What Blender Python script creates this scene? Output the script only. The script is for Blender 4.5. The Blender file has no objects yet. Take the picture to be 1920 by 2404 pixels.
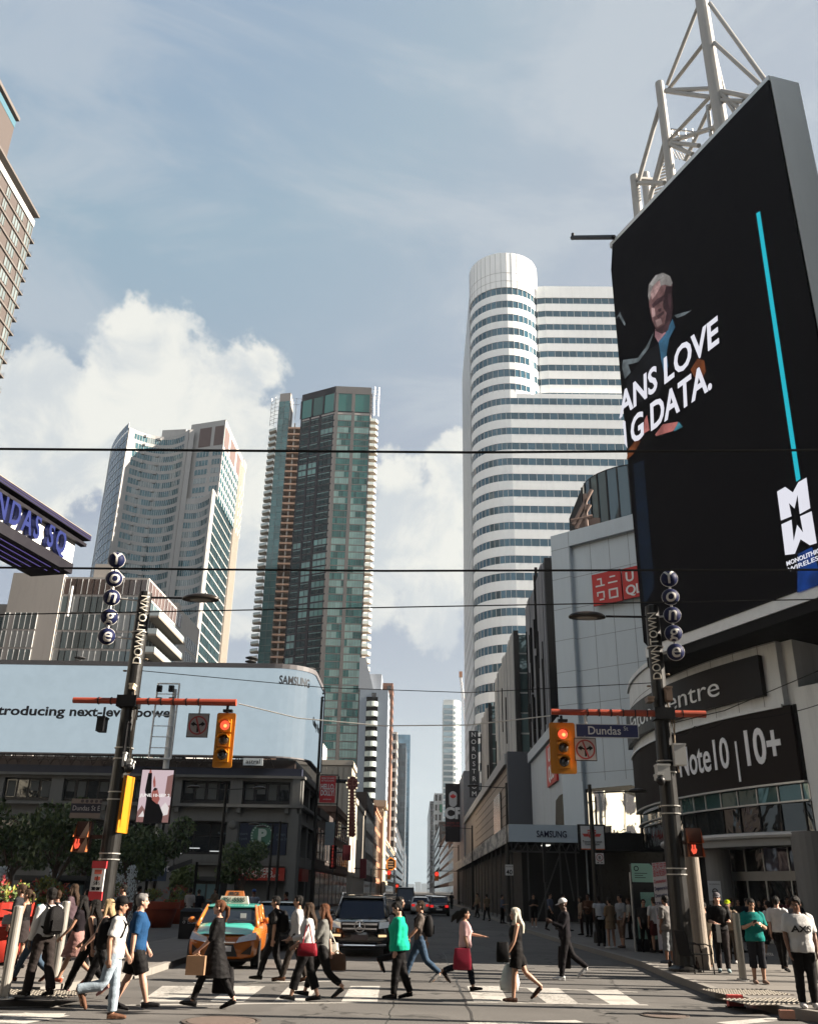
import bpy,bmesh,math,random
from mathutils import Vector,Matrix,Euler
random.seed(7)
C=bpy.context.scene.collection
SC=bpy.context.scene
#  camera, sky, sun, exposure
FOC,CX,CY,CAMH=2100.0,960.0,1202.0,1.95
def _axes():
 y=Vector((20,890,FOC)).normalized()
 b=(FOC*FOC+20*90)/890.0
 z=Vector((90,-b,FOC)).normalized()
 x=z.cross(-y)if z.cross(-y).x>0 else y.cross(z)
 return x,y,z
_ax,_ay,_az=_axes()
ROT=Matrix((_ax,_ay,_az))
CAM=Vector((0,0,CAMH))
def ray(px,py):return ROT@Vector((px-CX,py-CY,FOC))
def at(px,py,Y):
 d=ray(px,py);return CAM+d*(Y/d.y)
def atx(px,py,X):
 d=ray(px,py);return CAM+d*(X/d.x)
def gr(px,py,z=.0):
 d=ray(px,py);return CAM+d*((z-CAMH)/d.z)
cd=bpy.data.cameras.new('camera');cam=bpy.data.objects.new('camera',cd);C.objects.link(cam)
_r=ROT@Vector((1,0,0));_u=ROT@Vector((0,-1,0));_b=ROT@Vector((0,0,-1))
cam.matrix_world=Matrix(((_r.x,_u.x,_b.x,0),(_r.y,_u.y,_b.y,0),(_r.z,_u.z,_b.z,CAMH),(0,0,0,1)))
cd.sensor_fit='VERTICAL';cd.sensor_height=24;cd.lens=FOC/2404*24
cd.clip_start=.1;cd.clip_end=20000
SC.camera=cam
EXPO=2.15
K=2**EXPO
SC.view_settings.view_transform='Standard';SC.view_settings.look='None'
SC.view_settings.exposure=EXPO;SC.view_settings.gamma=1
SC.cycles.use_denoising=True
SC.cycles.max_bounces=6;SC.cycles.diffuse_bounces=1;SC.cycles.glossy_bounces=3
SC.cycles.transparent_max_bounces=8;SC.cycles.caustics_reflective=False;SC.cycles.caustics_refractive=False
SUN_EL,SUN_AZ=math.radians(29),math.radians(-2)
SDIR=Vector((math.cos(SUN_EL)*math.cos(SUN_AZ),math.cos(SUN_EL)*math.sin(SUN_AZ),math.sin(SUN_EL)))
sl=bpy.data.lights.new('sun','SUN');sun=bpy.data.objects.new('sun',sl);C.objects.link(sun)
sl.energy=5.0;sl.angle=math.radians(.5);sl.color=(1,.89,.75)
sun.rotation_euler=SDIR.to_track_quat('Z','Y').to_euler();sun.location=(60,-20,80)
def lin(c):
 return tuple((x/12.92 if x<=.04045 else((x+.055)/1.055)**2.4)for x in c)
def S(r,g,b):return lin((r/255,g/255,b/255))
class NT:
 def __init__(s,tree):s.t=tree;s.n=tree.nodes;s.l=tree.links
 def new(s,typ,**kw):
  n=s.n.new(typ)
  for k,v in kw.items():setattr(n,k,v)
  return n
 def link(s,a,b):s.l.new(a,b)
 def val(s,sock,v):
  if hasattr(v,'links')or hasattr(v,'is_output'):s.link(v,sock)
  else:sock.default_value=v
 def math(s,op,a,b=.0,c=None,clamp=False):
  n=s.new('ShaderNodeMath',operation=op);n.use_clamp=clamp
  s.val(n.inputs[0],a);s.val(n.inputs[1],b)
  if c is not None:s.val(n.inputs[2],c)
  return n.outputs[0]
 def mix(s,f,a,b):
  n=s.new('ShaderNodeMix',data_type='RGBA')
  s.val(n.inputs[0],f)
  for i,v in((6,a),(7,b)):
   if isinstance(v,(tuple,list)):n.inputs[i].default_value=(*v[:3],1)
   else:s.link(v,n.inputs[i])
  return n.outputs[2]
 def noise(s,vec,scale,detail=4,rough=.55,dist=.0):
  n=s.new('ShaderNodeTexNoise');n.inputs['Scale'].default_value=scale
  n.inputs['Detail'].default_value=detail;n.inputs['Roughness'].default_value=rough
  n.inputs['Distortion'].default_value=dist
  if vec is not None:s.link(vec,n.inputs['Vector'])
  return n.outputs[0]
 def ramp(s,fac,lo,hi,smooth=True):
  n=s.new('ShaderNodeMapRange');n.interpolation_type='SMOOTHSTEP' if smooth else 'LINEAR'
  s.val(n.inputs[0],fac);n.inputs[1].default_value=lo;n.inputs[2].default_value=hi
  return n.outputs[0]
W=bpy.data.worlds.new('World');SC.world=W;W.use_nodes=True
w=NT(W.node_tree);w.n.clear()
sky=w.new('ShaderNodeTexSky',sky_type='NISHITA');sky.sun_disc=False
sky.sun_elevation=SUN_EL;sky.sun_rotation=math.pi/2-SUN_AZ
sky.air_density=1.0;sky.dust_density=1.6;sky.ozone_density=1.2
tc=w.new('ShaderNodeTexCoord');vdir=tc.outputs['Generated']
sep=w.new('ShaderNodeSeparateXYZ');w.link(vdir,sep.inputs[0])
zz=sep.outputs[2]
def wv(scale,off=(0,0,0)):
 m=w.new('ShaderNodeMapping');w.link(vdir,m.inputs[0])
 m.inputs['Scale'].default_value=scale;m.inputs['Location'].default_value=off
 return m.outputs[0]
skyc=w.new('ShaderNodeVectorMath',operation='SCALE');w.link(sky.outputs[0],skyc.inputs[0]);skyc.inputs['Scale'].default_value=.07
lim=w.new('ShaderNodeVectorMath',operation='MINIMUM');w.link(skyc.outputs[0],lim.inputs[0]);lim.inputs[1].default_value=(.082,.095,.12)
mpv=w.new('ShaderNodeMapping');w.link(vdir,mpv.inputs[0]);mpv.inputs['Rotation'].default_value=(0,math.radians(32),0);mpv.inputs['Scale'].default_value=(.9,1.3,3.4);mpv.inputs['Location'].default_value=(3,1,0)
veil_n=w.noise(mpv.outputs[0],2.6,8,.6,.9)
veil=w.math('ADD',w.math('MULTIPLY',w.ramp(veil_n,.40,.64),.66),w.math('MULTIPLY',w.ramp(sep.outputs[0],-.35,.42),.62))
veil=w.math('ADD',veil,w.math('MULTIPLY',w.ramp(zz,.45,.02),.40),clamp=True)
veil=w.math('MULTIPLY',veil,.9)
base=w.mix(veil,lim.outputs[0],tuple(x/K for x in S(203,211,217)))
base=w.mix(.36,base,tuple(x/K for x in S(168,181,196)))
base=w.mix(w.ramp(zz,.30,.0),base,tuple(x/K for x in S(203,216,221)))
puffs=[]
def puff(px,py,r,wgt=1.0):puffs.append((ray(px,py).normalized(),r/FOC,wgt))
for a in((365,815,92),(300,880,95),(440,880,95),(575,890,78),(500,950,100),(420,990,130),(560,1000,105),(100,880,72),(60,950,110),(150,940,75),(235,980,85),(40,1040,130),(290,1030,130),(600,1130,110),(640,1060,70),(920,1110,66),(955,1190,90),(1000,1240,100),(1060,1180,90),(1085,1090,80),(900,1240,90),(940,1330,100),(1050,1330,110),(870,1390,90),(1000,1430,100),(0,1130,100),(560,1290,80),(560,1180,90),(620,1260,80),(140,1090,110),(40,1200,110),(570,1400,90)):
 puff(*a)
wob=w.noise(vdir,10,8,.6,.25)
wob2=w.noise(vdir,34,5,.6)
wsum=w.math('ADD',w.math('MULTIPLY',w.math('SUBTRACT',wob,.5),.10),w.math('MULTIPLY',w.math('SUBTRACT',wob2,.5),.055))
best=None
for d,r,g in puffs:
 vm=w.new('ShaderNodeVectorMath',operation='DISTANCE');w.link(vdir,vm.inputs[0]);vm.inputs[1].default_value=d
 t=w.math('SUBTRACT',r,vm.outputs['Value'])
 best=t if best is None else w.math('SMOOTH_MAX',best,t,.012)
cum=w.ramp(w.math('ADD',best,wsum),-.008,.010)
fade=w.ramp(zz,.12,.34)
cum=w.math('MULTIPLY',cum,w.math('ADD',.25,w.math('MULTIPLY',fade,.75)))
shade=w.ramp(w.noise(vdir,12,6,.62,.5),.36,.60)
ccol=w.mix(shade,tuple(x/K for x in S(208,215,219)),tuple(x/K for x in S(238,239,233)))
base=w.mix(cum,base,ccol)
base=w.mix(w.math('MULTIPLY',w.ramp(zz,.82,.95),.9),base,tuple(x/K for x in S(48,70,108)))
north=w.math('MULTIPLY',w.ramp(sep.outputs[1],-.05,-.5),w.ramp(zz,.86,.55))
base=w.mix(w.math('MULTIPLY',north,.85),base,tuple(x/K for x in(1.08,1.15,1.2)))
bg=w.new('ShaderNodeBackground');w.link(base,bg.inputs[0]);bg.inputs[1].default_value=1.0
wo=w.new('ShaderNodeOutputWorld');w.link(bg.outputs[0],wo.inputs[0])
#  materials
MATS={}
DIM=dict(mast_white_steel=.6,taupe_brick=.42,taupe_slab=.30,white_band=.42,cream_rib=.5,beige_stone=.85,pale_precast=.75,white_frame=.7,taxi_orange=.72,taxi_teal=.72,planter_red=.72,bollard_steel=.55,post_concrete=.5,signal_yellow=.6,kerb_concrete=.75,wedge_cream=.6,beige_ribbed=.8,cream_terracotta=.7,balcony_concrete=.42,balcony_slab=.8,flashing_tan=.6,sign_cream=.7,card_white=.7,cabinet_white=.7,street_white=.75,mast_arm_red=.8,leaf_lime=.7)
def M(name,col=(.5,.5,.5),rough=.6,metal=.0,var=.16,scale=2.0,bump=.0,emit=.0,spec=.28,coat=.0,dirt=.0,rnd=.0,alpha=None):
 """procedural painted / mineral surface: noise-varied colour, optional bump, streaky dirt, per-object change"""
 if name in MATS:return MATS[name]
 col=tuple(x*DIM.get(name,1)for x in col)
 m=bpy.data.materials.new(name);m.use_nodes=True;MATS[name]=m
 t=NT(m.node_tree);p=t.n['Principled BSDF']
 g=t.new('ShaderNodeNewGeometry');pos=g.outputs['Position']
 n=t.noise(pos,scale,5,.6)
 c=t.mix(n,tuple(x*(1-var)for x in col),tuple(min(x*(1+var),1)for x in col))
 if dirt:
  mp=t.new('ShaderNodeMapping');t.link(pos,mp.inputs[0]);mp.inputs['Scale'].default_value=(1,1,.12)
  dn=t.ramp(t.noise(mp.outputs[0],1.4,6,.65),.42,.75)
  c=t.mix(t.math('MULTIPLY',dn,dirt),c,tuple(x*.45 for x in col))
 if rnd:
  oi=t.new('ShaderNodeObjectInfo')
  c=t.mix(t.math('MULTIPLY',oi.outputs['Random'],rnd),c,tuple(x*.35 for x in col))
 t.link(c,p.inputs['Base Color'])
 p.inputs['Roughness'].default_value=rough;p.inputs['Metallic'].default_value=metal
 p.inputs['Specular IOR Level'].default_value=spec;p.inputs['Coat Weight'].default_value=coat
 if rough>.25:
  t.link(t.math('MULTIPLY_ADD',n,.25,rough-.125,clamp=True),p.inputs['Roughness'])
 if bump:
  b=t.new('ShaderNodeBump');b.inputs['Strength'].default_value=bump;b.inputs['Distance'].default_value=.03
  t.link(t.noise(pos,scale*6,4,.6),b.inputs['Height']);t.link(b.outputs[0],p.inputs['Normal'])
 if emit:
  p.inputs['Emission Color'].default_value=(*col,1);p.inputs['Emission Strength'].default_value=emit
 if alpha is not None:p.inputs['Alpha'].default_value=alpha
 return m
def EM(name,rgb,k=1.0,mottle=.0):
 """self-lit surface whose picture colour is rgb (0-255)"""
 if name in MATS:return MATS[name]
 m=bpy.data.materials.new(name);m.use_nodes=True;MATS[name]=m
 p=m.node_tree.nodes['Principled BSDF']
 p.inputs['Base Color'].default_value=(.01,.01,.01,1);p.inputs['Roughness'].default_value=.6;p.inputs['Specular IOR Level'].default_value=.05
 p.inputs['Emission Color'].default_value=(*S(*rgb),1);p.inputs['Emission Strength'].default_value=k/K
 if mottle:
  t=NT(m.node_tree);g=t.new('ShaderNodeNewGeometry');c=S(*rgb)
  f=t.math('ADD',t.math('MULTIPLY',t.noise(g.outputs['Position'],1.1,3,.5,.6),.7),t.math('MULTIPLY',t.noise(g.outputs['Position'],5,4,.6,.5),.3))
  t.link(t.mix(t.ramp(f,.32,.68),tuple(x*(1-mottle)for x in c),tuple(min(x*(1+mottle),1)for x in c)),p.inputs['Emission Color'])
 return m
def GL(name,col,rough=.06,metal=.0,spec=.8,wav=.0,rnd=.5,emit=.0):
 """window glass seen by daylight: dark tinted interior, clear reflection, each pane a little different"""
 if name in MATS:return MATS[name]
 m=bpy.data.materials.new(name);m.use_nodes=True;MATS[name]=m
 t=NT(m.node_tree);p=t.n['Principled BSDF']
 g=t.new('ShaderNodeNewGeometry');oi=t.new('ShaderNodeObjectInfo')
 r=t.math('FRACT',t.math('ADD',t.math('MULTIPLY',oi.outputs['Random'],7.3),t.math('MULTIPLY',g.outputs['Random Per Island'],1.0)))
 c=t.mix(t.math('MULTIPLY',r,rnd),col,tuple(x*.25 for x in col))
 t.link(c,p.inputs['Base Color'])
 p.inputs['Roughness'].default_value=rough;p.inputs['Metallic'].default_value=metal
 p.inputs['Specular IOR Level'].default_value=spec
 if wav:
  b=t.new('ShaderNodeBump');b.inputs['Strength'].default_value=wav;b.inputs['Distance'].default_value=.5
  t.link(t.noise(g.outputs['Position'],.35,3,.5,.6),b.inputs['Height']);t.link(b.outputs[0],p.inputs['Normal'])
 return m
 #  mesh builder
class MB:
 def __init__(s):s.v=[];s.f=[];s.m=[];s.mi=0
 def add(s,vs,fs):
  o=len(s.v);s.v+=[tuple(v)for v in vs]
  for f in fs:s.f.append([i+o for i in f]);s.m.append(s.mi)
  return s
 def mat(s,i):s.mi=i;return s
 def box(s,x0,y0,z0,x1,y1,z1):
  x0,x1=min(x0,x1),max(x0,x1);y0,y1=min(y0,y1),max(y0,y1);z0,z1=min(z0,z1),max(z0,z1)
  return s.add([(x0,y0,z0),(x1,y0,z0),(x1,y1,z0),(x0,y1,z0),(x0,y0,z1),(x1,y0,z1),(x1,y1,z1),(x0,y1,z1)],[(0,3,2,1),(4,5,6,7),(0,1,5,4),(1,2,6,5),(2,3,7,6),(3,0,4,7)])
 def slab(s,a,b,n,h0,h1,t0,t1):
  """box standing on plan segment a->b: from height h0 to h1, from t0 to t1 metres along outward normal n"""
  P=[Vector((a[0],a[1],0))+n*t0,Vector((b[0],b[1],0))+n*t0,Vector((b[0],b[1],0))+n*t1,Vector((a[0],a[1],0))+n*t1]
  return s.prism([(p.x,p.y)for p in P],h0,h1)
 def prism(s,poly,z0,z1):
  A=sum(poly[i][0]*poly[(i+1)%len(poly)][1]-poly[(i+1)%len(poly)][0]*poly[i][1]for i in range(len(poly)))
  if A<0:poly=poly[::-1]
  n=len(poly)
  return s.add([(x,y,z0)for x,y in poly]+[(x,y,z1)for x,y in poly],[tuple(range(n-1,-1,-1)),tuple(range(n,2*n))]+[(i,(i+1)%n,n+(i+1)%n,n+i)for i in range(n)])
 def hull(s,bot,top):
  """two n-gons in 3-D joined by sides"""
  n=len(bot)
  return s.add(list(bot)+list(top),[tuple(range(n-1,-1,-1)),tuple(range(n,2*n))]+[(i,(i+1)%n,n+(i+1)%n,n+i)for i in range(n)])
 def obox(s,c,u,v,w):
  """box from centre c and three half-axis vectors"""
  c,u,v,w=Vector(c),Vector(u),Vector(v),Vector(w)
  q=[c-u-v-w,c+u-v-w,c+u+v-w,c-u+v-w,c-u-v+w,c+u-v+w,c+u+v+w,c-u+v+w]
  return s.add(q,[(0,3,2,1),(4,5,6,7),(0,1,5,4),(1,2,6,5),(2,3,7,6),(3,0,4,7)])
 def quad(s,*p):return s.add(p,[tuple(range(len(p)))])
 def tube(s,pts,r,n=8,rb=None,side=None,cap=True):
  """tube along points; r (and rb, the second radius) may be lists"""
  P=[Vector(p)for p in pts];k=len(P)
  R=r if isinstance(r,(list,tuple))else[r]*k
  RB=rb if isinstance(rb,(list,tuple))else([rb]*k if rb else R)
  vs=[];prev=Vector(side)if side else None
  for i in range(k):
   d=(P[min(i+1,k-1)]-P[max(i-1,0)])
   if d.length<1e-9:d=Vector((0,0,1))
   d.normalize()
   if prev is None:prev=Vector((1,0,0))if abs(d.x)<.9 else Vector((0,1,0))
   a=prev-d*prev.dot(d)
   if a.length<1e-6:a=d.orthogonal()
   a.normalize();prev=a;b=d.cross(a)
   for j in range(n):
    t=2*math.pi*j/n
    vs.append(P[i]+a*(R[i]*math.cos(t))+b*(RB[i]*math.sin(t)))
  fs=[(i*n+j,i*n+(j+1)%n,(i+1)*n+(j+1)%n,(i+1)*n+j)for i in range(k-1)for j in range(n)]
  if cap:fs+=[tuple(range(n-1,-1,-1)),tuple(range((k-1)*n,k*n))]
  return s.add(vs,fs)
 def lathe(s,prof,c=(0,0,0),n=16):
  vs=[(c[0]+r*math.cos(2*math.pi*j/n),c[1]+r*math.sin(2*math.pi*j/n),c[2]+z)for r,z in prof for j in range(n)]
  k=len(prof)
  fs=[(i*n+j,i*n+(j+1)%n,(i+1)*n+(j+1)%n,(i+1)*n+j)for i in range(k-1)for j in range(n)]
  fs+=[tuple(range(n-1,-1,-1)),tuple(range((k-1)*n,k*n))]
  return s.add(vs,fs)
 def ball(s,c,r,nu=10,nv=7,M3=None):
  if not isinstance(r,(tuple,list)):r=(r,r,r)
  c=Vector(c);vs=[]
  for i in range(1,nv):
   a=math.pi*i/nv
   for j in range(nu):
    b=2*math.pi*j/nu
    p=Vector((r[0]*math.sin(a)*math.cos(b),r[1]*math.sin(a)*math.sin(b),-r[2]*math.cos(a)))
    vs.append(c+(M3@p if M3 else p))
  lo=Vector((0,0,-r[2]));hi=Vector((0,0,r[2]))
  vs+=[c+(M3@lo if M3 else lo),c+(M3@hi if M3 else hi)]
  L=(nv-1)*nu
  fs=[(i*nu+j,i*nu+(j+1)%nu,(i+1)*nu+(j+1)%nu,(i+1)*nu+j)for i in range(nv-2)for j in range(nu)]
  fs+=[(L,(j+1)%nu,j)for j in range(nu)]+[(L+1,(nv-2)*nu+j,(nv-2)*nu+(j+1)%nu)for j in range(nu)]
  return s.add(vs,fs)
 def text(s,body,h,o,right=(1,0,0),up=(0,0,1),depth=.02,bold=.0,align='CENTER',width=None,shear=.0,space=1.0,bend=None,res=3,fine=0):
  """lettering h high (capitals) as solid mesh; o is the baseline point at the alignment edge; bend maps (x, y, depth) to a point"""
  c=bpy.data.curves.new('lettering','FONT');c.body=body;c.align_x=align
  c.offset=bold;c.shear=shear;c.space_character=space;c.resolution_u=res;c.extrude=.5
  ob=bpy.data.objects.new('lettering',c)
  me=bpy.data.meshes.new_from_object(ob)
  if not me.vertices:return s
  if fine:
   bm=bmesh.new();bm.from_mesh(me);bmesh.ops.triangulate(bm,faces=bm.faces[:])
   for _ in range(5):
    ed=[e for e in bm.edges if e.calc_length()*h/.69>fine]
    if ed:bmesh.ops.subdivide_edges(bm,edges=ed,cuts=1);bmesh.ops.triangulate(bm,faces=bm.faces[:])
   bm.to_mesh(me);bm.free()
  k=h/.69;kx=k
  xs=[v.co.x for v in me.vertices]
  if width:kx=width/max(max(xs)-min(xs),1e-6)
  right,up,o=Vector(right).normalized(),Vector(up).normalized(),Vector(o)
  nrm=right.cross(up)
  vs=[]
  for v in me.vertices:
   x,y,z=v.co.x*kx,v.co.y*k,(v.co.z+.5)*depth
   vs.append(bend(x,y,z)if bend else o+right*x+up*y+nrm*z)
  s.add(vs,[tuple(p.vertices)for p in me.polygons])
  bpy.data.meshes.remove(me);bpy.data.objects.remove(ob);bpy.data.curves.remove(c)
  return s
 def mesh(s,name,mats,smooth=False,org=None):
  me=bpy.data.meshes.new(name)
  vs=s.v if org is None else[(x-org[0],y-org[1],z-org[2])for x,y,z in s.v]
  me.from_pydata(vs,[],s.f)
  for m in(mats if isinstance(mats,(list,tuple))else[mats]):me.materials.append(m)
  me.polygons.foreach_set('material_index',s.m)
  if smooth:me.polygons.foreach_set('use_smooth',[True]*len(s.f))
  me.update()
  return me
 def build(s,name,mats,parent=None,smooth=False,world=True):
  """one mesh object; world=True: coordinates are world ones and are shifted under the parent's root"""
  org=None
  if parent is not None and world:
   r=parent
   while r.parent:r=r.parent
   org=r.location
  o=bpy.data.objects.new(name,s.mesh(name,mats,smooth,org));C.objects.link(o)
  if parent is not None:o.parent=parent
  return o
def autosmooth(o,deg=35):
 me=o.data
 me.polygons.foreach_set('use_smooth',[True]*len(me.polygons))
 bm=bmesh.new();bm.from_mesh(me)
 for e in bm.edges:
  if len(e.link_faces)==2 and e.calc_face_angle(0)>math.radians(deg):e.smooth=False
 bm.to_mesh(me);bm.free()
 return o
def tag(o,label,cat,group=None):
 o['label']=label;o['category']=cat
 if group:o['group']=group
 return o
def thing(name,label,cat,loc=(0,0,0),rz=.0,group=None):
 o=bpy.data.objects.new(name,None);C.objects.link(o)
 o.location=loc;o.rotation_euler=(0,0,rz);o.empty_display_size=.2
 return tag(o,label,cat,group)
def struct(name,mb,mats,smooth=False):
 o=mb.build(name,mats,smooth=smooth);o['kind']='structure';return o
def dup(o,loc=None,rz=None,label=None):
 """a copy of a thing with copies of its parts and sub-parts"""
 def rec(a,par):
  b=a.copy();C.objects.link(b)
  if par:b.parent=par
  for ch in a.children:rec(ch,b)
  return b
 r=rec(o,None)
 if loc is not None:r.location=loc
 if rz is not None:r.rotation_euler=(0,0,rz)
 if label:r['label']=label
 return r
def arc(c,r,a0,a1,n):return[(c[0]+r*math.cos(a0+(a1-a0)*i/n),c[1]+r*math.sin(a0+(a1-a0)*i/n))for i in range(n+1)]
def outn(a,b):
 """outward normal of plan segment a->b for a facade drawn left to right as seen from outside"""
 d=Vector((b[0]-a[0],b[1]-a[1],0)).normalized();return Vector((d.y,-d.x,0))
def lerp2(a,b,t):return(a[0]+(b[0]-a[0])*t,a[1]+(b[1]-a[1])*t)
#  ground, road, pavements, markings
def asphalt(name,col,crack=.5,grain=.25,worn=False):
 m=bpy.data.materials.new(name);m.use_nodes=True
 t=NT(m.node_tree);p=t.n['Principled BSDF'];g=t.new('ShaderNodeNewGeometry');pos=g.outputs['Position']
 big=t.noise(pos,.22,6,.6,.5);fine=t.noise(pos,34,3,.7)
 f=t.math('ADD',t.math('MULTIPLY',big,.55),t.math('MULTIPLY',fine,.45))
 c=t.mix(t.ramp(f,.3,.7),tuple(x*(1-grain)for x in col),tuple(x*(1+grain)for x in col))
 mp=t.new('ShaderNodeMapping');t.link(pos,mp.inputs[0]);mp.inputs['Scale'].default_value=(1,.16,1)
 wear=t.ramp(t.noise(mp.outputs[0],.9,5,.6),.45,.8)
 c=t.mix(t.math('MULTIPLY',wear,.35),c,tuple(x*.62 for x in col))
 v=t.new('ShaderNodeTexVoronoi',feature='DISTANCE_TO_EDGE');v.inputs['Scale'].default_value=.23
 dm=t.new('ShaderNodeVectorMath',operation='ADD');t.link(pos,dm.inputs[0])
 nz=t.new('ShaderNodeTexNoise');nz.inputs['Scale'].default_value=1.6;nz.inputs['Detail'].default_value=6;t.link(pos,nz.inputs['Vector'])
 t.link(nz.outputs[1],dm.inputs[1]);t.link(dm.outputs[0],v.inputs['Vector'])
 cr=t.ramp(v.outputs[0],.012,.003)
 c=t.mix(t.math('MULTIPLY',cr,crack),c,tuple(x*.3 for x in col))
 sp=t.ramp(t.noise(pos,5.5,4,.7),.70,.76)
 c=t.mix(t.math('MULTIPLY',sp,.4),c,tuple(x*.5 for x in col))
 pt=t.ramp(t.noise(pos,.55,2,.4),.60,.62)
 c=t.mix(t.math('MULTIPLY',pt,.38),c,tuple(x*.55 for x in col))
 oil=t.ramp(t.noise(pos,2.3,3,.5),.68,.78);c=t.mix(t.math('MULTIPLY',oil,.45),c,tuple(x*.4 for x in col))
 if worn:
  wn=t.math('ADD',t.math('MULTIPLY',t.noise(pos,14,5,.7),.6),t.math('MULTIPLY',t.noise(mp.outputs[0],1.7,4,.6),.4))
  c=t.mix(t.math('MULTIPLY',t.ramp(wn,.50,.62),.75),c,(.075,.07,.065))
 t.link(c,p.inputs['Base Color']);p.inputs['Roughness'].default_value=.82;p.inputs['Specular IOR Level'].default_value=.3
 b=t.new('ShaderNodeBump');b.inputs['Strength'].default_value=.35;b.inputs['Distance'].default_value=.02
 t.link(fine,b.inputs['Height']);t.link(b.outputs[0],p.inputs['Normal'])
 return m
def paving(name,col,size=1.5,jw=.012,var=.12):
 m=bpy.data.materials.new(name);m.use_nodes=True
 t=NT(m.node_tree);p=t.n['Principled BSDF'];g=t.new('ShaderNodeNewGeometry');pos=g.outputs['Position']
 br=t.new('ShaderNodeTexBrick');t.link(pos,br.inputs['Vector']);br.inputs['Scale'].default_value=1
 br.inputs['Brick Width'].default_value=size;br.inputs['Row Height'].default_value=size;br.inputs['Mortar Size'].default_value=jw
 br.offset=0;br.inputs['Bias'].default_value=0
 br.inputs['Color1'].default_value=(*[x*(1-var)for x in col],1);br.inputs['Color2'].default_value=(*[x*(1+var)for x in col],1)
 br.inputs['Mortar'].default_value=(*[x*.35 for x in col],1)
 st=t.ramp(t.noise(pos,.8,6,.65,.4),.45,.8)
 c=t.mix(t.math('MULTIPLY',st,.4),br.outputs[0],tuple(x*.5 for x in col))
 t.link(t.mix(t.math('MULTIPLY',t.noise(pos,30,2),.3),c,tuple(x*.6 for x in col)),p.inputs['Base Color'])
 p.inputs['Roughness'].default_value=.8;p.inputs['Specular IOR Level'].default_value=.3
 return m
M_ROAD=asphalt('asphalt',(.082,.077,.072),.85,.34)
M_WALK=paving('pavement_concrete',(.135,.124,.112))
M_PLAZA=paving('plaza_granite',(.085,.081,.078),1.0)
M_KERB=M('kerb_concrete',(.22,.205,.185),.8,bump=.3)
M_PAINT=asphalt('road_paint',(.33,.315,.29),.6,.16,True)
M_IRON=M('cast_iron',(.09,.075,.065),.6,.4,bump=.4,scale=9)
M_BLK=M('black_paint',(.009,.009,.010),.42,var=.3,scale=3,spec=.2)
M_BLKM=M('black_matt',(.009,.009,.010),.7,spec=.1)
M_STEEL=M('galvanised_steel',(.42,.41,.39),.42,.6,var=.2,scale=6)
mb=MB().quad((-9000,-9000,-.012),(9000,-9000,-.012),(9000,9000,-.012),(-9000,9000,-.012))
struct('ground',mb,M('city_ground',(.08,.075,.07),.9))
mb=MB()
mb.quad((-6.6,17,0),(6.6,17,0),(6.0,2400,0),(-6.6,2400,0))
mb.quad((-260,-60,0),(260,-60,0),(260,17,0),(-260,17,0))
struct('road',mb,M_ROAD)
def pavement(name,poly,mat,top=.15):
 inner=poly
 o=struct(name,MB().prism(inner,-.01,top),mat);return o
RK=[(6.0,54),(6.35,40),(6.75,29.3),(6.5,25.4),(6.4,21.2),(6.75,18.2),(7.7,16.2),(9.6,15.0),(13,14.5)]
LK=[(-6.6,56),(-6.6,28.7),(-6.5,24),(-6.7,21.3),(-7.3,19.0),(-8.6,17.4),(-11,16.7),(-14,16.5)]
pavement('pavement_west',[(5.9,700)]+RK+[(60,14.5),(60,700)],M_WALK)
pavement('pavement_east',[(-6.6,700)]+LK+[(-70,16.5),(-70,24),(-9.4,27),(-9.4,84),(-9.4,700)],M_WALK)
pavement('plaza',[(-9.4,27),(-70,24),(-70,81),(-9.4,81)],M_PLAZA,.155)
def kerb(name,pts,side):
 mb=MB()
 for a,b in zip(pts,pts[1:]):
  n=outn(a,b)*side
  mb.slab(a,b,n,-.01,.158,-.16,.012)
 struct(name,mb,M_KERB)
kerb('kerb_west',[(5.9,260)]+RK,-1)
kerb('kerb_east',[(-6.6,260)]+LK,1)
cb=MB()
def bar(f0,f1,b0,b1,yf=2352,yb=2315):
 A,B,Cc,D=gr(f0,yf),gr(f1,yf),gr(b1,yb),gr(b0,yb)
 cb.quad((A.x,A.y,.004),(B.x,B.y,.004),(Cc.x,Cc.y,.004),(D.x,D.y,.004))
for a in((329,426,382,480),(492,573,545,623),(642,722,679,748),(801,886,823,892),(1112,1193,1096,1173)):bar(*a)
bar(1284,1357,1235,1311,2356,2320);bar(1432,1501,1373,1449,2358,2324)
def stripe(p,q,wd):
 a,b=gr(*p),gr(*q);d=(b-a);n=Vector((-d.y,d.x,0)).normalized()*wd/2
 cb.quad(*[(v.x,v.y,.0045)for v in(a-n,b-n,b+n,a+n)])
stripe((320,2360),(912,2353.5),.14);stripe((1096,2353),(1520,2360),.14)
stripe((455,2308),(900,2302),.22);stripe((1100,2315),(1496,2329.5),.12)
stripe((-40,2385),(150,2384),.5);stripe((-40,2366),(330,2360),.12)
for q in((0,2379,60,2372),(60,2400,170,2383)):pass
a,b,c_,d=gr(-30,2400),gr(60,2404),gr(165,2385),gr(60,2378)
cb.quad(*[(v.x,v.y,.005)for v in(a,b,c_,d)])
stripe((1100,2404),(1360,2398),.3);stripe((1700,2404),(1830,2392),.35)
struct('crosswalk_markings',cb,M_PAINT)
jb=MB()
def joint(p,q,wd):
 a,b=gr(*p),gr(*q);d=b-a;k=9;pts=[]
 for i in range(k+1):
  v=a+d*(i/k)+Vector((random.uniform(-.03,.03),0,0));pts.append(v)
 for u,v in zip(pts,pts[1:]):
  jb.quad((u.x-wd,u.y,.0035),(u.x+wd,u.y,.0035),(v.x+wd,v.y,.0035),(v.x-wd,v.y,.0035))
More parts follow.
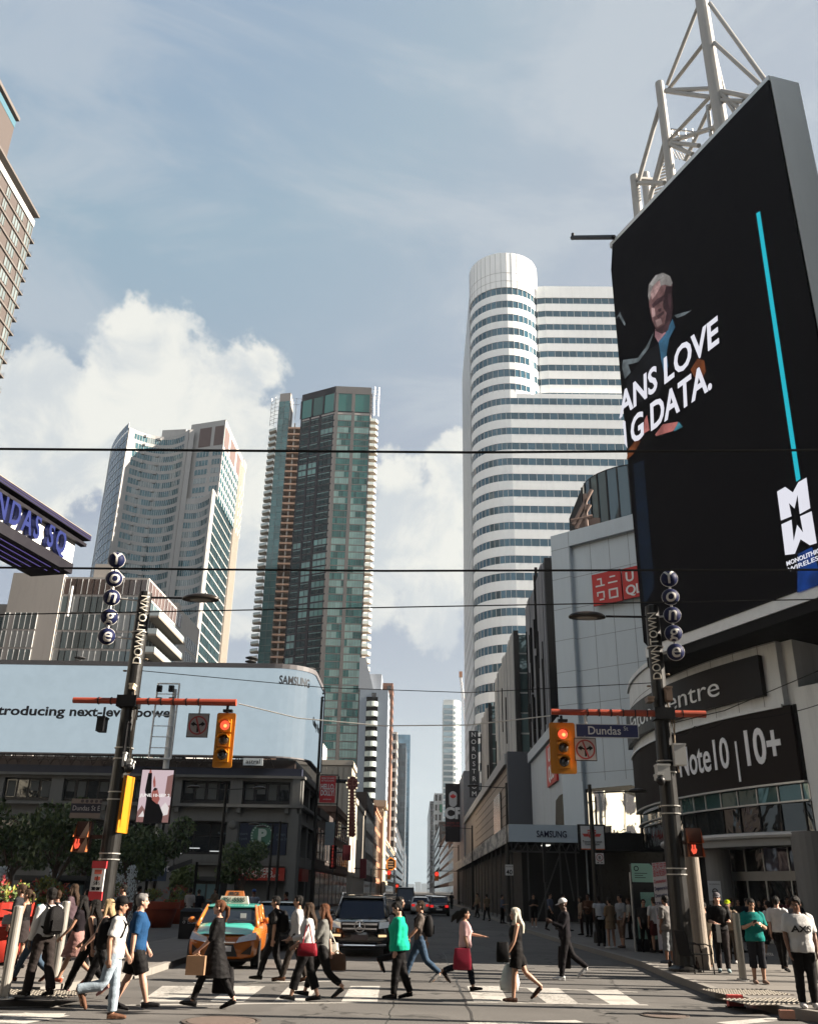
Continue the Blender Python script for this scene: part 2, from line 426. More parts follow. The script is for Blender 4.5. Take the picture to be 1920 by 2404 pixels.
joint((1118,2410),(1072,2300),.022);joint((908,2410),(925,2350),.010);joint((1072,2300),(1040,2235),.012)
struct('road_joints',jb,M('tar_seal',(.035,.033,.03),.5))
for(px,py,r,lab)in((520,2399,.62,'round rusty manhole cover in the road in front of the black dressed woman'),(1560,2385,.42,'small dark manhole cover in the road near the right kerb')):
 o=gr(px,py);t=thing('manhole_cover',lab,'manhole',(o.x,o.y,.004),group='manhole covers in the road')
 MB().lathe([(r*.86,0),(r*.86,.012),(r*.8,.014)],n=28).build('lid',M('rust_iron',(.13,.10,.085),.75,.2,bump=.8,scale=12),t,world=False)
 mb=MB()
 P=[(r*1.0,0),(r*1.0,.013),(r*.9,.013),(r*.9,0)]
 mb.lathe(P,n=28).build('ring',M_IRON,t,world=False)
def grate(px0,py0,wx,wy,lab,rz):
 o=gr(px0,py0,.152);t=thing('tactile_plate',lab,'tactile plate',(o.x,o.y,.153),rz,'tactile plates at the kerb ramps')
 MB().box(-wx,-wy,0,wx,wy,.008).build('plate',M_IRON,t,world=False)
 mb=MB()
 nx,ny=int(wx*2/.11),int(wy*2/.11)
 for i in range(nx):
  for j in range(ny):
   x,y=-wx+.06+i*.11,-wy+.06+j*.11
   mb.hull([(x-.03,y-.03,.008),(x+.03,y-.03,.008),(x+.03,y+.03,.008),(x-.03,y+.03,.008)],[(x-.018,y-.018,.022),(x+.018,y-.018,.022),(x+.018,y+.018,.022),(x-.018,y+.018,.022)])
 mb.build('studs',M('grate_light',(.2,.18,.15),.6,.3),t,world=False)
grate(1752,2330,.75,.55,'studded iron tactile plate on the right pavement behind the red marker',.2)
grate(1812,2352,.8,.5,'studded iron tactile plate at the corner ramp left of the man in the printed tee',.25)
grate(90,2333,.8,.6,'studded iron tactile plate on the left pavement under the man in the white shirt',-.15)
#  towers beyond the square
def offs(pts,t):
 """offset an open plan polyline outwards (drawn left to right as seen from outside)"""
 out=[]
 for i,p in enumerate(pts):
  n=Vector((0,0,0))
  if i>0:n+=outn(pts[i-1],p)
  if i<len(pts)-1:n+=outn(p,pts[i+1])
  n.normalize()
  ref=outn(pts[i-1],p)if i>0 else outn(p,pts[i+1])
  k=t/max(n.dot(ref),.4)
  out.append((p[0]+n.x*k,p[1]+n.y*k))
 return out
def ribbon(mb,pts,z0,z1,t0,t1):
 a,b=offs(pts,t0),offs(pts,t1);n=len(pts)
 vs=[(*p,z0)for p in a]+[(*p,z0)for p in b]+[(*p,z1)for p in b]+[(*p,z1)for p in a]
 fs=[]
 for i in range(n-1):
  fs+=[(n+i,n+i+1,2*n+i+1,2*n+i),(i,i+1,n+i+1,n+i)[::-1]if False else(i+1,n+i+1,n+i,i),(2*n+i,2*n+i+1,3*n+i+1,3*n+i)]
 fs+=[(0,n,2*n,3*n),(n-1,4*n-1,3*n-1,2*n-1)]
 return mb.add(vs,fs)
def resample(pts,step):
 out=[pts[0]]
 for a,b in zip(pts,pts[1:]):
  L=math.hypot(b[0]-a[0],b[1]-a[1]);k=max(1,round(L/step))
  out+=[lerp2(a,b,i/k)for i in range(1,k+1)]
 return out
def panes(mb,pts,z0,z1,t,gi,fi,fr=.05,thick=.06,mullion=True):
 """one separate glass sheet per plan segment (so each pane varies) with mullions between"""
 a=offs(pts,t)
 mb.mat(gi)
 for p,q in zip(a,a[1:]):mb.quad((*p,z0),(*q,z0),(*q,z1),(*p,z1))
 if mullion:
  mb.mat(fi)
  for i,p in enumerate(pts):
   q=pts[min(i+1,len(pts)-1)]if i<len(pts)-1 else p
   o=pts[i-1]if i else p
   n=outn(o,q)if o!=q else outn(pts[0],pts[1])
   d=Vector((-n.y,n.x,0))
   c=Vector((a[i][0],a[i][1],(z0+z1)/2))
   mb.obox(c,d*fr,n*thick,Vector((0,0,(z1-z0)/2)))
PANELW=M('white_cladding',(.86,.865,.85),.45,var=.05,scale=.2,dirt=.12)
GLB=GL('blue_office_glass',(.040,.112,.158),.06,.22,.9,wav=.03,rnd=.55)
FRW=M('white_frame',(.62,.63,.63),.5)
def striped_tower():
 cx,cy,r=19.75,186.0,8.25;yf=cy-r
 fh,ztop=3.82,136.3
 t=thing('office_tower','tall white office tower with blue window bands and a round corner turret','tower',(30,195,0))
 turret=arc((cx,cy),r,math.pi,math.pi*1.5,12)
 low=turret+[(24.5+i*4,yf)for i in range(0,12)]
 lowf=resample(turret,1.3)+resample([(cx,yf),(69,yf)],1.75)[1:]
 z8=ztop-8*fh+1.2
 body=MB()
 body.prism(turret+[(69,yf),(69,226),(11.5,226)],0,z8)
 full=arc((cx,cy),r,math.pi,math.pi*3,40)
 body.prism(full[:-1],z8,146)
 wing=[(25.6,190),(25.6,184.4),(26.2,182.9),(27.6,182.0),(29.4,181.7),(69,181.7)]
 body.prism(wing+[(69,224),(20,224),(20,190)],z8,ztop+2.8)
 body.prism([(12.2,200),(12.2,224),(30,224),(30,200)],z8,ztop-9)
 k=0;fl=[]
 z=ztop
 while z>6:
  if k<8:
   ribbon(body,[full[i]for i in range(0,29)],z-fh,z-1.6-(.35 if k<7 else 0),-.05,.12)
   ribbon(body,wing,z-fh,z-1.68,-.05,.12)
  else:
   ribbon(body,low,z-fh,z-1.68,-.05,.12)
  k+=1;z-=fh
 ribbon(body,full,ztop+.02,146.6,-.05,.2)
 ribbon(body,wing,ztop+.02,ztop+3.4,-.05,.22)
 body.mat(1)
 for i in range(0,41):
  p=full[i];n=Vector((p[0]-cx,p[1]-cy,0)).normalized();d=Vector((-n.y,n.x,0))
  body.obox(Vector((p[0],p[1],141.3))+n*.2,d*.035,n*.05,(0,0,5.3))
 for zz_ in(138.2,140.6):ribbon(body,full,zz_,zz_+.08,.18,.24)
 body.build('wall',[PANELW,M('panel_joint',(.42,.42,.41),.7)],t)
 k=0;z=ztop
 while z>6:
  mb=MB()
  if k<8:
   panes(mb,[full[i]for i in range(0,29)],z-1.95,z+.02,.05,0,1,.05,.1)
   panes(mb,resample(wing,1.75),z-1.7,z+.02,.05,0,1,.05,.1)
  else:panes(mb,lowf,z-1.7,z+.02,.05,0,1,.05,.1)
  mb.build('window_band',[GLB,FRW],t);k+=1;z-=fh
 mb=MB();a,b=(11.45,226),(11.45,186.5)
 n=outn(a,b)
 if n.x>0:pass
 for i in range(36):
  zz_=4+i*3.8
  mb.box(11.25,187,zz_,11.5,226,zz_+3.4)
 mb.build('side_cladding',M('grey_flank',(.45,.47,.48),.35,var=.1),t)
 mb=MB().tube([(37.9-11,183.5,139),(37.9-10.6,183.5,146)],.12,6).build('antenna',M_STEEL,t)
striped_tower()
def green_tower():
 t=thing('residential_tower','tallest green glass tower with open orange floors and saw-tooth balconies','tower',(-42,352,0))
 Y0=345;top=208.5;fh=3.06
 def P(px,y):v=at(px,915,y);return(v.x,v.y)
 A0,B0,C0,D0=P(655,356),P(659,354),P(684,353),P(712,353)
 E0,E1=P(789,345),P(872,346.0)
 body=MB()
 G_C=M('tower_concrete',(.30,.27,.25),.7,var=.1,scale=.1)
 GD=GL('tower_dark_glass',(.008,.032,.038),.10,.0,.10,wav=.02,rnd=.7)
 GT=GL('tower_teal_glass',(.04,.16,.145),.10,.10,.35,wav=.02,rnd=.8)
 GC=GL('tower_curtained_glass',(.20,.34,.30),.15,.0,.7,rnd=.35)
 DKF=M('tower_dark_frame',(.019,.019,.026),.6,spec=.08)
 GYF=M('tower_grey_frame',(.105,.098,.096),.55,var=.08,scale=.3)
 body.prism([B0,C0,(C0[0],C0[1]+8),(D0[0],D0[1]+8),(D0[0],D0[1]),E0,E1,(E1[0],372),(B0[0],372)],0,top-13)
 body.mat(1)
 body.prism([lerp2(D0,E0,.02),E0,E1,(E1[0]-.5,366),(D0[0]+1,366)],top-13,top-.6)
 body.mat(0)
 body.prism([B0,C0,(C0[0],362),(B0[0],362)],top-13,top+1.2)
 body.build('wall',[G_C,DKF],t)
 mb=MB();panes(mb,resample([D0,E0],5.6),top-12.5,top-3.4,.12,0,1,.45,.2)
 panes(mb,resample([E0,E1],7.8),top-12.5,top-3.4,.12,0,2,.6,.25)
 mb.mat(1);ribbon(mb,[D0,E0],top-3.4,top,-.1,.25);mb.mat(2);ribbon(mb,[E0,E1],top-3.6,top,-.1,.27)
 mb.build('crown',[GT,DKF,GYF],t)
 nfl=55;rnd=random.Random(3)
 up=MB();updk=MB();dsl=MB()
 for k in range(nfl):
  z=top-14.2-k*fh
  if z<30:break
  dks=[GD,DKF,GL('tower_light_strip',(.10,.2,.19),.2,rnd=.6),GL('tower_blind_teal',(.09,.24,.22),.15,rnd=.5)]
  for(u0,u1)in((.04,.26),(.31,.55),(.62,.97)):
   mb=MB()if k<33 else updk
   a,b=lerp2(D0,E0,u0),lerp2(D0,E0,u1)
   gi=3 if rnd.random()<min(.02+k*.012,.5)else 0
   panes(mb,resample([a,b],2.2),z-2.55,z-.2,.08,gi,1,.06,.1)
   if rnd.random()<.8:
    mb.mat(2);q0,q1=lerp2(a,b,.05),lerp2(a,b,.95);mb.slab(q0,q1,outn(a,b),z-.62,z-.25,.1,.16)
   if k<33:mb.build('dark_window',dks,t)
  ribbon(dsl,[D0,E0],z-.2,z+.45,0,.10)
  for(u0,u1)in((.10,.47),(.56,.97)):
   a,b=lerp2(E0,E1,u0),lerp2(E0,E1,u1)
   tgt=MB()if k<46 else up
   segs=resample([a,b],1.0);nn=len(segs)-1
   pcur=min(.05+k*.016,.75)
   split=rnd.randint(0,nn)if rnd.random()<.6 else 0
   mainc=rnd.random()<pcur
   for lo,hi,g in((0,split,0 if mainc else 3),(split,nn,3 if mainc else 0)):
    if hi>lo:panes(tgt,segs[lo:hi+1],z-2.72,z-.1,.10,g,1,.035,.07)
   if k<46:tgt.build('window',[GT,GYF,GYF,GC],t)
  mb2=MB()
 o=updk.build('lower_dark_window',dks,t);o['kind']='stuff';dsl.build('dark_spandrel',DKF,t)
 if up.v:
  o=up.build('upper_window',[GT,GYF,GYF,GC],t);o['kind']='stuff'
 fr=MB()
 for k in range(nfl):
  z=top-14.2-k*fh
  if z<30:break
  ribbon(fr,[E0,E1],z-.1,z+.14,0,.16)
 for u0,u1 in((0,.09),(.475,.555),(.975,1.0)):
  ribbon(fr,[lerp2(E0,E1,u0),lerp2(E0,E1,u1)],30,top-3.6,0,.2)
 fr.build('facade_frame',GYF,t)
 dk=MB()
 for u0,u1 in((0,.035),(.265,.305),(.555,.615)):ribbon(dk,[lerp2(D0,E0,u0),lerp2(D0,E0,u1)],30,top-12.5,0,.18)
 dk.build('dark_pier',DKF,t)
 gp=MB()
 for k in range(nfl+3):
  z=top-3-k*fh
  if z<30:break
  panes(gp,resample([B0,C0],3.2),z-fh+.12,z,.15,0,1,.05,.08)
 gp.build('glass_screen',[GL('tower_screen_glass',(.05,.14,.14),.12,.2,.8,wav=.03,rnd=.6),GYF],t)
 ORG=M('raw_orange_slab',(.50,.30,.20),.8,var=.2,scale=1)
 BGL=M('balcony_glass',(.42,.47,.45),.15,var=.1,spec=.7)
 SLB=M('balcony_slab',(.52,.47,.39),.7,var=.1)
 for k in range(nfl):
  z=top-14.2-k*fh
  if z<34:break
  mb=MB()
  mb.box(C0[0],C0[1]+.0,z-fh,D0[0],C0[1]+8,z-fh+.28)
  mb.box(C0[0],C0[1]-.15,z-fh,D0[0],C0[1]+.1,z-fh+.75)
  mb.mat(1);xm=(C0[0]+D0[0])/2;mb.box(xm-.25,C0[1]+.4,z-fh+.28,xm+.25,C0[1]+1.2,z)
  mb.build('open_floor',[ORG,M('raw_column',(.36,.31,.27),.8)],t)
  mb=MB()
  x1=A0[0];y=A0[1]
  mb.prism([(x1+.6,y-1.6),(x1-3.0,y+.6),(x1-3.0,y+3.2),(x1+.6,y+3.6)],z-fh,z-fh+.3)
  mb.mat(1);mb.slab((x1-3.0,y+.6),(x1+.6,y-1.6),outn((x1-3.0,y+.6),(x1+.6,y-1.6)),z-fh+.3,z-fh+1.35,-.06,0)
  mb.build('balcony',[SLB,BGL],t)
  mb=MB()
  x0=E1[0];y=E1[1]
  mb.prism([(x0+.02,y-.6),(x0+2.5,y-.3),(x0+3.5,y+1.6),(x0+2.8,y+3),(x0+.02,y+3)],z-fh,z-fh+.35)
  mb.mat(1)
  for a,b in(((x0+.02,y-.6),(x0+2.5,y-.3)),((x0+2.5,y-.3),(x0+3.5,y+1.6))):mb.slab(a,b,outn(a,b),z-fh+.35,z-fh+1.5,-.06,0)
  mb.build('corner_balcony',[SLB,BGL],t)
 rl=MB()
 for i in range(7):
  z=top-13+i*2
  rl.tube([(A0[0]-3,A0[1]+1,z),(A0[0]+1,A0[1]-1.4,z)],.09,4);rl.tube([(E1[0],E1[1]-.4,z),(E1[0]+3.4,E1[1]+.4,z)],.09,4)
  rl.tube([(A0[0]-3,A0[1]+1,z),(A0[0]-.2,A0[1]-.7,z-2)],.07,4)
 for x,y in((A0[0]-3,A0[1]+1),(A0[0]-1,A0[1]-.2),(E1[0]+3.4,E1[1]+.4),(E1[0]+1.6,E1[1]-.1)):rl.tube([(x,y,top-14),(x,y,top+.3)],.1,4)
 for x in(C0[0]+.3,(C0[0]+D0[0])/2,D0[0]-.4):rl.tube([(x,C0[1],top-13),(x,C0[1],top-1.5)],.13,5)
 rl.tube([(C0[0],C0[1],top-5),(D0[0],C0[1],top-5)],.1,4);rl.tube([(C0[0],C0[1],top-2),(D0[0],C0[1],top-2)],.08,4)
 rl.build('roof_railing',M_STEEL,t)
green_tower()
def hotel_tower():
 t=thing('hotel_tower','beige tower with a concave front of blue-green window rows and a glass fin edge','tower',(-85,285,0))
 fh,top=3.32,147.0
 WALL=M('beige_stone',(.40,.39,.38),.7,var=.07,scale=.15,dirt=.12)
 G1=GL('hotel_glass',(.05,.125,.15),.10,.2,.6,wav=.03,rnd=.5)
 G2=GL('hotel_curtain_glass',(.20,.245,.25),.2,0,.7,rnd=.4)
 def P(px,py,y):v=at(px,py,y);return(v.x,v.y)
 a0,a1=P(306,990,271),P(449,990,272)
 am=((a0[0]+a1[0])/2,277.5)
 def qb(p,q,r,n):return[((1-u)**2*p[0]+2*u*(1-u)*q[0]+u*u*r[0],(1-u)**2*p[1]+2*u*(1-u)*q[1]+u*u*r[1])for u in[i/n for i in range(n+1)]]
 left=qb(a0,(am[0],284),a1,14)
 b1=P(502,1148,264.5)
 right=qb(a1,((a1[0]+b1[0])/2+1,274.5),b1,9)
 c1=(b1[0]+.2,306)
 lf=qb(P(262,1060,296),(P(262,1060,296)[0]+4,284),a0,10)
 z_low=at(502,1148,264.5).z
 body=MB()
 body.prism(lf[:-1]+left+right[1:]+[c1,(lf[0][0],306)],0,z_low)
 body.prism(lf[:-1]+left+[(a1[0],306),(lf[0][0],306)],z_low,top-1.5)
 ub0,ub1=P(452,985,274),P(531,985,270)
 utop=at(531,985,270).z
 body.prism([ub0,ub1,(ub1[0]+.5,306),(ub0[0],306)],z_low,utop)
 body.prism([(a0[0]+8,282),(a1[0]-4,281),(a1[0]-2,300),(a0[0]+8,300)],top-1.5,top+5)
 z=top;k=0
 while z>40:
  ribbon(body,left,z-fh+2.15,z-fh+3.35,-.1,.11)
  if z<z_low+1:ribbon(body,right,z-fh+2.1,z-fh+3.35,-.1,.11)
  z-=fh
 for pts in([left[0],left[1]],[left[-2],left[-1],right[1]]if False else[left[-2],left[-1]],[right[0],right[1]],[right[-2],right[-1]]):
  ribbon(body,pts,0,(top if pts[0]in left else z_low),-.1,.34)
 body.build('wall',WALL,t)
 rnd=random.Random(5);z=top
 SPAN=GL('hotel_spandrel_glass',(.22,.30,.31),.25,.1,rnd=.3)
 while z>42:
  zb=z-fh
  for pts,ok in((left,True),(right,z<z_low+1)):
   if not ok:continue
   mb=MB();fine=resample(pts,.95)[2:-2];i=0
   while i<len(fine)-1:
    j=min(len(fine)-1,i+rnd.randint(1,5))
    panes(mb,fine[i:j+1],zb,zb+2.16,.06,rnd.choice((0,0,2)),1,.04,.09);i=j
   if pts is left:
    mb.mat(3)
    for q in(.18,.42):ii=int(q*len(fine));p=fine[ii];mb.box(p[0]-.6,p[1]-.5,zb+1.9,p[0]+.6,p[1]+.1,zb+2.6)
   mb.build('window_row',[G1,FRW,G2,WALL],t)
  z-=fh
 mb=MB();z=top+2
 while z>40:
  panes(mb,lf,z-fh+.3,z,.15,0,1,.06,.08);z-=fh
 mb.build('glass_fin',[GL('fin_glass',(.07,.14,.18),.06,.3,.9,wav=.02,rnd=.5),FRW],t)
 z=utop-9;
 mb=MB()
 for u0,u1 in((.28,.62),(.72,.97)):
  a,b=lerp2(ub0,ub1,u0),lerp2(ub0,ub1,u1);ribbon(mb,[a,b],utop-9.5,utop-2.2,.02,.12)
 for u0,u1 in((.02,.2),(.28,.5),(.58,.8)):
  a,b=(lerp2(ub1,(ub1[0]+.5,306),u0)),(lerp2(ub1,(ub1[0]+.5,306),u1));ribbon(mb,[a,b],utop-9.5,utop-2.2,.02,.12)
 mb.build('plant_screen',M('brown_louvre',(.12,.085,.08),.7),t)
 z=utop-11
 while z>z_low:
  mb=MB()
  for u0,u1 in((.26,.62),(.72,.96)):
   a,b=lerp2(ub0,ub1,u0),lerp2(ub0,ub1,u1);panes(mb,resample([a,b],1.2),z-2.4,z-.4,.06,rnd.choice((0,2)),1,.05,.08)
  s0,s1=ub1,(ub1[0]+.5,306)
  panes(mb,resample([s0,s1],3.0),z-2.4,z-.4,.06,0,1,.2,.08)
  mb.build('upper_window',[G1,FRW,G2],t);z-=fh
 z=z_low-.5
 while z>42:
  mb=MB();panes(mb,resample([lerp2(b1,c1,.08),lerp2(b1,c1,.73)],2.6),z-2.9,z-.15,.08,0,1,.07,.1)
  mb.build('flank_window',[GL('hotel_flank_glass',(.035,.075,.09),.08,.3,.9,rnd=.6),M('flank_frame',(.075,.08,.085),.6)],t);z-=fh
 mb=MB()
 for i in range(9):
  u=.76+i*.027;p=lerp2(b1,c1,u);mb.box(p[0]-.1,p[1]-.3,0,p[0]+.55,p[1]+.25,utop-3)
 mb.box(b1[0]-.2,301.5,utop-3,b1[0]+.8,306.5,utop+.5)
 mb.build('ribbed_strip',M('cream_rib',(.60,.53,.45),.7),t)
hotel_tower()
def loft_block():
 t=thing('apartment_building','mid-rise beige apartment block with glass bays and stacked side balconies','building',(-60,170,0))
 Y=160
 def X(px,py=1400):return at(px,py,Y).x
 Z=lambda py,px=200:at(px,py,Y).z
 WALL=M('pale_precast',(.48,.445,.41),.75,var=.06,scale=.2,dirt=.15)
 G1=GL('loft_glass',(.12,.175,.185),.12,.1,.8,wav=.02,rnd=.7);G2=GL('loft_blind_glass',(.27,.285,.28),.25,0,.6,rnd=.3)
 BR=GL('bronze_glass',(.10,.065,.055),.15,0,.7,rnd=.5)
 x0,x1,x2=X(22),X(143),X(343)
 zt=Z(1347)
 body=MB()
 body.prism([(x0,Y),(x1,Y),(x1,Y+18),(x0,Y+18)],0,zt)
 body.prism([(x1,Y+.5),(x2,Y+.5),(x2+.5,Y+24),(x1,Y+24)],0,zt-.5)
 body.prism([(x1+4,Y+4),(X(235),Y+4),(X(235),Y+12),(x1+4,Y+12)],zt,zt+3.4)
 body.prism([(X(-160),Y+3),(x0,Y+3),(x0,Y+20),(X(-160),Y+20)],0,Z(1410))
 body.build('wall',WALL,t)
 fh=3.45;rnd=random.Random(8)
 for k in range(12):
  z=zt-.9-k*fh
  if z<22:break
  mb=MB()
  if k>=2:
   panes(mb,resample([(X(45),Y),(X(97),Y)],1.15),z-fh+.35,z,.06,rnd.choice((0,2)),1,.05,.1)
   panes(mb,resample([(X(22),Y),(X(32),Y)],1.15),z-fh+.35,z,.06,0,1,.05,.1)
   panes(mb,resample([(X(-160),Y+3),(X(20),Y+3)],1.5),z-fh+.6,z,.06,0,1,.05,.1)
  i=0;fine=resample([(x1+.2,Y+.5),(x2-.2,Y+.5)],1.1)
  while i<len(fine)-1:
   j=min(len(fine)-1,i+rnd.randint(1,4))
   panes(mb,fine[i:j+1],z-fh+.42,z,.06,3 if k==0 else rnd.choice((0,0,2)),1,.05,.1);i=j
  panes(mb,resample([(x2,Y+.5),(x2+.5,Y+24)],2.2),z-fh+.5,z,.06,3 if k==0 else 0,1,.07,.1)
  mb.build('window_row',[G1,FRW,G2,BR],t)
 for k in range(1,6):
  z=zt-4.6-k*fh
  mb=MB();mb.box(x2+.3,Y+1,z,x2+2.6,Y+21,z+.35)
  mb.mat(1);mb.box(x2+2.5,Y+1,z+.35,x2+2.58,Y+21,z+1.35);mb.box(x2+.3,Y+1,z+.35,x2+2.6,Y+1.06,z+1.35)
  mb.build('balcony',[M('balcony_concrete',(.42,.36,.30),.8),M('balcony_pane',(.30,.34,.34),.12,spec=.8)],t)
 u=thing('apartment_building','lower plain concrete block with a narrow window column behind the balconies','building',(-48,195,0))
 Y=185;mb=MB();zt2=at(400,1428,Y).z
 xa,xb=at(330,1450,Y).x,at(421,1450,Y).x
 mb.prism([(xa,Y),(xb,Y),(xb+.4,Y+17),(xa,Y+17)],0,zt2);mb.box(xa+4,Y+3,zt2,xa+7,Y+6,zt2+2.2);mb.build('wall',WALL,u)
 for k in range(9):
  z=zt2-4.5-k*3.3
  mb=MB();panes(mb,[(xb-3.6,Y),(xb-1.9,Y)],z-2,z+.4,.06,0,1,.08,.1);panes(mb,resample([(xb+.1,Y+7),(xb+.4,Y+16)],1.5),z-2.2,z+.4,.06,0,1,.06,.1)
  mb.build('window',[GL('dark_loft_glass',(.05,.05,.05),.1,rnd=.5),FRW],u)
loft_block()
def brown_tower():
 t=thing('apartment_tower','dark brown brick tower with white windows rising out of the left edge','tower',(-95,120,0))
 X0=at(79,520,150).x;Yf=150.0
 zr=at(80,532,Yf).z
 BR=M('taupe_brick',(.155,.125,.115),.8,var=.12,scale=1.2)
 CON=M('taupe_slab',(.36,.31,.28),.7,dirt=.2)
 body=MB();pc=at(24,340,Yf-5);ph=at(33,285,Yf-5).z;PX=pc.x;body.box(X0-25,80,0,X0,Yf,zr);body.box(X0-24,82,zr+2.5,PX,Yf-5,ph)
 body.build('wall',BR,t)
 rf=MB();rf.box(X0-25,78,zr+3.0,X0+.7,Yf+.9,zr+3.5);rf.mat(1);rf.box(X0-25,80,zr,X0+.25,Yf+.25,zr+1.6)
 rf.mat(0);rf.box(X0-26,80,ph+.6,PX+.5,Yf-4.4,ph+1.5);rf.mat(2);rf.box(X0-24,82,ph-1.8,PX+.06,Yf-4.9,ph-.1)
 rf.mat(0);rf.tube([(X0-.5,Yf-1.2,zr+1.4),(X0-.5,Yf-1.2,zr+3.0)],.3,8)
 rf.build('roof',[CON,M('white_band',(.72,.72,.70),.5),GL('sky_blue_band',(.07,.15,.19),.2,.1,rnd=.1)],t)
 fh=3.3;rnd=random.Random(2)
 WG=GL('pale_window',(.19,.23,.235),.10,.2,.8,rnd=.45)
 sl_=MB()
 for k in range(30):
  z=zr-k*fh
  sl_.box(X0-.3,80,z-fh,X0+.3,Yf+.3,z-fh+.38)
 sl_.build('floor_slab',CON,t)
 for k in range(19):
  z=zr-k*fh
  mb=MB();DF=M('window_frame_taupe',(.12,.11,.10),.6)
  panes(mb,[(X0,Yf),(X0,Yf-1.1),(X0,Yf-2.2)][::-1],z-fh+.5,z-.15,.05,0,1,.1,.12);mb.build('corner_window',[WG,DF],t)
  for u in((4.2,7.4),(10.5,12.2),(15.5,18.5),(22,24)):
   s=.5 if k%2 else 0;mb=MB()
   panes(mb,resample([(X0,Yf-u[1]-s),(X0,Yf-u[0]-s)],1.1),z-fh+1.0,z-.3,.05,0,1,.08,.12);mb.build('window',[WG,DF],t)
  mb=MB();mb.box(X0-4,Yf+.2,z-fh+.05,X0+.3,Yf+1.7,z-fh+.35);mb.mat(1)
  for i in range(5):mb.box(X0-4,Yf+1.6,z-fh+.35+i*.22,X0+.3,Yf+1.64,z-fh+.39+i*.22)
  mb.build('balcony',[CON,M_STEEL],t)
brown_tower()
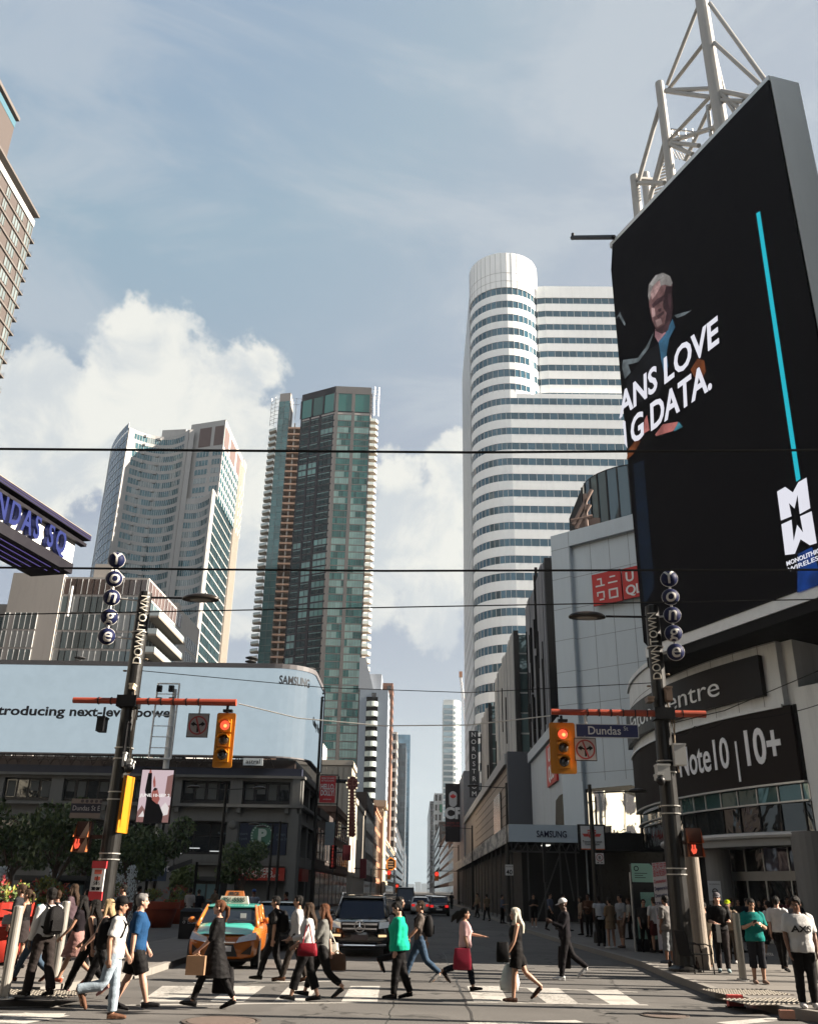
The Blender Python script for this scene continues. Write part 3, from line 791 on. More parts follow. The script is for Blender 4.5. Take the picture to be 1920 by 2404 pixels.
#  the shopping centre on the right
def plane_hit(px,py,p0,n,off=.0):
 """point where a sight line meets the vertical plane through p0 with normal n (moved off metres along n)"""
 d=ray(px,py);p=Vector((p0[0],p0[1],0))+n*off
 k=(p-CAM).dot(n)/d.dot(n);return CAM+d*k
SF,SN=Vector((11.57,45.0,0)),Vector((16.9,32.45,0))
SU=(SN-SF).normalized();SNRM=Vector((SU.y,-SU.x,0))
if SNRM.y>0:SNRM=-SNRM
SZ0,SZ1=13.1,39.3
def scr(px,py,off=.0):return plane_hit(px,py,SF,SNRM,off)
def flat(mb,pts,off):
 P=[scr(*p,off)for p in pts];mb.add(P,[tuple(range(len(P)))]);return mb
def media_tower():
 t=thing('media_tower','white tower carrying the giant black screen above the entrance drum','tower',(17,42,0))
 S=SN+Vector((1.55,.42,0));B1=S*1.30;B0=Vector((15.2,53,0))
 mb=MB()
 mb.prism([tuple((SF-SNRM*.6).xy),tuple((SN-SNRM*.6).xy),tuple(S.xy),tuple(B1.xy),tuple(B0.xy)],SZ0+.45,SZ1-.9)
 mb.build('body',M('tower_core_grey',(.20,.20,.20),.7),t)
 mb=MB()
 e=(S-SN).normalized();nn=Vector((e.y,-e.x,0))
 mb.slab(tuple(SN.xy),tuple(S.xy),nn,SZ0,SZ1,-.25,.05)
 mb.build('end_panel',M('pale_end_panel',(.86,.90,.90),.4,var=.05,scale=.3,dirt=.1),t)
 mb=MB()
 mb.slab(tuple(SF.xy),tuple(SN.xy),SNRM,SZ0-.02,SZ0+.5,-.1,.1);mb.build('lower_trim',M('trim_silver',(.62,.65,.66),.35,.3),t);mb=MB();mb.slab(tuple(SF.xy),tuple(SN.xy),SNRM,SZ1-.3,SZ1+.05,-.6,.1)
 mb.build('upper_trim',M('trim_silver'),t)
 mb=MB().prism([tuple((SF+SNRM*.05).xy),tuple((SN+SNRM*.05).xy),tuple((S+Vector((.3,.6,0))).xy),(18.5,46),(14.5,50)],SZ0-.5,SZ0-.03)
 mb.build('soffit',M_BLKM,t)
 m=thing('roof_mast','white tubular steel lattice mast on the roof behind the giant black screen','mast',(18,44,SZ1-1))
 def q(px,py,o=-2.0):return scr(px,py,o)
 WT=M('mast_white_steel',(.62,.60,.57),.45,var=.1,scale=2)
 def pipe(nm,seg,r):
  for a,c in seg:MB().tube([a,c],r,10).build(nm,WT,m)
 def vert(px,py0,py1,r,nm='upright',o=-2.0):
  a=q(px,py0,o);z1=q(*py1,o).z;MB().tube([(a.x,a.y,SZ1-4),(a.x,a.y,z1)],[r*1.1,r],14).build(nm,WT,m);return a
 M0=vert(1690,280,(1650,-40),.36);V2=vert(1560,300,(1556,184),.27);V3=vert(1494,470,(1490,412),.28)
 V4=vert(1517,440,(1514,408),.3,o=-5.0)
 pipe('diagonal',[(q(1648,-10),q(1565,200)),(q(1655,98),q(1570,208)),(q(1668,225),q(1570,330)),(q(1673,235),q(1607,378))],.125)
 pipe('diagonal',[(q(1665,8),q(1796,190)),(q(1676,100),q(1785,200)),(q(1693,215),q(1725,265)),(q(1690,218),q(1745,262))],.125)
 pipe('diagonal',[(q(1672,110,-6),q(1697,215,-6)),(q(1697,215,-6),q(1672,320,-6))],.15)
 pipe('brace',[(q(1562,212),q(1668,208)),(q(1562,214),q(1668,228)),(q(1692,214),q(1760,228)),(q(1692,236),q(1745,238)),(q(1575,332),q(1690,295)),(q(1575,335),q(1640,342)),(q(1575,340),q(1625,362))],.14)
 pipe('brace',[(q(1552,235),q(1498,425)),(q(1558,340),q(1524,470)),(q(1563,345),q(1535,440)),(q(1498,430),q(1560,430)),(q(1498,420),q(1560,425,-4))],.15)
 b=MB()
 for i in range(9):
  x=1577+i*8;b.tube([q(x,352+i*3,-3),q(x+10,372+i*2,-3)],.05,4)
  b.tube([q(1545-i*3,395+i*8,-3),q(1575-i*3,385+i*8,-3)],.06,4)
 b.tube([q(1574,303),q(1632,310)],.05,4);b.tube([q(1574,316),q(1632,321)],.04,4)
 for i in range(4):b.tube([q(1576+i*16,303,-2),q(1577+i*16,330,-2)],.04,4)
 b.tube([q(1660,248),q(1668,318)],.12,6)
 b.build('catwalk',M_STEEL,m)
 MB().tube([scr(1343,558,.2),scr(1440,557,.2)],.17,6).tube([scr(1344,548,.2),scr(1344,562,.2)],.1,6).build('outrigger',M_BLK,t)
media_tower()
def giant_screen():
 t=thing('video_screen','giant black video billboard with white lettering and a cyan line','billboard',tuple(SF.xy)+(SZ0,))
 mb=MB();cut=1.0
 P=[SF+SU*.3,SF,SF,SF+SU*.35,SN,SN]
 Z=[SZ0+.5,SZ0+.8,SZ1-2.0,SZ1-.3,SZ1-.3,SZ0+.5]
 bot=[p+SNRM*.02+Vector((0,0,z))for p,z in zip(P,Z)];topp=[p+SNRM*.16+Vector((0,0,z))for p,z in zip(P,Z)]
 mb.hull(bot,topp);mb.build('panel',M('led_black',(.0035,.0035,.0055),.6,var=.3,scale=1,spec=.06),t)
 WTX=EM('led_white',(226,226,236));CYA=EM('led_cyan',(34,178,196))
 d0=.18
 def line(body,p0,p1,ptop,nm,shear=.0,bold=.02,mat=WTX):
  a,b=scr(*p0,d0),scr(*p1,d0);h=(scr(*ptop,d0).z-(b.z if ptop[0]>(p0[0]+p1[0])/2 else a.z))
  wd=(b-a).dot(SU)
  MB().text(body,h,Vector((a.x,a.y,a.z)),SU,(0,0,1),.02,bold,'LEFT',width=wd,shear=shear).build(nm,mat,t)
 line('ANS LOVE',(1455,980),(1694,800),(1686,742),'lettering',.12,.022)
 line('G DATA.',(1480,1044),(1668,919),(1614,891),'lettering',.12,.022)
 mb=MB();flat(mb,[(1461,990),(1467,988),(1472,1053),(1466,1042)],d0+.01);mb.build('lettering',WTX,t)
 flat(MB(),[(1774,501),(1783,496),(1878,1124),(1868,1131)],d0).build('cyan_line',CYA,t)
 mk=MB()
 flat(mk,[(1823,1154),(1842,1143),(1860,1156),(1873,1132),(1892,1121),(1901,1193),(1876,1207),(1871,1162),(1864,1194),(1851,1181),(1857,1212),(1832,1222)],d0)
 flat(mk,[(1833,1231),(1857,1220),(1862,1270),(1870,1232),(1884,1250),(1877,1212),(1904,1200),(1916,1275),(1900,1280),(1878,1266),(1865,1300),(1842,1303)],d0)
 mk.build('logo',WTX,t)
 line('MONOLITHIC',(1846,1329),(1924,1298),(1924,1287),'lettering',0,.01);line('WIRELESS',(1850,1343),(1930,1311),(1930,1300),'lettering',0,.0)
 def art(nm,rgb,*polys,off=.17,k=1.0):
  b=MB()
  for p in polys:flat(b,p,off)
  b.build(nm,EM('led_'+nm,rgb,k,.45),t)
 art('face',(100,74,74),[(1522,680),(1530,655),(1548,645),(1566,650),(1577,668),(1577,690),(1580,722),(1574,755),(1566,775),(1553,782),(1538,770),(1530,752),(1523,720)])
 art('hair',(120,116,114),[(1520,695),(1522,668),(1538,646),(1555,640),(1572,648),(1578,664),(1574,672),(1560,668),(1545,672),(1530,686),(1523,706)],off=.172)
 art('features',(62,44,48),[(1529,716),(1541,702),(1557,694),(1560,702),(1546,712),(1533,722)],[(1543,727),(1552,722),(1551,730),(1546,733)],[(1540,742),(1558,730),(1557,737),(1544,747)],[(1566,682),(1574,694),(1574,730),(1567,712)],[(1537,776),(1556,764),(1572,752),(1568,775),(1553,784)],off=.174)
 art('face_shade',(44,30,34),[(1556,700),(1563,672),(1577,672),(1577,690),(1580,722),(1574,755),(1566,775),(1558,768),(1564,735),(1556,722)],off=.173)
 art('face_light',(156,128,126),[(1526,688),(1536,664),(1548,658),(1550,672),(1540,690),(1530,704)],[(1528,722),(1536,724),(1538,742),(1530,745)],[(1537,752),(1550,747),(1554,760),(1542,768)],off=.1725)
 art('hair_light',(150,148,146),[(1524,668),(1538,648),(1552,642),(1558,648),(1546,656),(1532,672)],off=.1735)
 art('neck',(150,112,118),[(1537,772),(1553,784),(1562,778),(1560,795),(1546,806),(1536,790)])
 art('shirt',(52,92,118),[(1545,802),(1562,782),(1578,748),(1584,768),(1570,795),(1564,830),(1568,860),(1560,885),(1552,850)],off=.171)
 art('jacket',(92,100,104),[(1582,740),(1600,734),(1622,729),(1606,740),(1588,747)],[(1534,778),(1528,800),(1508,824),(1497,840),(1462,845),(1459,862),(1466,890),(1480,874),(1474,856),(1498,850),(1522,818)],[(1444,750),(1455,731),(1457,738),(1468,760),(1465,765),(1452,742)],k=.9)
 art('dark_jacket',(14,15,20),[(1498,852),(1524,820),(1545,806),(1556,890),(1546,930),(1480,950),(1470,895)])
 art('guitar',(104,56,30),[(1620,868),(1636,842),(1652,846),(1656,872),(1646,892),(1628,884)],[(1474,1056),(1500,1020),(1502,1038),(1486,1066),(1470,1080)],k=.9)
 art('hand',(164,100,96),[(1537,1020),(1555,996),(1590,990),(1592,1000),(1578,1012),(1540,1024)],[(1512,985),(1518,974),(1524,1010),(1510,1018)],off=.171,k=.9)
 art('cuff',(60,120,136),[(1580,1012),(1592,990),(1602,1002),(1584,1012)],off=.173)
 art('blue_glow',(18,58,128),[(1872,1300),(1905,1284),(1930,1370),(1870,1392)],off=.171,k=.7)
 art('blue_haze',(14,30,48),[(1486,1090),(1510,1080),(1536,1380),(1512,1420),(1500,1300)],off=.169,k=.5)
giant_screen()
DC,DR=(37.29,51.74),24.57
def dang(px,py=1850,r=DR):
 """angle on the drum where the sight line through px meets it"""
 d=ray(px,py);d=Vector((d.x,d.y)).normalized();o=Vector((-DC[0],-DC[1]))
 b=o.dot(d);c=o.dot(o)-r*r;q=b*b-c
 s=-b-math.sqrt(max(q,0));p=Vector((d.x*s,d.y*s))-Vector(DC)
 return math.atan2(p.y,p.x)%(2*math.pi)
def darc(r,a0,a1,n):return arc(DC,r,a0,a1,n)
def drum():
 t=thing('entrance_drum','curved pale concrete entrance drum of the shopping centre under the giant screen','building',(16,42,0))
 aL=math.pi*.93;aR=dang(1868)
 CW=M('drum_concrete',(.68,.69,.68),.7,var=.07,scale=.3,dirt=.35)
 mb=MB()
 ribbon(mb,darc(DR,aL,aR,40),9.75,13.75,-3.5,.0)
 ribbon(mb,darc(DR,aL,aR,40),13.75,14.0,-3.5,.12)
 ribbon(mb,darc(DR,aL,aR,40),9.62,9.75,-3.5,.2)
 aR2=dang(1862);aR3=dang(1897)
 ribbon(mb,darc(DR,aR,aR3,6),9.75,14,-3,-.35)
 ribbon(mb,darc(DR,dang(1893),dang(1960),6),0,10.4,-3,-.1)
 mb.mat(1)
 for px in(1640,1700,1757,1820):a=dang(px);ribbon(mb,darc(DR,a,a+.0012,1),9.8,13.7,-.1,.006)
 ribbon(mb,darc(DR,aL,aR,40),12.55,12.58,-.1,.007)
 mb.build('wall',[CW,M('drum_joint',(.2,.19,.18),.8)],t)  # second slot colours the dark joint lines between wall panels
 mb=MB();a1=dang(1886);ribbon(mb,darc(DR,aL,a1,44),6.5,9.68,-.2,.12)
 mb.build('brown_banner',M('banner_brown',(.020,.016,.015),.7,spec=.08,var=.1,scale=.5),t)
 mb=MB();ribbon(mb,darc(DR,a1,dang(1894),3),6.4,9.7,-.3,-.05);mb.build('shadow_gap',M_BLKM,t)
 def lettering(nm,body,pxa,pxb,z0,h,rr,mat,bold,al=1.0):
  a0,a1_=dang(pxa),dang(pxb);L=(a1_-a0)*rr
  def bend(x,y,z):
   a=a0+x/rr;r=rr+z;return(DC[0]+r*math.cos(a),DC[1]+r*math.sin(a),z0+y)
  MB().text(body,h,(0,0,0),depth=.03,bold=bold,align='LEFT',width=L,bend=bend,res=4,fine=.5).build(nm,mat,t)
 WL=M('letter_white',(.74,.74,.76),.5,var=.03)
 lettering('lettering','axy Note10',1560,1725,7.45,1.35,DR+.13,WL,.012)
 lettering('lettering','|',1738,1742,7.2,1.35,DR+.13,WL,0)
 lettering('lettering','10+',1757,1840,7.42,1.48,DR+.13,WL,.022)
 mb=MB();ribbon(mb,darc(DR,aL,dang(1832),36),10.25,12.1,.05,.32)
 mb.build('name_board',M('name_board_dark',(.009,.008,.008),.35,var=.2,spec=.14),t)
 lettering('lettering','Eaton Centre',1505,1723,10.72,.92,DR+.33,M('letter_pale',(.8,.8,.8),.5),-.004)
 RG=GL('drum_teal_glass',(.045,.12,.12),.08,.35,.9,wav=.25,rnd=.6);CG=GL('drum_clear_glass',(.012,.016,.018),.05,.35,1.0,wav=.35,rnd=.5)
 cuts=[aL]+[dang(p)for p in(1590,1620,1648,1684,1724,1770,1820,1877,1895)]
 for a,b in zip(cuts,cuts[1:]):
  mb=MB();panes(mb,darc(DR,a,b,1),5.75,6.42,-.12,0,1,.03,.05);mb.mat(1);mb.build('teal_window',[RG,M_STEEL],t)
  mb=MB();panes(mb,darc(DR,a,b,1),4.5,5.68,-.14,0,1,.03,.05);mb.build('window',[CG,M_BLK],t)
 mb=MB();ribbon(mb,darc(DR,aL,cuts[-1],44),6.42,6.5,-.2,.16);ribbon(mb,darc(DR,aL,cuts[-1],44),5.68,5.75,-.2,.06);mb.build('ledge',M_STEEL,t)
 CC,CR=(23.79,46.83),11.4
 def cang(px):
  d=ray(px,1970);d=Vector((d.x,d.y)).normalized();o=Vector((-CC[0],-CC[1]));b=o.dot(d);c=o.dot(o)-CR*CR
  s=-b-math.sqrt(max(b*b-c,0));p=Vector((d.x*s,d.y*s))-Vector(CC);return math.atan2(p.y,p.x)%(2*math.pi)
 ca0,ca1=math.pi*.89,cang(1896)
 mb=MB();ribbon(mb,arc(CC,CR,ca0,ca1,30),3.95,4.35,-3.2,0)
 mb.build('canopy',M('canopy_grey',(.22,.22,.215),.6,var=.1),t)
 rail=[(p[0],p[1],4.36)for p in arc(CC,CR+.05,ca0,ca1,30)]
 MB().tube(rail,.13,8).build('canopy_rail',M('canopy_tube',(.42,.41,.40),.45,.2),t)
 CO=M('column_concrete',(.16,.155,.15),.8,var=.1,scale=3,bump=.3)
 for px,r in((1690,.55),(1912,.75)):
  a=dang(px,2000);c=(DC[0]+(DR+.2)*math.cos(a),DC[1]+(DR+.2)*math.sin(a),.15)
  MB().lathe([(r,0),(r,4.3)],c,20).build('column',CO,t)
 DG=GL('door_glass',(.010,.011,.012),.05,.3,1.0,wav=.3,rnd=.5);PG=GL('purple_glass',(.06,.05,.075),.08,.2,.9,wav=.3,rnd=.5)
 pxs=[1712,1746,1790,1849,1880]
 for i,(p,q)in enumerate(zip(pxs,pxs[1:])):
  a,b=dang(p,2000,DR-.6),dang(q,2000,DR-.6)
  mb=MB();panes(mb,darc(DR-.6,a,b,1),.2,2.62,0,0,1,.03,.05);mb.mat(1);ribbon(mb,darc(DR-.6,a,b,1),.15,.3,-.05,.05)
  d_=mb.build('door',[DG,M_STEEL],t)
  hb=MB();am=a+(b-a)*.12;p_=Vector((DC[0]+(DR-.5)*math.cos(am),DC[1]+(DR-.5)*math.sin(am),1.0));hb.tube([p_,p_+Vector((0,0,.5))],.02,6);hb.build('handle',M_STEEL,d_)
  mb=MB();panes(mb,darc(DR-.6,a,b,1),3.0,3.95,0,0,1,.03,.05);mb.build('upper_pane',[PG if i>1 else DG,M_STEEL],t)
 mb=MB();ribbon(mb,darc(DR-.6,dang(1700,2000,DR-.6),dang(1890,2000,DR-.6),12),2.62,3.0,-.1,.1);mb.build('transom',M('transom_grey',(.24,.23,.22),.5,.4),t)
 mb=MB();ribbon(mb,darc(DR-1.2,math.pi*.93,dang(1700,2000,DR-1.2),16),.15,4.3,-.4,0);ribbon(mb,darc(DR-2.2,dang(1700,2000),dang(1930,2000),6),.15,4.3,-.4,0);mb.build('black_backing',M_BLKM,t)
 s=thing('notice_sign','small white no smoking notice on the grey column beside the doors','sign',tuple(at(1677,2090,43.0)))
 o=s.location
 MB().box(o.x-.28,o.y-.02,o.z-.42,o.x+.28,o.y,o.z+.38).build('board',M('notice_white',(.6,.6,.6),.6),s)
 mb=MB();P=[(.11*math.cos(a),.11*math.sin(a))for a in[i*math.pi/10 for i in range(21)]]
 mb.tube([(o.x+x,o.y-.025,o.z-.05+y)for x,y in P],.018,5);mb.tube([(o.x-.08,o.y-.025,o.z-.05),(o.x+.08,o.y-.025,o.z-.05)],.02,5)
 mb.text('NO SMOKING',.05,(o.x,o.y-.022,o.z+.22),depth=.004);mb.build('symbol',M_BLK,s)
drum()
def steel_frame():
 t=thing('steel_roof_frame','thick grey steel tubes over a dark gallery at the right edge of the photo','steel frame',(20,44,0))
 T=M('grey_tube',(.34,.34,.33),.5,var=.1)
 Y=44
 def q(px,py,y=Y):return at(px,py,y)
 for a,b,r in(((1862,1440),(1945,1500),.34),((1864,1436),(1884,1500),.28),((1850,1450),(1848,1400),.5),((1885,1432),(1960,1475),.3),((1872,1523),(1950,1523),.26),((1875,1548),(1950,1545),.2)):
  MB().tube([q(*a),q(*b)],r,10).build('tube',T,t)
 mb=MB();a,b=q(1866,1700,46),q(1990,1430,46)
 mb.box(a.x,46,0,b.x+10,50,b.z+2.2);mb.build('gallery_wall',M('gallery_dark',(.03,.032,.036),.35,spec=.7),t)
 mb=MB();c=q(1884,1592,43)
 for i in range(4):mb.box(c.x+i*.95,42.5,0,c.x+i*.95+.9,43.6,c.z-i*.02)
 mb.build('panel_wall',M('panel_wall_grey',(.36,.355,.34),.7,dirt=.3),t)
 mb=MB()
 for z in(0,.55,1.1):mb.tube([q(1868,1592,42.6)+Vector((0,0,z*.5)),q(1950,1580,42.6)+Vector((0,0,z*.5))],.03,4)
 mb.build('gallery_rail',M_STEEL,t)
steel_frame()
t=thing('unseen_wing','unseen wing of the shopping centre added beyond the right edge to shade the street','building',(45,45,0))
MB().prism([(19.2,29.0),(80,29.0),(80,90),(58,88)],0,44).build('wall',M('wing_grey',(.42,.42,.41),.7),t)  # out-of-view wing added as a sun blocker for the street
mb=MB()
for z in range(5,42,4):
 for x in range(22,78,4):mb.box(x,28.9,z,x+2.6,29.1,z+2.2)
mb.build('window_grid',M('wing_glass',(.04,.06,.08),.1),t)
t=thing('white_building','sunlit white building across the square mirrored in the dark corner glass','building',(-80,30,0))
MB().box(-110,8,0,-66,44,34).build('wall',M('white_stucco',(.42,.40,.34),.7),t)
mb=MB()
for z in range(4,32,5):
 for y in range(10,42,5):mb.box(-66.1,y,z,-65.9,y+2.0,z+3.4)
mb.build('window_grid',M('dark_opening',(.03,.03,.035),.3),t)
WC=Vector((11.0,70.0,0));WD=Vector((.755,-.656,0)).normalized();WN=Vector((-.656,-.755,0)).normalized()
def wal(px,py,off=.0):return plane_hit(px,py,WC,WN,off)
def mall_corner():
 t=thing('mall_corner','pale blue-grey panelled corner block of the mall with red square signs','building',(13,70,0))
 zt=wal(1300,1262).z
 A=WC;B=WC+WD*16
 PB=M('pale_blue_panel',(.56,.615,.65),.55,var=.04,scale=.25,dirt=.10)
 mb=MB()
 mb.prism([tuple(A.xy),tuple(B.xy),(32,72),(A.x+2.3,A.y+6)],0,zt-.4)
 c0=wal(1342,1285);u0=(c0-WC).dot(WD)
 mb.slab(tuple(A.xy),tuple((A+WD*u0).xy),WN,0,zt,-.6,.42)
 mb.slab(tuple((A+WD*u0).xy),tuple(B.xy),WN,c0.z,zt,-.6,.42)
 mb.mat(1)
 for i in range(1,9):
  u=1.7*i;p,q=A+WD*(u-.018),A+WD*(u+.018)
  mb.slab(tuple(p.xy),tuple(q.xy),WN,9.6,c0.z if u>u0 else zt,0,.43 if u<u0 else .008)
 for k in range(8):
  z=10.2+k*2.55;mb.slab(tuple(A.xy),tuple((A+WD*u0).xy),WN,z,z+.035,0,.43);mb.slab(tuple((A+WD*u0).xy),tuple(B.xy),WN,z,z+.035,0,.008)
 mb.build('wall',[PB,M('panel_seam',(.22,.24,.26),.8)],t)
 mb=MB();zl=at(1239,1770,91).z
 mb.box(11.0,70.5,0,12.4,91,zl-.9);mb.box(10.7,70.6,zl-.9,12.6,91,zl);mb.build('flank',M('pale_flank',(.48,.51,.53),.6,dirt=.2),t)
 def outl(off,pts):return[wal(*p,off)for p in pts]
 o=[(1303,1990),(1304,1880),(1312,1868),(1332,1856),(1480,1843),(1492,1846),(1501,1858),(1508,1870),(1585,1868),(1585,1990)]
 mb=MB().hull(outl(-.1,o),outl(.10,o));mb.build('window_surround',M('gloss_black',(.006,.006,.007),.2,spec=.6),t)
 MIR=GL('corner_mirror_glass',(.75,.75,.73),.02,.95,1.0,wav=.025,rnd=.1)
 xs=(1352,1375,1420,1466,1503)
 for a,b in zip(xs,xs[1:]):
  mb=MB();P=outl(.13,[(a+1,1957),(b-1,1957),(b-1,1856 if b<1500 else 1875),(a+1,1861)]);mb.add(P,[(0,1,2,3)]);mb.build('window',MIR,t)
 mb=MB();P=outl(.13,[(1505,1958),(1548,1957),(1545,1893),(1503,1896)]);mb.add(P,[(0,1,2,3)])
 mb.build('poster',M('poster_grey',(.36,.38,.39),.4),t)
 a=wal(1507,1931,.15);MB().text('walk in.',.36,a,WD,(0,0,1),.01,align='LEFT',width=(wal(1547,1928,.15)-a).dot(WD)).build('lettering',M_BLK,t)
 mb=MB();mb.slab(tuple((A-WD*.1).xy),tuple(B.xy),WN,.15,5.0,0,.12);mb.build('shopfront',M('shop_dark',(.007,.007,.008),.3,spec=.12),t)
 RED=M('sign_red',(.52,.035,.03),.45,var=.05);WH=M('sign_white',(.78,.76,.74),.5,var=.03)
 def rsign(x0,y0,x1,y1,glyphs,lab):
  s0,s1=wal(x0,y1,.45),wal(x1,y0,.45);wd=(s1-s0).dot(WD);ht=s1.z-s0.z;ht=wd*1.02
  s=thing('shop_sign',lab,'sign',tuple(s0),group='red shop signs on the pale mall wall')
  c=s0+WD*wd/2+Vector((0,0,ht/2))
  MB().obox(c,WD*wd/2,Vector((0,0,ht/2)),WN*.08).build('board',RED,s)
  g=MB()
  for kind,gx,gy,gs in glyphs:
   o_=s0+WD*(gx*wd)+Vector((0,0,gy*ht))+WN*.085
   def bar_(x,y,w_,h_):
    cc=o_+WD*(x*gs*wd)+Vector((0,0,y*gs*ht));g.obox(cc,WD*(w_*gs*wd/2),Vector((0,0,h_*gs*ht/2)),WN*.02)
   if kind=='yu':bar_(.5,.12,1,.14);bar_(.45,.8,.5,.14);bar_(.64,.46,.14,.7)
   elif kind=='ni':bar_(.5,.78,.6,.14);bar_(.5,.22,1,.14)
   elif kind=='ku':bar_(.5,.85,.8,.14);bar_(.86,.55,.14,.6);bar_(.18,.68,.14,.4);bar_(.6,.12,.5,.14)
   elif kind=='ro':bar_(.5,.9,1,.16);bar_(.5,.1,1,.16);bar_(.08,.5,.16,.9);bar_(.92,.5,.16,.9)
   else:g.text(kind,gs*ht,o_,WD,(0,0,1),.03,.02,'CENTER')
  g.build('lettering',WH,s)
 rsign(1394,1352,1457,1424,(('yu',.12,.56,.32),('ni',.56,.56,.32),('ku',.12,.12,.32),('ro',.56,.12,.32)),'red square sign with four white blocky characters on the pale wall')
 rsign(1465,1344,1528,1408,(('U',.27,.55,.3),('N',.73,.55,.3),('Q',.27,.12,.3),('LO',.73,.12,.3)),'red square sign with white Latin letters half hidden by the giant screen')
 p0=Vector((10.98,74.5,at(1262,1838,75).z));s=thing('shop_sign','small narrow red sign seen edge-on on the side flank of the mall','sign',tuple(p0),group='red shop signs on the pale mall wall')
 MB().box(10.8,73.0,p0.z,10.98,78.5,p0.z+3.3).build('board',RED,s)
 g=MB();g.text('UNI',1.1,(10.79,75.7,p0.z+1.9),(0,-1,0),(0,0,1),.02,.02);g.text('QLO',1.1,(10.79,75.7,p0.z+.4),(0,-1,0),(0,0,1),.02,.02);g.build('lettering',WH,s)
 t2=thing('glass_rotunda','curved blue glass storey rising behind the pale mall corner','building',(24,90,0))
 Y=92;c=at(1520,1150,Y);r=at(1520,1150,Y).x-at(1386,1190,Y).x
 pts=arc((c.x,Y+4),r,math.pi,math.pi*1.5,8);z0,z1=zt-3,at(1470,1112,Y).z
 MB().prism(pts+[(c.x+14,Y+4-r),(c.x+14,Y+14),(c.x-r,Y+14)],0,z1+.2).build('core',M_BLKM,t2)
 mb=MB();panes(mb,pts+[(c.x+3,Y+4-r),(c.x+6,Y+4-r)],z0,(z0+z1)/2+1,.1,0,1,.08,.1);panes(mb,pts+[(c.x+3,Y+4-r),(c.x+6,Y+4-r)],(z0+z1)/2+1.1,z1,.1,0,1,.08,.1)
 mb.build('window',[GL('rotunda_glass',(.08,.14,.17),.06,.4,.9,rnd=.8),M_BLK],t2)
 mb=MB()
 for a,b in(((1345,1232),(1388,1150)),((1352,1240),(1384,1185)),((1340,1222),(1390,1212)),((1372,1160),(1376,1235))):mb.tube([at(*a,Y-3),at(*b,Y-3)],.22,6)
 p=at(1360,1215,Y-2);mb.box(p.x,Y-2,p.z-3,p.x+2.2,Y+1,p.z)
 mb.build('roof_plant',M('roof_plant_brown',(.16,.11,.09),.7),t2)
mall_corner()
def fin_block(lab,X0,Ya,Yb,top,col,strip_px,fins,gl):
 t=thing('mall_block',lab,'building',(X0+4,(Ya+Yb)/2,0))
 mb=MB();mb.box(X0,Ya+.3,0,X0+16,Yb,top)
 rnd=random.Random(int(Ya))
 y=Ya+.3
 while y<Yb-.5:
  w_=rnd.uniform(1.0,2.2);tp=top+rnd.uniform(-.3,.5)
  mb.box(X0-rnd.uniform(.05,.3),y,8,X0+.2,min(y+w_,Yb),tp);y+=w_
 mb.mat(1)
 for i in range(fins):
  yy=rnd.uniform(Ya+1,Yb-1);z=rnd.uniform(14,top-6);mb.box(X0-.34,yy,z,X0-.05,yy+.22,z+rnd.uniform(2.5,8))
 mb.build('wall',[M('fin_concrete_'+col[0],col[1],.75,var=.12,scale=.5,dirt=.35),M_BLKM],t)
 xr=at(strip_px,1500,Ya).x
 rows=9;h=(top-10)/rows
 for k in range(rows):
  m2=MB();panes(m2,[(X0+.5,Ya+.3),(xr,Ya+.3)],10+k*h+.1,10+(k+1)*h-.1,.06,0,1,.1,.12);m2.build('window',[gl,M_BLK],t)
 mb=MB();mb.box(X0-.1,Ya-.1,8,X0+.5,Ya+.35,top+.4);mb.box(xr,Ya-.1,8,xr+.5,Ya+.35,top+.4);mb.build('black_edge',M_BLK,t)
GLS=GL('slot_glass',(.13,.20,.20),.06,.45,1.0,wav=.3,rnd=.8)
fin_block('dark grey finned block between the pale corner and the concrete block',12.0,82.0,99.0,31.6,('dark',(.19,.195,.21)),1300,26,GLS)
fin_block('pale concrete block with glass slot left of the dark finned block',12.0,112.0,143.0,32.6,('pale',(.40,.40,.385)),1240,3,GLS)
fin_block('farthest narrow concrete block beside the vertical white lettered sign',12.0,157.0,176.0,32.0,('mid',(.42,.40,.38)),1164,2,GLS)
def podium():
 t=thing('mall_podium','low stone clad mall podium with a grey box front along the right pavement','building',(12,120,0))
 zt=at(1194,1764,93).z
 mb=MB().box(8.9,93.0,0,11.9,94.2,zt);mb.build('box_front',M('slate_box',(.085,.088,.10),.6,var=.06),t)
 mb=MB().box(9.1,94.2,0,12,182,zt-1.0);mb.mat(1)
 for k in range(9):mb.box(9.07,94.3,5.6+k*.95,9.2,150,5.64+k*.95)
 mb.build('wall',[M('podium_stone',(.36,.30,.25),.75,var=.15,scale=.6,dirt=.3),M_BLKM],t)
 mb=MB().box(8.7,94.25,zt-1.1,12.2,182,zt-.05);mb.build('cornice',M('podium_cornice',(.40,.40,.39),.7),t)
 mb=MB();ribbon(mb,[(9.05,112),(9.05,103)],8.2,12.2,0,.12);mb.build('window',M('podium_window',(.05,.045,.04),.2),t)
 mb=MB().box(8.8,183,0,12,240,24);mb.build('far_wall',M('far_wall_grey',(.18,.185,.20),.5),t)
podium()
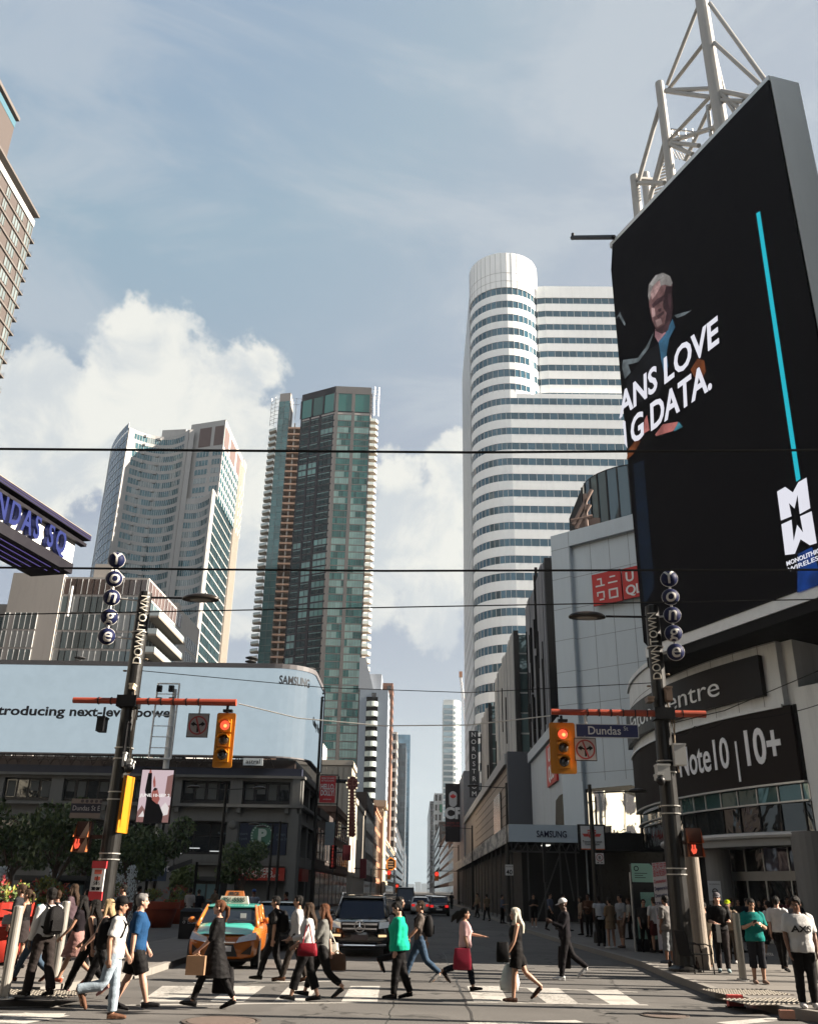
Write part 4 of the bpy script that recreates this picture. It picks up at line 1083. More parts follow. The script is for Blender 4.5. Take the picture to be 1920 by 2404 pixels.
def hoarding():
 t=thing('scaffold_gantry','steel pavement scaffold with pale printed hoarding along the right side of the street','scaffold',(8,66,0))
 Y=65.0;x0,x1=at(1194,1955,Y).x,at(1357,1955,Y).x;z0,z1=at(1270,1977,Y).z,at(1270,1936,Y).z
 BLU=M('hoarding_blue_grey',(.40,.47,.53),.6,var=.05)
 MB().box(x0,Y,z0,x1,Y+.1,z1).build('front_board',BLU,t)
 a=at(1259,1965,Y-.02)
 MB().text('SAMSUNG',at(1259,1950,Y).z-a.z,(a.x,Y-.01,a.z),depth=.02,bold=.015,align='LEFT',width=at(1329,1960,Y).x-a.x).build('lettering',M('navy_ink',(.01,.012,.04),.5),t)
 HB=M('hoarding_print',(.40,.37,.33),.7,var=.0);nt=NT(HB.node_tree)
 pz=nt.n['Principled BSDF'];g=nt.new('ShaderNodeNewGeometry');mp=nt.new('ShaderNodeMapping');nt.link(g.outputs['Position'],mp.inputs[0]);mp.inputs['Scale'].default_value=(1,.25,1)
 nn=nt.noise(mp.outputs[0],1.3,6,.65,.5);nt.link(nt.mix(nt.ramp(nn,.42,.6),(.50,.46,.41),(.17,.16,.16)),pz.inputs['Base Color'])
 MB().box(7.4,Y+3.6,.15,16,Y+4,z0).box(7.4,Y+4.0,.15,7.7,158,z0).build('black_backing',M('gantry_shade',(.008,.008,.009),.6),t)  # black sheets added to paint in the darkness under the scaffold
 y=Y;i=0
 while y<158:
  MB().box(x0-.02,y+.04,z0,x0+.08,y+4.46,z1).build('side_board',HB,t);y+=4.5
 def PT(p_,r_,n_):MB().tube(p_,r_,n_).build('pole',SS,t)
 SS=M('scaffold_steel',(.06,.06,.06),.5,.4)
 for yy in[Y+.3+4.5*k for k in range(21)]:PT([(x0+.2,yy,.15),(x0+.2,yy,z1)],.06,5)
 for xx in[x0+.2+(x1-x0-.4)*k/4 for k in range(5)]:PT([(xx,Y+.3,.15),(xx,Y+.3,z0)],.06,5)
 for i in range(8):
  u,v=x0+(x1-x0)*i/8,x0+(x1-x0)*(i+.5)/8;w_=x0+(x1-x0)*(i+1)/8
  PT([(u,Y+.05,z0-.05),(v,Y+.05,z0-.6)],.03,4);PT([(v,Y+.05,z0-.6),(w_,Y+.05,z0-.05)],.03,4)
 PT([(x0,Y+.05,z0-.62),(x1,Y+.05,z0-.62)],.05,5)
 PT([(x0+1.7,Y+.2,.2),(x0+3.5,Y+.2,z0-.6)],.05,5);PT([(x1-.5,Y+.2,1.5),(x0+3.8,Y+.2,z0-.6)],.05,5)
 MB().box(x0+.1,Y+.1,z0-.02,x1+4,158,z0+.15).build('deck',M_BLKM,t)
 for k in range(8):
  p=at(1283-k*13.2,1978+k*4.4,Y+2+k*4.0)
  MB().box(p.x-.25,p.y,z0-.12,p.x+.25,p.y+1.2,z0-.05).build('tube_light',EM('tube_light_white',(250,248,235),1.2),t)
 t2=thing('black_fascia','long black canopy fascia between the transit sign and the curved entrance','canopy',(16,62,0))
 a,b=at(1418,1958,62),at(1600,1958,62)
 MB().box(a.x-.05,62,at(1450,1998,62).z,b.x+1,63,at(1450,1955,62).z).box(a.x-4,62.3,2.6,a.x-3.8,62.6,5).build('board',M('fascia_black',(.012,.012,.013),.4),t2)
 s=thing('transit_sign','square white transit sign with a red winged emblem on the black canopy','sign',tuple(at(1389,1994,61.6)))
 q0,q1=at(1358,1996,61.6),at(1419,1936,61.6)
 MB().box(q0.x,61.6,q0.z,q1.x,61.75,q1.z).build('frame',M_BLK,s)
 wx=q1.x-q0.x;hz=q1.z-q0.z
 mb=MB().box(q0.x+wx*.1,61.57,q0.z+hz*.07,q1.x-wx*.06,61.6,q1.z-hz*.06);mb.mat(1);mb.box(q0.x+wx*.1,61.56,q0.z+hz*.03,q1.x-wx*.06,61.6,q0.z+hz*.068)
 mb.build('board',[M('transit_white',(.52,.53,.54),.5),M('transit_orange',(.6,.15,.05),.5)],s)
 cx_=(q0.x+q1.x)/2;cz=q0.z+hz*.6
 lg=MB()
 for sx in(-1,1):
  lg.add([(cx_+sx*.25,61.55,cz+.06),(cx_+sx*.62,61.55,cz+.06),(cx_+sx*.5,61.55,cz-.12),(cx_+sx*.25,61.55,cz-.12)],[(0,1,2,3)])
 lg.add([(cx_-.28,61.54,cz+.3),(cx_+.28,61.54,cz+.3),(cx_+.24,61.54,cz-.1),(cx_,61.54,cz-.34),(cx_-.24,61.54,cz-.1)],[(0,1,2,3,4)])
 lg.build('emblem',M('transit_red',(.48,.06,.05),.5),s)
 tx=MB();tx.text('TTC',.2,(cx_,61.53,cz+.02),depth=.01,bold=.01);tx.build('emblem_letters',M('transit_letter',(.55,.55,.55),.5),s)
 tx=MB();tx.text('Toronto Transit',.13,(cx_,61.55,q0.z+hz*.3),depth=.01,bold=.01);tx.text('Commission',.13,(cx_,61.55,q0.z+hz*.2),depth=.01,bold=.01);tx.build('lettering',M_BLK,s)
hoarding()
def blade(name,lab,Y,x0,y0,x1,y1,board,body,ink,extra=None):
 a,b=at(x0,y1,Y),at(x1,y0,Y)
 s=thing(name,lab,'sign',(a.x,Y,a.z))
 MB().box(a.x,Y,a.z,b.x,Y+.6,b.z).build('board',board,s)
 g=MB();n=len(body);st=(b.z-a.z)/max(n,1)
 for i,ch in enumerate(body):g.text(ch,st*.62,((a.x+b.x)/2,Y-.01,b.z-st*(i+.82)),depth=.03)
 if n:g.build('lettering',ink,s)
 MB().box(b.x,Y+.2,a.z+1,b.x+1.5,Y+.4,a.z+1.3).box(b.x,Y+.2,b.z-1.3,b.x+1.5,Y+.4,b.z-1).build('bracket',M_BLK,s)
 return s,a,b
blade('vertical_sign','tall dark blade sign with stacked white letters beside the striped tower',172,1102,1716,1122,1872,M('blade_dark',(.03,.032,.036),.5),'NORDSTROM',M('blade_letter',(.62,.62,.62),.5))
s,a,b=blade('vertical_sign','dark vertical banner sign with a red maple leaf badge over the street',200,1045,1840,1081,1976,M('banner_dark',(.022,.018,.02),.6),'',None)
cx_,wd=(a.x+b.x)/2,b.x-a.x;zc=a.z+(b.z-a.z)*.73
mb=MB();P=[(cx_+.85*math.cos(t_),zc+(.75 if math.sin(t_)>=0 else-.75)+.85*math.sin(t_))for t_ in[i*math.pi/12 for i in range(24)]]
mb.add([(x,199.95,z)for x,z in P],[tuple(range(24))]);mb.build('badge',M('badge_grey',(.5,.5,.5),.5),s)
LEAF=[(0,1),(.15,.68),(.38,.8),(.3,.42),(.55,.62),(.6,.45),(.95,.5),(.82,.25),(.98,.1),(.5,-.25),(.55,-.42),(.06,-.32),(.06,-.8)]
LEAF=LEAF+[(-x,z)for x,z in LEAF[:0:-1]]
MB().add([(cx_+x*.68,199.92,zc+.45+z*.68)for x,z in LEAF],[tuple(range(len(LEAF)))]).build('maple_leaf',M('leaf_red',(.55,.03,.03),.5),s)
g=MB();g.text('CF',2.1,(cx_,199.93,a.z+(b.z-a.z)*.40),depth=.02,bold=.05);g.box(cx_-1.3,199.9,a.z+(b.z-a.z)*.555,cx_+1.3,199.95,a.z+(b.z-a.z)*.565);g.build('lettering',M('blade_letter2',(.66,.66,.66),.5),s)
g=MB();g.text('HOME OF',.42,(cx_,199.93,a.z+(b.z-a.z)*.3),depth=.02);g.text('TEAM CANADA',.42,(cx_,199.93,a.z+(b.z-a.z)*.255),depth=.02);g.build('small_lettering',M('banner_ink_red',(.28,.05,.05),.5),s)
#  corner store with the long pale screen
def corner_store():
 Y=82.0
 t=thing('corner_store','three storey grey stone corner store carrying the long pale blue screen','building',(-25,95,0))
 FX=lambda px,py=1850:at(px,py,Y).x
 FZ=lambda py,px=560:at(px,py,Y).z
 XR=-10.45
 ST=M('store_stone',(.115,.115,.112),.75,var=.1,scale=.8,dirt=.3);NAVY=M('store_navy',(.020,.024,.042),.5)
 XL=FX(-190)
 piers=[FX(p)for p in(697,556,413,272,135,-5,-150)]
 z=dict(par=FZ(1803),cor=FZ(1824),w3t=FZ(1834),w3b=FZ(1886),sill=FZ(1893),fr=FZ(1930),w2b=FZ(2007),band=FZ(2032))
 mb=MB()
 mb.box(XL,Y+.5,0,XR-.5,97,z['par'])
 mb.mat(1);mb.box(XL,Y-.1,z['cor']+.1,XR+.1,97,z['par']);mb.mat(0)
 mb.box(XL,Y-.45,z['cor']-.12,XR+.45,97.2,z['cor']+.1);mb.box(XL,Y-.15,z['w3t'],XR+.15,97.1,z['cor']-.12)
 mb.box(XL,Y-.5,z['sill']-.1,XR+.5,97.2,z['sill']+.16);mb.box(XL,Y,z['fr']+.05,XR,97,z['sill']-.1)
 mb.box(XL,Y-.2,z['fr'],XR+.2,97.1,z['fr']+.35);mb.box(XL,Y-.06,z['band'],XR+.06,97,z['w2b'])
 for p in piers:
  w_=.55
  mb.box(p-w_,Y-.12,.15,p+w_,Y+.6,z['cor'])
  mb.box(p-w_*.8,Y-.22,z['w2b'],p+w_*.8,Y-.1,z['fr'])
  mb.lathe([(.34,-.05),(.34,.05)],(p,Y-.2,z['fr']-.3),12)if False else mb.ball((p,Y-.3,z['fr']-.25),(.36,.1,.36),10,6)
  mb.box(p-.9,Y-.4,z['sill']-.55,p-.55,Y-.1,z['sill']-.1);mb.box(p+.2,Y-.4,z['sill']-.55,p+.55,Y-.1,z['sill']-.1)
 for i in range(len(piers)-1):
  a,b=piers[i+1]+.8,piers[i]-.8
  for k in range(3):
   u0,u1=a+(b-a)*(k+.05)/3,a+(b-a)*(k+.95)/3
   mb.box(u0,Y-.11,z['band']+.25,u1,Y-.05,z['w2b']-.3)
  n=22
  for k in range(n):u=a+(b-a)*(k+.5)/n;mb.box(u-.09,Y-.3,z['fr']+.05,u+.09,Y-.18,z['fr']+.28)
 for yy in(82.0,88.5,95.5):
  mb.box(XR-.6,yy-.4,.15,XR+.12,yy+.6,z['cor'])
 mb.build('wall',[ST,NAVY],t)
 FR_=M('store_frame',(.016,.016,.018),.4);BL=M('roller_blind',(.085,.09,.09),.8,var=.25,rnd=.6);GLs=GL('store_glass',(.012,.016,.02),.05,.15,1.0,wav=.1,rnd=.5)
 rnd=random.Random(4)
 for i in range(len(piers)-1):
  a,b=piers[i+1]+.6,piers[i]-.6
  mb=MB()
  mb.box(a,Y+.25,z['w3b'],b,Y+.5,z['w3t']);mb.mat(1)
  for k in range(4):
   u0,u1=a+(b-a)*(k+.10)/4,a+(b-a)*(k+.92)/4
   d=rnd.choice((.0,.0,.25,.45,.7));mb.mat(1);mb.quad((u0,Y+.24,z['w3b']+.25),(u1,Y+.24,z['w3b']+.25),(u1,Y+.24,z['w3t']-.15),(u0,Y+.24,z['w3t']-.15))
   if d<.7:mb.mat(2);zb_=z['w3b']+.3+d*2;mb.quad((u0+.05,Y+.235,zb_),(u1-.05,Y+.235,zb_),(u1-.05,Y+.235,z['w3t']-.2),(u0+.05,Y+.235,z['w3t']-.2))
  mb.build('window',[FR_,GLs,BL],t)
  if i!=0:
   mb=MB();mb.box(a,Y+.3,z['w2b'],b,Y+.5,z['fr']);mb.mat(1)
   for k in range(3):
    u0,u1=a+(b-a)*(k+.04)/3,a+(b-a)*(k+.96)/3
    mb.quad((u0,Y+.29,z['w2b']+.2),(u1,Y+.29,z['w2b']+.2),(u1,Y+.29,z['fr']-1.2),(u0,Y+.29,z['fr']-1.2));mb.quad((u0,Y+.29,z['fr']-1.1),(u1,Y+.29,z['fr']-1.1),(u1,Y+.29,z['fr']-.15),(u0,Y+.29,z['fr']-.15))
   mb.build('show_window',[FR_,GLs],t)
   if i<3:
    mb=MB()
    for k in range(3):u=a+1+k*1.9;mb.box(u,Y+.2,z['fr']-2.2-k*.22,u+1.0,Y+.27,z['fr']-2.14-k*.22)
    mb.build('strip_light',EM('cool_strip',(235,240,240),.9),t)
  mb=MB();mb.box(a,Y+.8,.15,b,Y+1.0,z['band'])
  mb.mat(1)
  for k in range(5):
   u0,u1=a+(b-a)*(k+.06)/5,a+(b-a)*(k+.94)/5
   mb.quad((u0,Y+.79,.5),(u1,Y+.79,.5),(u1,Y+.79,2.7),(u0,Y+.79,2.7));mb.quad((u0,Y+.79,2.85),(u1,Y+.79,2.85),(u1,Y+.79,z['band']-.3),(u0,Y+.79,z['band']-.3))
  mb.build('shopfront',[FR_,GLs],t)
  if i<5:mb=MB();u=a+rnd.uniform(.1,.5)*(b-a);mb.box(u,Y+.76,rnd.uniform(1.0,1.6),u+rnd.uniform(.8,1.8),Y+.78,rnd.uniform(2.0,2.6));mb.build('lit_display',EM('lit_display_%d'%(i%3),((190,176,130),(120,150,150),(165,130,95))[i%3],.7,.8),t)
 for a,b in((82.7,88.0),(89.2,95.0)):
  for lo,hi in((z['w3b'],z['w3t']),(z['w2b'],z['fr']),(.4,z['band'])):
   mb=MB().box(XR-.55,a,lo,XR-.35,b,hi);mb.mat(1)
   for k in range(3):y0=a+(b-a)*(k+.08)/3;y1=a+(b-a)*(k+.92)/3;mb.quad((XR-.34,y0,lo+.2),(XR-.34,y1,lo+.2),(XR-.34,y1,hi-.2),(XR-.34,y0,hi-.2))
   mb.build('side_window',[FR_,GLs],t)
 zs0,zs1=FZ(1777),FZ(1573)
 mb=MB()
 mb.box(XL,Y+.4,z['par'],XR-.6,96,zs0-.15)
 for k in range(60):
  u=XL+k*.95
  if u>XR-3:break
  mb.tube([(u,Y-.3,z['par']),(u+.5,Y-.3,zs0)],.05,4);mb.tube([(u+.95,Y-.3,z['par']),(u+.5,Y-.3,zs0)],.05,4)
 mb.tube([(XL,Y-.3,zs0-.08),(XR-3,Y-.3,zs0-.08)],.09,5);mb.tube([(XL,Y-.3,z['par']+.45),(XR-3,Y-.3,z['par']+.45)],.05,5)
 mb.build('lattice',M('lattice_brown',(.055,.04,.035),.6,var=.4,scale=2),t)
 for px,py in((185,1566),(588,1566),(727,1592),(748,1640)):
  p=at(px,py,Y+2 if px<700 else(85 if px<740 else 91))
  cw=MB()
  for k in range(4):cw.lathe([(.25,0),(.55,.06),(.55,.12),(.25,.22)],(p.x,p.y,p.z-.3+k*.36),10)
  cw.build('roof_cowl',M('cowl_dark',(.03,.028,.028),.6),t)
  # ---- the screen itself
 s=thing('video_screen','long pale blue wraparound video screen with black lettering on the corner store','billboard',(-25,Y,zs0))
 xa=FX(640,1700);R_=3.2
 line_=[(XL,Y-.9),(xa,Y-.9)]+[(xa+(XR+.55-xa)*math.sin(a),Y-.9+R_*(1-math.cos(a)))for a in[i*math.pi/16 for i in range(1,9)]]+[(XR+.55,92.6)]
 mb=MB();ribbon(mb,line_,zs0,zs1,-.3,0);mb.build('panel',EM('screen_pale_blue',(171,187,196),1.0,.035),s)
 mb=MB();ribbon(mb,line_,zs1,zs1+.42,-.4,.12);ribbon(mb,line_,zs0-.12,zs0,-.4,.06);ribbon(mb,[(XR+.55,92.6),(XR+.55,92.9)],zs0,zs1+.4,-.4,.12)
 mb.build('screen_frame',M('screen_frame_grey',(.10,.095,.10),.5),s)
 INK=M('screen_ink',(.006,.008,.012),.6)
 cum=[0]
 for a,b in zip(line_,line_[1:]):cum.append(cum[-1]+math.hypot(b[0]-a[0],b[1]-a[1]))
 def along(u,t_):
  i=max(j for j in range(len(cum)-1)if cum[j]<=u);a,b=line_[i],line_[i+1];n=outn(a,b)
  q=lerp2(a,b,(u-cum[i])/(cum[i+1]-cum[i]));return(q[0]+n.x*t_,q[1]+n.y*t_)
 def put(body,u0,zb,h,wd,bold=.0,fine=.35):
  def bend(x,y,dz):q=along(u0+x,.01+dz);return(q[0],q[1],zb+y)
  MB().text(body,h,(0,0,0),depth=.02,bold=bold,align='LEFT',width=wd,bend=bend,fine=fine).build('lettering',INK,s)
 yl=Y-.9
 ux=lambda px,py:at(px,py,yl).x-XL
 zb=at(280,1682,yl).z;hh=at(280,1660,yl).z-zb
 put('next-level power',ux(162,1682),zb,hh*.95,ux(415,1682)-ux(162,1682),.03)
 w2=(ux(150,1682)-ux(10,1682));put('Introducing',ux(-36,1682),zb,hh*.95,ux(150,1682)-ux(-36,1682),.03)
 us=ux(640,1600);put('SAMSUNG',ux(655,1603),at(680,1610,Y).z,.74,3.2,.03)
 put('Galaxy Note10',cum[-1]-8.6,at(735,1712,88).z-.2,.75,7.6,.02)
 # ---- signs on the facade
 a,b=piers[1]+.62,piers[0]-.62
 g=thing('parking_banner','dark navy banner with a round green P badge on the corner store','banner',((a+b)/2,Y,z['w2b']))
 MB().box(a,Y-.1,z['w2b']+.05,b,Y+.3,z['fr']-.05).build('board',M('banner_navy',(.012,.018,.038),.55),g)
 c0=at(616,1962,Y)
 rg=MB();rg.lathe([(1.0,0),(1.0,.05)],(0,0,0),28);rg.v=[(c0.x+x,Y-.12-zz_,c0.z+y)for x,y,zz_ in rg.v];rg.build('badge',M('badge_green',(.05,.13,.09),.5),g)
 rg=MB()
 for k in range(24):a_=k*math.pi/12;rg.box(c0.x+.88*math.cos(a_)-.06,Y-.19,c0.z+.88*math.sin(a_)-.06,c0.x+.88*math.cos(a_)+.06,Y-.17,c0.z+.88*math.sin(a_)+.06)
 rg.text('P',.95,(c0.x,Y-.18,c0.z-.45),depth=.03,bold=.05);rg.build('badge_letter',M('badge_letter',(.34,.40,.37),.5),g)
 tx=MB();tx.text('Yonge-Dundas Square',.2,(c0.x-1.25,Y-.12,c0.z+.05),align='RIGHT');tx.text('self-park',.2,(c0.x-1.25,Y-.12,c0.z-.35),align='RIGHT');tx.text('garage',.2,(c0.x+1.25,Y-.12,c0.z+.05),align='LEFT');tx.text('open 24 hours',.2,(c0.x+1.25,Y-.12,c0.z-.35),align='LEFT')
 tx.build('lettering',M('banner_dim_ink',(.10,.13,.15),.6),g)
 g=thing('shop_fascia','long red shop fascia with white lettering at the foot of the corner store','sign',((a+b)/2,Y-.4,3))
 zf0,zf1=FZ(2066),FZ(2036)
 MB().box(a-.6,Y-.55,zf0,b+.1,Y-.1,zf1).build('board',M('fascia_red',(.30,.032,.02),.5),g)
 tx=MB();p=at(570,2052,Y);tx.text('SHOPPERS',.5,(p.x,Y-.56,p.z),align='LEFT',width=at(642,2052,Y).x-p.x,bold=.02);tx.text('DRUG MART',.24,(at(596,2060,Y).x,Y-.56,at(596,2060,Y).z),align='LEFT',width=2.2)
 tx.build('lettering',M('fascia_letter',(.5,.46,.42),.5),g)
 MB().box(XR+.1,83,zf0,XR+.5,88,zf1).build('side_board',M('fascia_red_dark',(.2,.02,.014),.5),g)
 g=thing('small_sign','small white lettered panel under the left part of the pale screen','sign',tuple(at(594,1797,Y-1)))
 o=g.location;w_=at(617,1797,Y-1).x-at(571,1797,Y-1).x
 MB().box(o.x-w_/2,Y-1.06,o.z,o.x+w_/2,Y-1,o.z+.62).build('board',M('sign_pale',(.52,.56,.58),.5),g)
 MB().text('astral',.36,(o.x,Y-1.07,o.z+.16),depth=.01,bold=.012,width=w_*.72).build('lettering',INK,g)
 return t
corner_store()
#  rows of buildings down the street
def street_building(lab,side,Y0,Y1,h,mat,X=None,depth=14,floors=4,wmat=None,name='shop_building',para=.6,cols=None,rec=None,win=True):
 X=X if X is not None else(-10.4 if side<0 else 10.6)
 t=thing(name,lab,'building',(X+side*depth/2,(Y0+Y1)/2,0))
 mb=MB();x0,x1=(X-depth,X)if side<0 else(X,X+depth)
 mb.box(x0,Y0,0,x1,Y1,h)
 o=.25
 mb.box(x0-(0 if side<0 else o),Y0-o,h-para,x1+(o if side<0 else 0),Y1,h+.15)
 mb.box(x0-(0 if side<0 else .12),Y0-.12,3.9,x1+(.12 if side<0 else 0),Y1,4.4)
 mb.build('wall',mat,t)
 if not win:return t
 wmat=wmat or[GL('street_glass',(.02,.025,.03),.08,.2,.9,rnd=.6),M('street_frame',(.12,.11,.10),.6)]
 fh=(h-4.6-para)/max(floors,1);n=cols or max(2,int((Y1-Y0)/3.2));nx=max(2,int(depth/3.4))
 nrm=1 if side<0 else-1
 for k in range(floors):
  z0=4.9+k*fh;z1=z0+fh*.68;mb=MB()
  for i in range(n):
   ya=Y0+(Y1-Y0)*(i+.2)/n;yb=Y0+(Y1-Y0)*(i+.8)/n;xf=X+nrm*.05
   mb.mat(1);mb.box(xf-nrm*.2,ya-.1,z0-.12,xf+nrm*.06,yb+.1,z0);mb.mat(0);mb.box(xf-nrm*.2,ya,z0,xf,yb,z1)
  for i in range(nx):
   xa=x0+depth*(i+.2)/nx;xb=x0+depth*(i+.8)/nx
   mb.mat(1);mb.box(xa-.1,Y0-.1,z0-.12,xb+.1,Y0+.2,z0);mb.mat(0);mb.box(xa,Y0-.05,z0,xb,Y0+.2,z1)
  mb.build('window_row',wmat,t)
 mb=MB();xf=X+nrm*.03
 m_=max(2,int((Y1-Y0)/5))
 for i in range(m_):mb.box(xf-nrm*.2,Y0+(Y1-Y0)*(i+.08)/m_,.3,xf,Y0+(Y1-Y0)*(i+.92)/m_,3.6)
 mb.build('shopfront',wmat[0],t)
 return t
BRK=M('brown_brick',(.10,.055,.04),.85,var=.25,scale=2);DKB=M('dark_brick',(.045,.035,.032),.85,var=.25,scale=2);ORB=M('orange_brick',(.28,.13,.075),.85,var=.2,scale=2)
CRM=M('cream_terracotta',(.52,.42,.31),.75,var=.1,dirt=.2);BEI=M('beige_ribbed',(.46,.41,.345),.7,var=.06);GRY=M('street_grey',(.22,.22,.225),.7,var=.1,dirt=.2);SLT=M('slate_wall',(.07,.072,.08),.6)
street_building('dark brick row of shops just past the corner store',-1,97.5,118,9.6,DKB,floors=1)
street_building('low brown brick shop building behind the bulb lit vertical sign',-1,118,141,11.5,BRK,floors=2)
tb=street_building('windowless beige ribbed theatre block below the green tower',-1,142,152,20.2,BEI,floors=1,depth=9,win=False)
mb=MB()
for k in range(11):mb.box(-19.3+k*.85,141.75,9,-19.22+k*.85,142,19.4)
mb.build('wall_rib',M('rib_tan',(.3,.27,.23),.8),tb)  # ribs a little darker than the beige wall
mb=MB().box(-19,143,20.4,-15,149,23.0);mb.build('roof_box',M('roof_box_pale',(.62,.61,.58),.7),tb)
tb2=street_building('second lower beige ribbed block farther along the left row',-1,152.2,186,15.6,BEI,X=-8.9-1.4,depth=9,win=False)
st=street_building('stepped dark brick building with a blank black end wall',-1,187,222,17.5,DKB,floors=3)
MB().box(-15,190,17.6,-10.5,221.8,20.4).build('stepped_top',DKB,st)
cl=street_building('sunlit orange brick building with cream corner pilasters',-1,224,262,20.5,ORB,floors=4)
mb=MB()
mb.box(-12.0,262.2,0,-9.9,276,23.5);mb.box(-12.5,261.6,23.5,-9.0,276.6,25.2);mb.box(-12.2,261.9,21.4,-9.6,262.2,22.6)
for y in(262.2,266,270,274):mb.lathe([(.75,0),(.62,9),(.62,20),(.95,21.2)],(-9.9,y+.4,1.0),10)
mb.build('pilaster_front',CRM,cl)
street_building('narrow cream building with a green pennant past the pilastered front',-1,300,420,17,CRM,floors=4)
street_building('long dark office row far down the left side',-1,424,880,30,SLT,floors=6,cols=24,para=.8)
street_building('dark grey low shops beyond the banner with the maple leaf',1,245,330,15,GRY,floors=3)
street_building('brown brick corner building far down the right side',1,331,470,22,BRK,floors=5,cols=12)
street_building('dark bank building with a thin edge far down the right side',1,472,640,34,DKB,floors=7,cols=12)
street_building('black slab building closing the right side of the street',1,860,1100,78,SLT,floors=12,cols=12,depth=20)
def slab_tower(lab,side,X,Y,wd,dp,h,mat,wmat,cols,fh,wf=.6,hf=.55,name='office_tower',top=0,balc=False,g0=.0):
 t=thing(name,lab,'tower',(X+side*wd/2,Y,0));x0,x1=(X-wd,X)if side<0 else(X,X+wd)
 MB().box(x0,Y,0,x1,Y+dp,h).build('wall',mat,t)
 n=int((h-2-top)/fh)
 for k in range(n):
  z1=h-top-1-k*fh;z0=z1-fh*hf
  if z0<h*g0:break
  mb=MB()
  for i in range(cols):
   xa=x0+wd*(i+.5-wf/2)/cols;xb=x0+wd*(i+.5+wf/2)/cols;mb.box(xa,Y-.12,z0,xb,Y+.3,z1)
  xs=X
  for i in range(max(1,int(dp/(wd/cols)))):
   ya=Y+(i+.5-wf/2)*wd/cols;yb=ya+wf*wd/cols
   if yb<Y+dp:mb.box(xs-.3 if side<0 else xs-.12,ya,z0,xs+.12 if side<0 else xs+.3,yb,z1)
  mb.build('window_row',wmat,t)
 return t,x0,x1
DW=GL('far_dark_window',(.035,.03,.028),.15,.1,.7,rnd=.6)
t,x0,x1=slab_tower('blue grey condominium tower with a stack of curved balconies',-1,-10.6,300,9.5,20,64,M('condo_blue_grey',(.27,.31,.36),.6,var=.05),DW,1,3.2,.15,.5,name='residential_tower')
for k in range(17):
 z=60-k*3.25;mb=MB();xc=x0+4.2
 P=[(xc+1.9*math.cos(a),300-1.5*math.sin(a))for a in[i*math.pi/8 for i in range(9)]]
 mb.prism(P,z-1.6,z);mb.mat(1);mb.box(xc-1.9,299.9,z,xc+1.9,300.1,z+1.6);mb.build('balcony',[M('balcony_grey_green',(.40,.45,.43),.5),M_BLKM],t)
mb=MB().box(x0+2,303,64,x0+7,312,70);mb.hull([(x0-.5,300,64),(x0+4.5,300,64),(x0+4.5,318,64),(x0-.5,318,64)],[(x0-.5,300,75),(x0+1.5,300,75),(x0+1.5,318,75),(x0-.5,318,75)]);mb.build('roof_mass',M('condo_top',(.33,.35,.38),.6),t)
slab_tower('brown brick tower top peeping out behind the blue grey tower',-1,-10.4,345,6,12,76,M('brown_tower_brick',(.26,.14,.10),.8),DW,2,3.4,.5,.5,g0=.6)
slab_tower('pale grid fronted office tower between the blue grey and black glass towers',-1,-10.2,420,12.5,25,69.5,M('pale_grid',(.58,.54,.50),.7,var=.05),DW,4,4.2,.66,.62)
slab_tower('black glass tower with bright streaks of reflection',-1,-10.1,700,16,60,106,M('black_glass_wall',(.03,.04,.05),.12,var=.6,scale=.05,spec=.8),GL('black_tower_glass',(.06,.09,.11),.06,.4,.9,wav=.2,rnd=.8),4,4.2,.8,.7)
slab_tower('slim blue glass tower at the far end of the left row',-1,-10.0,1000,20,30,160,M('blue_glass_wall',(.10,.19,.26),.15,.3,var=.2,scale=.03),GL('blue_tower_glass',(.12,.24,.32),.06,.4,.9,rnd=.6),3,5,.7,.7)
slab_tower('white concrete grid building with a small green sign far down the right',1,10.4,620,15,30,62,M('white_grid',(.62,.60,.57),.7),DW,6,6.2,.55,.6)
mb=MB();o=thing('bank_sign','small green square sign on the white grid building','sign',(14.4,619.5,52));MB().box(14,619.2,50,19,619.7,55).build('board',M('bank_green',(.05,.25,.14),.5),o)
t=thing('residential_tower','slender pale tower with a rounded sunlit side at the right of the street gap','tower',(24,600,0))
a,b=at(1040,1700,600),at(1083,1700,600);zt=at(1060,1642,600).z
pl=[(a.x,606),(a.x,600)]+[(a.x+(b.x-a.x)*.55+(b.x-a.x)*.45*math.sin(u),600+9*(1-math.cos(u)))for u in[i*math.pi/12 for i in range(7)]]+[(b.x,622),(a.x,622)]
MB().prism(pl,0,zt-4).prism([(x*.98+.6,y+1)for x,y in pl],zt-4,zt).build('wall',M('pale_tower',(.55,.57,.56),.5),t)
PG2=GL('pale_tower_glass',(.32,.42,.46),.12,.25,.8,rnd=.7)
for k in range(30):
 mb=MB();panes(mb,pl[1:3]if False else[pl[1],(a.x+(b.x-a.x)*.55,600)],zt-6-k*3.6,zt-3.6-k*3.6,.1,0,1,.15,.1)
 panes(mb,pl[2:9],zt-6-k*3.6,zt-4.2-k*3.6,.1,0,1,.15,.1);mb.build('window_row',[PG2,FRW],t)
t=thing('tower_crane','white lattice crane jib leaning beside the striped tower','crane',tuple(at(1102,1790,480)))
mb=MB();p,q=at(1100,1745,480),at(1081,1590,480);d=q-p
for ox in(-.7,.7):mb.tube([p+Vector((ox*1.4,0,0)),q+Vector((ox*.5,0,0))],.22,5)
for k in range(22):
 u,v=p+d*(k/22),p+d*((k+1)/22);s=-1 if k%2 else 1;mb.tube([u+Vector((s*.8,0,0)),v-Vector((s*.8,0,0))],.14,4)
mb.build('jib',M('crane_white',(.62,.58,.54),.5),t);MB().box(q.x-.8,479,q.z,q.x+.9,481,q.z+3).build('tip',M('crane_rust',(.4,.2,.12),.6),t)
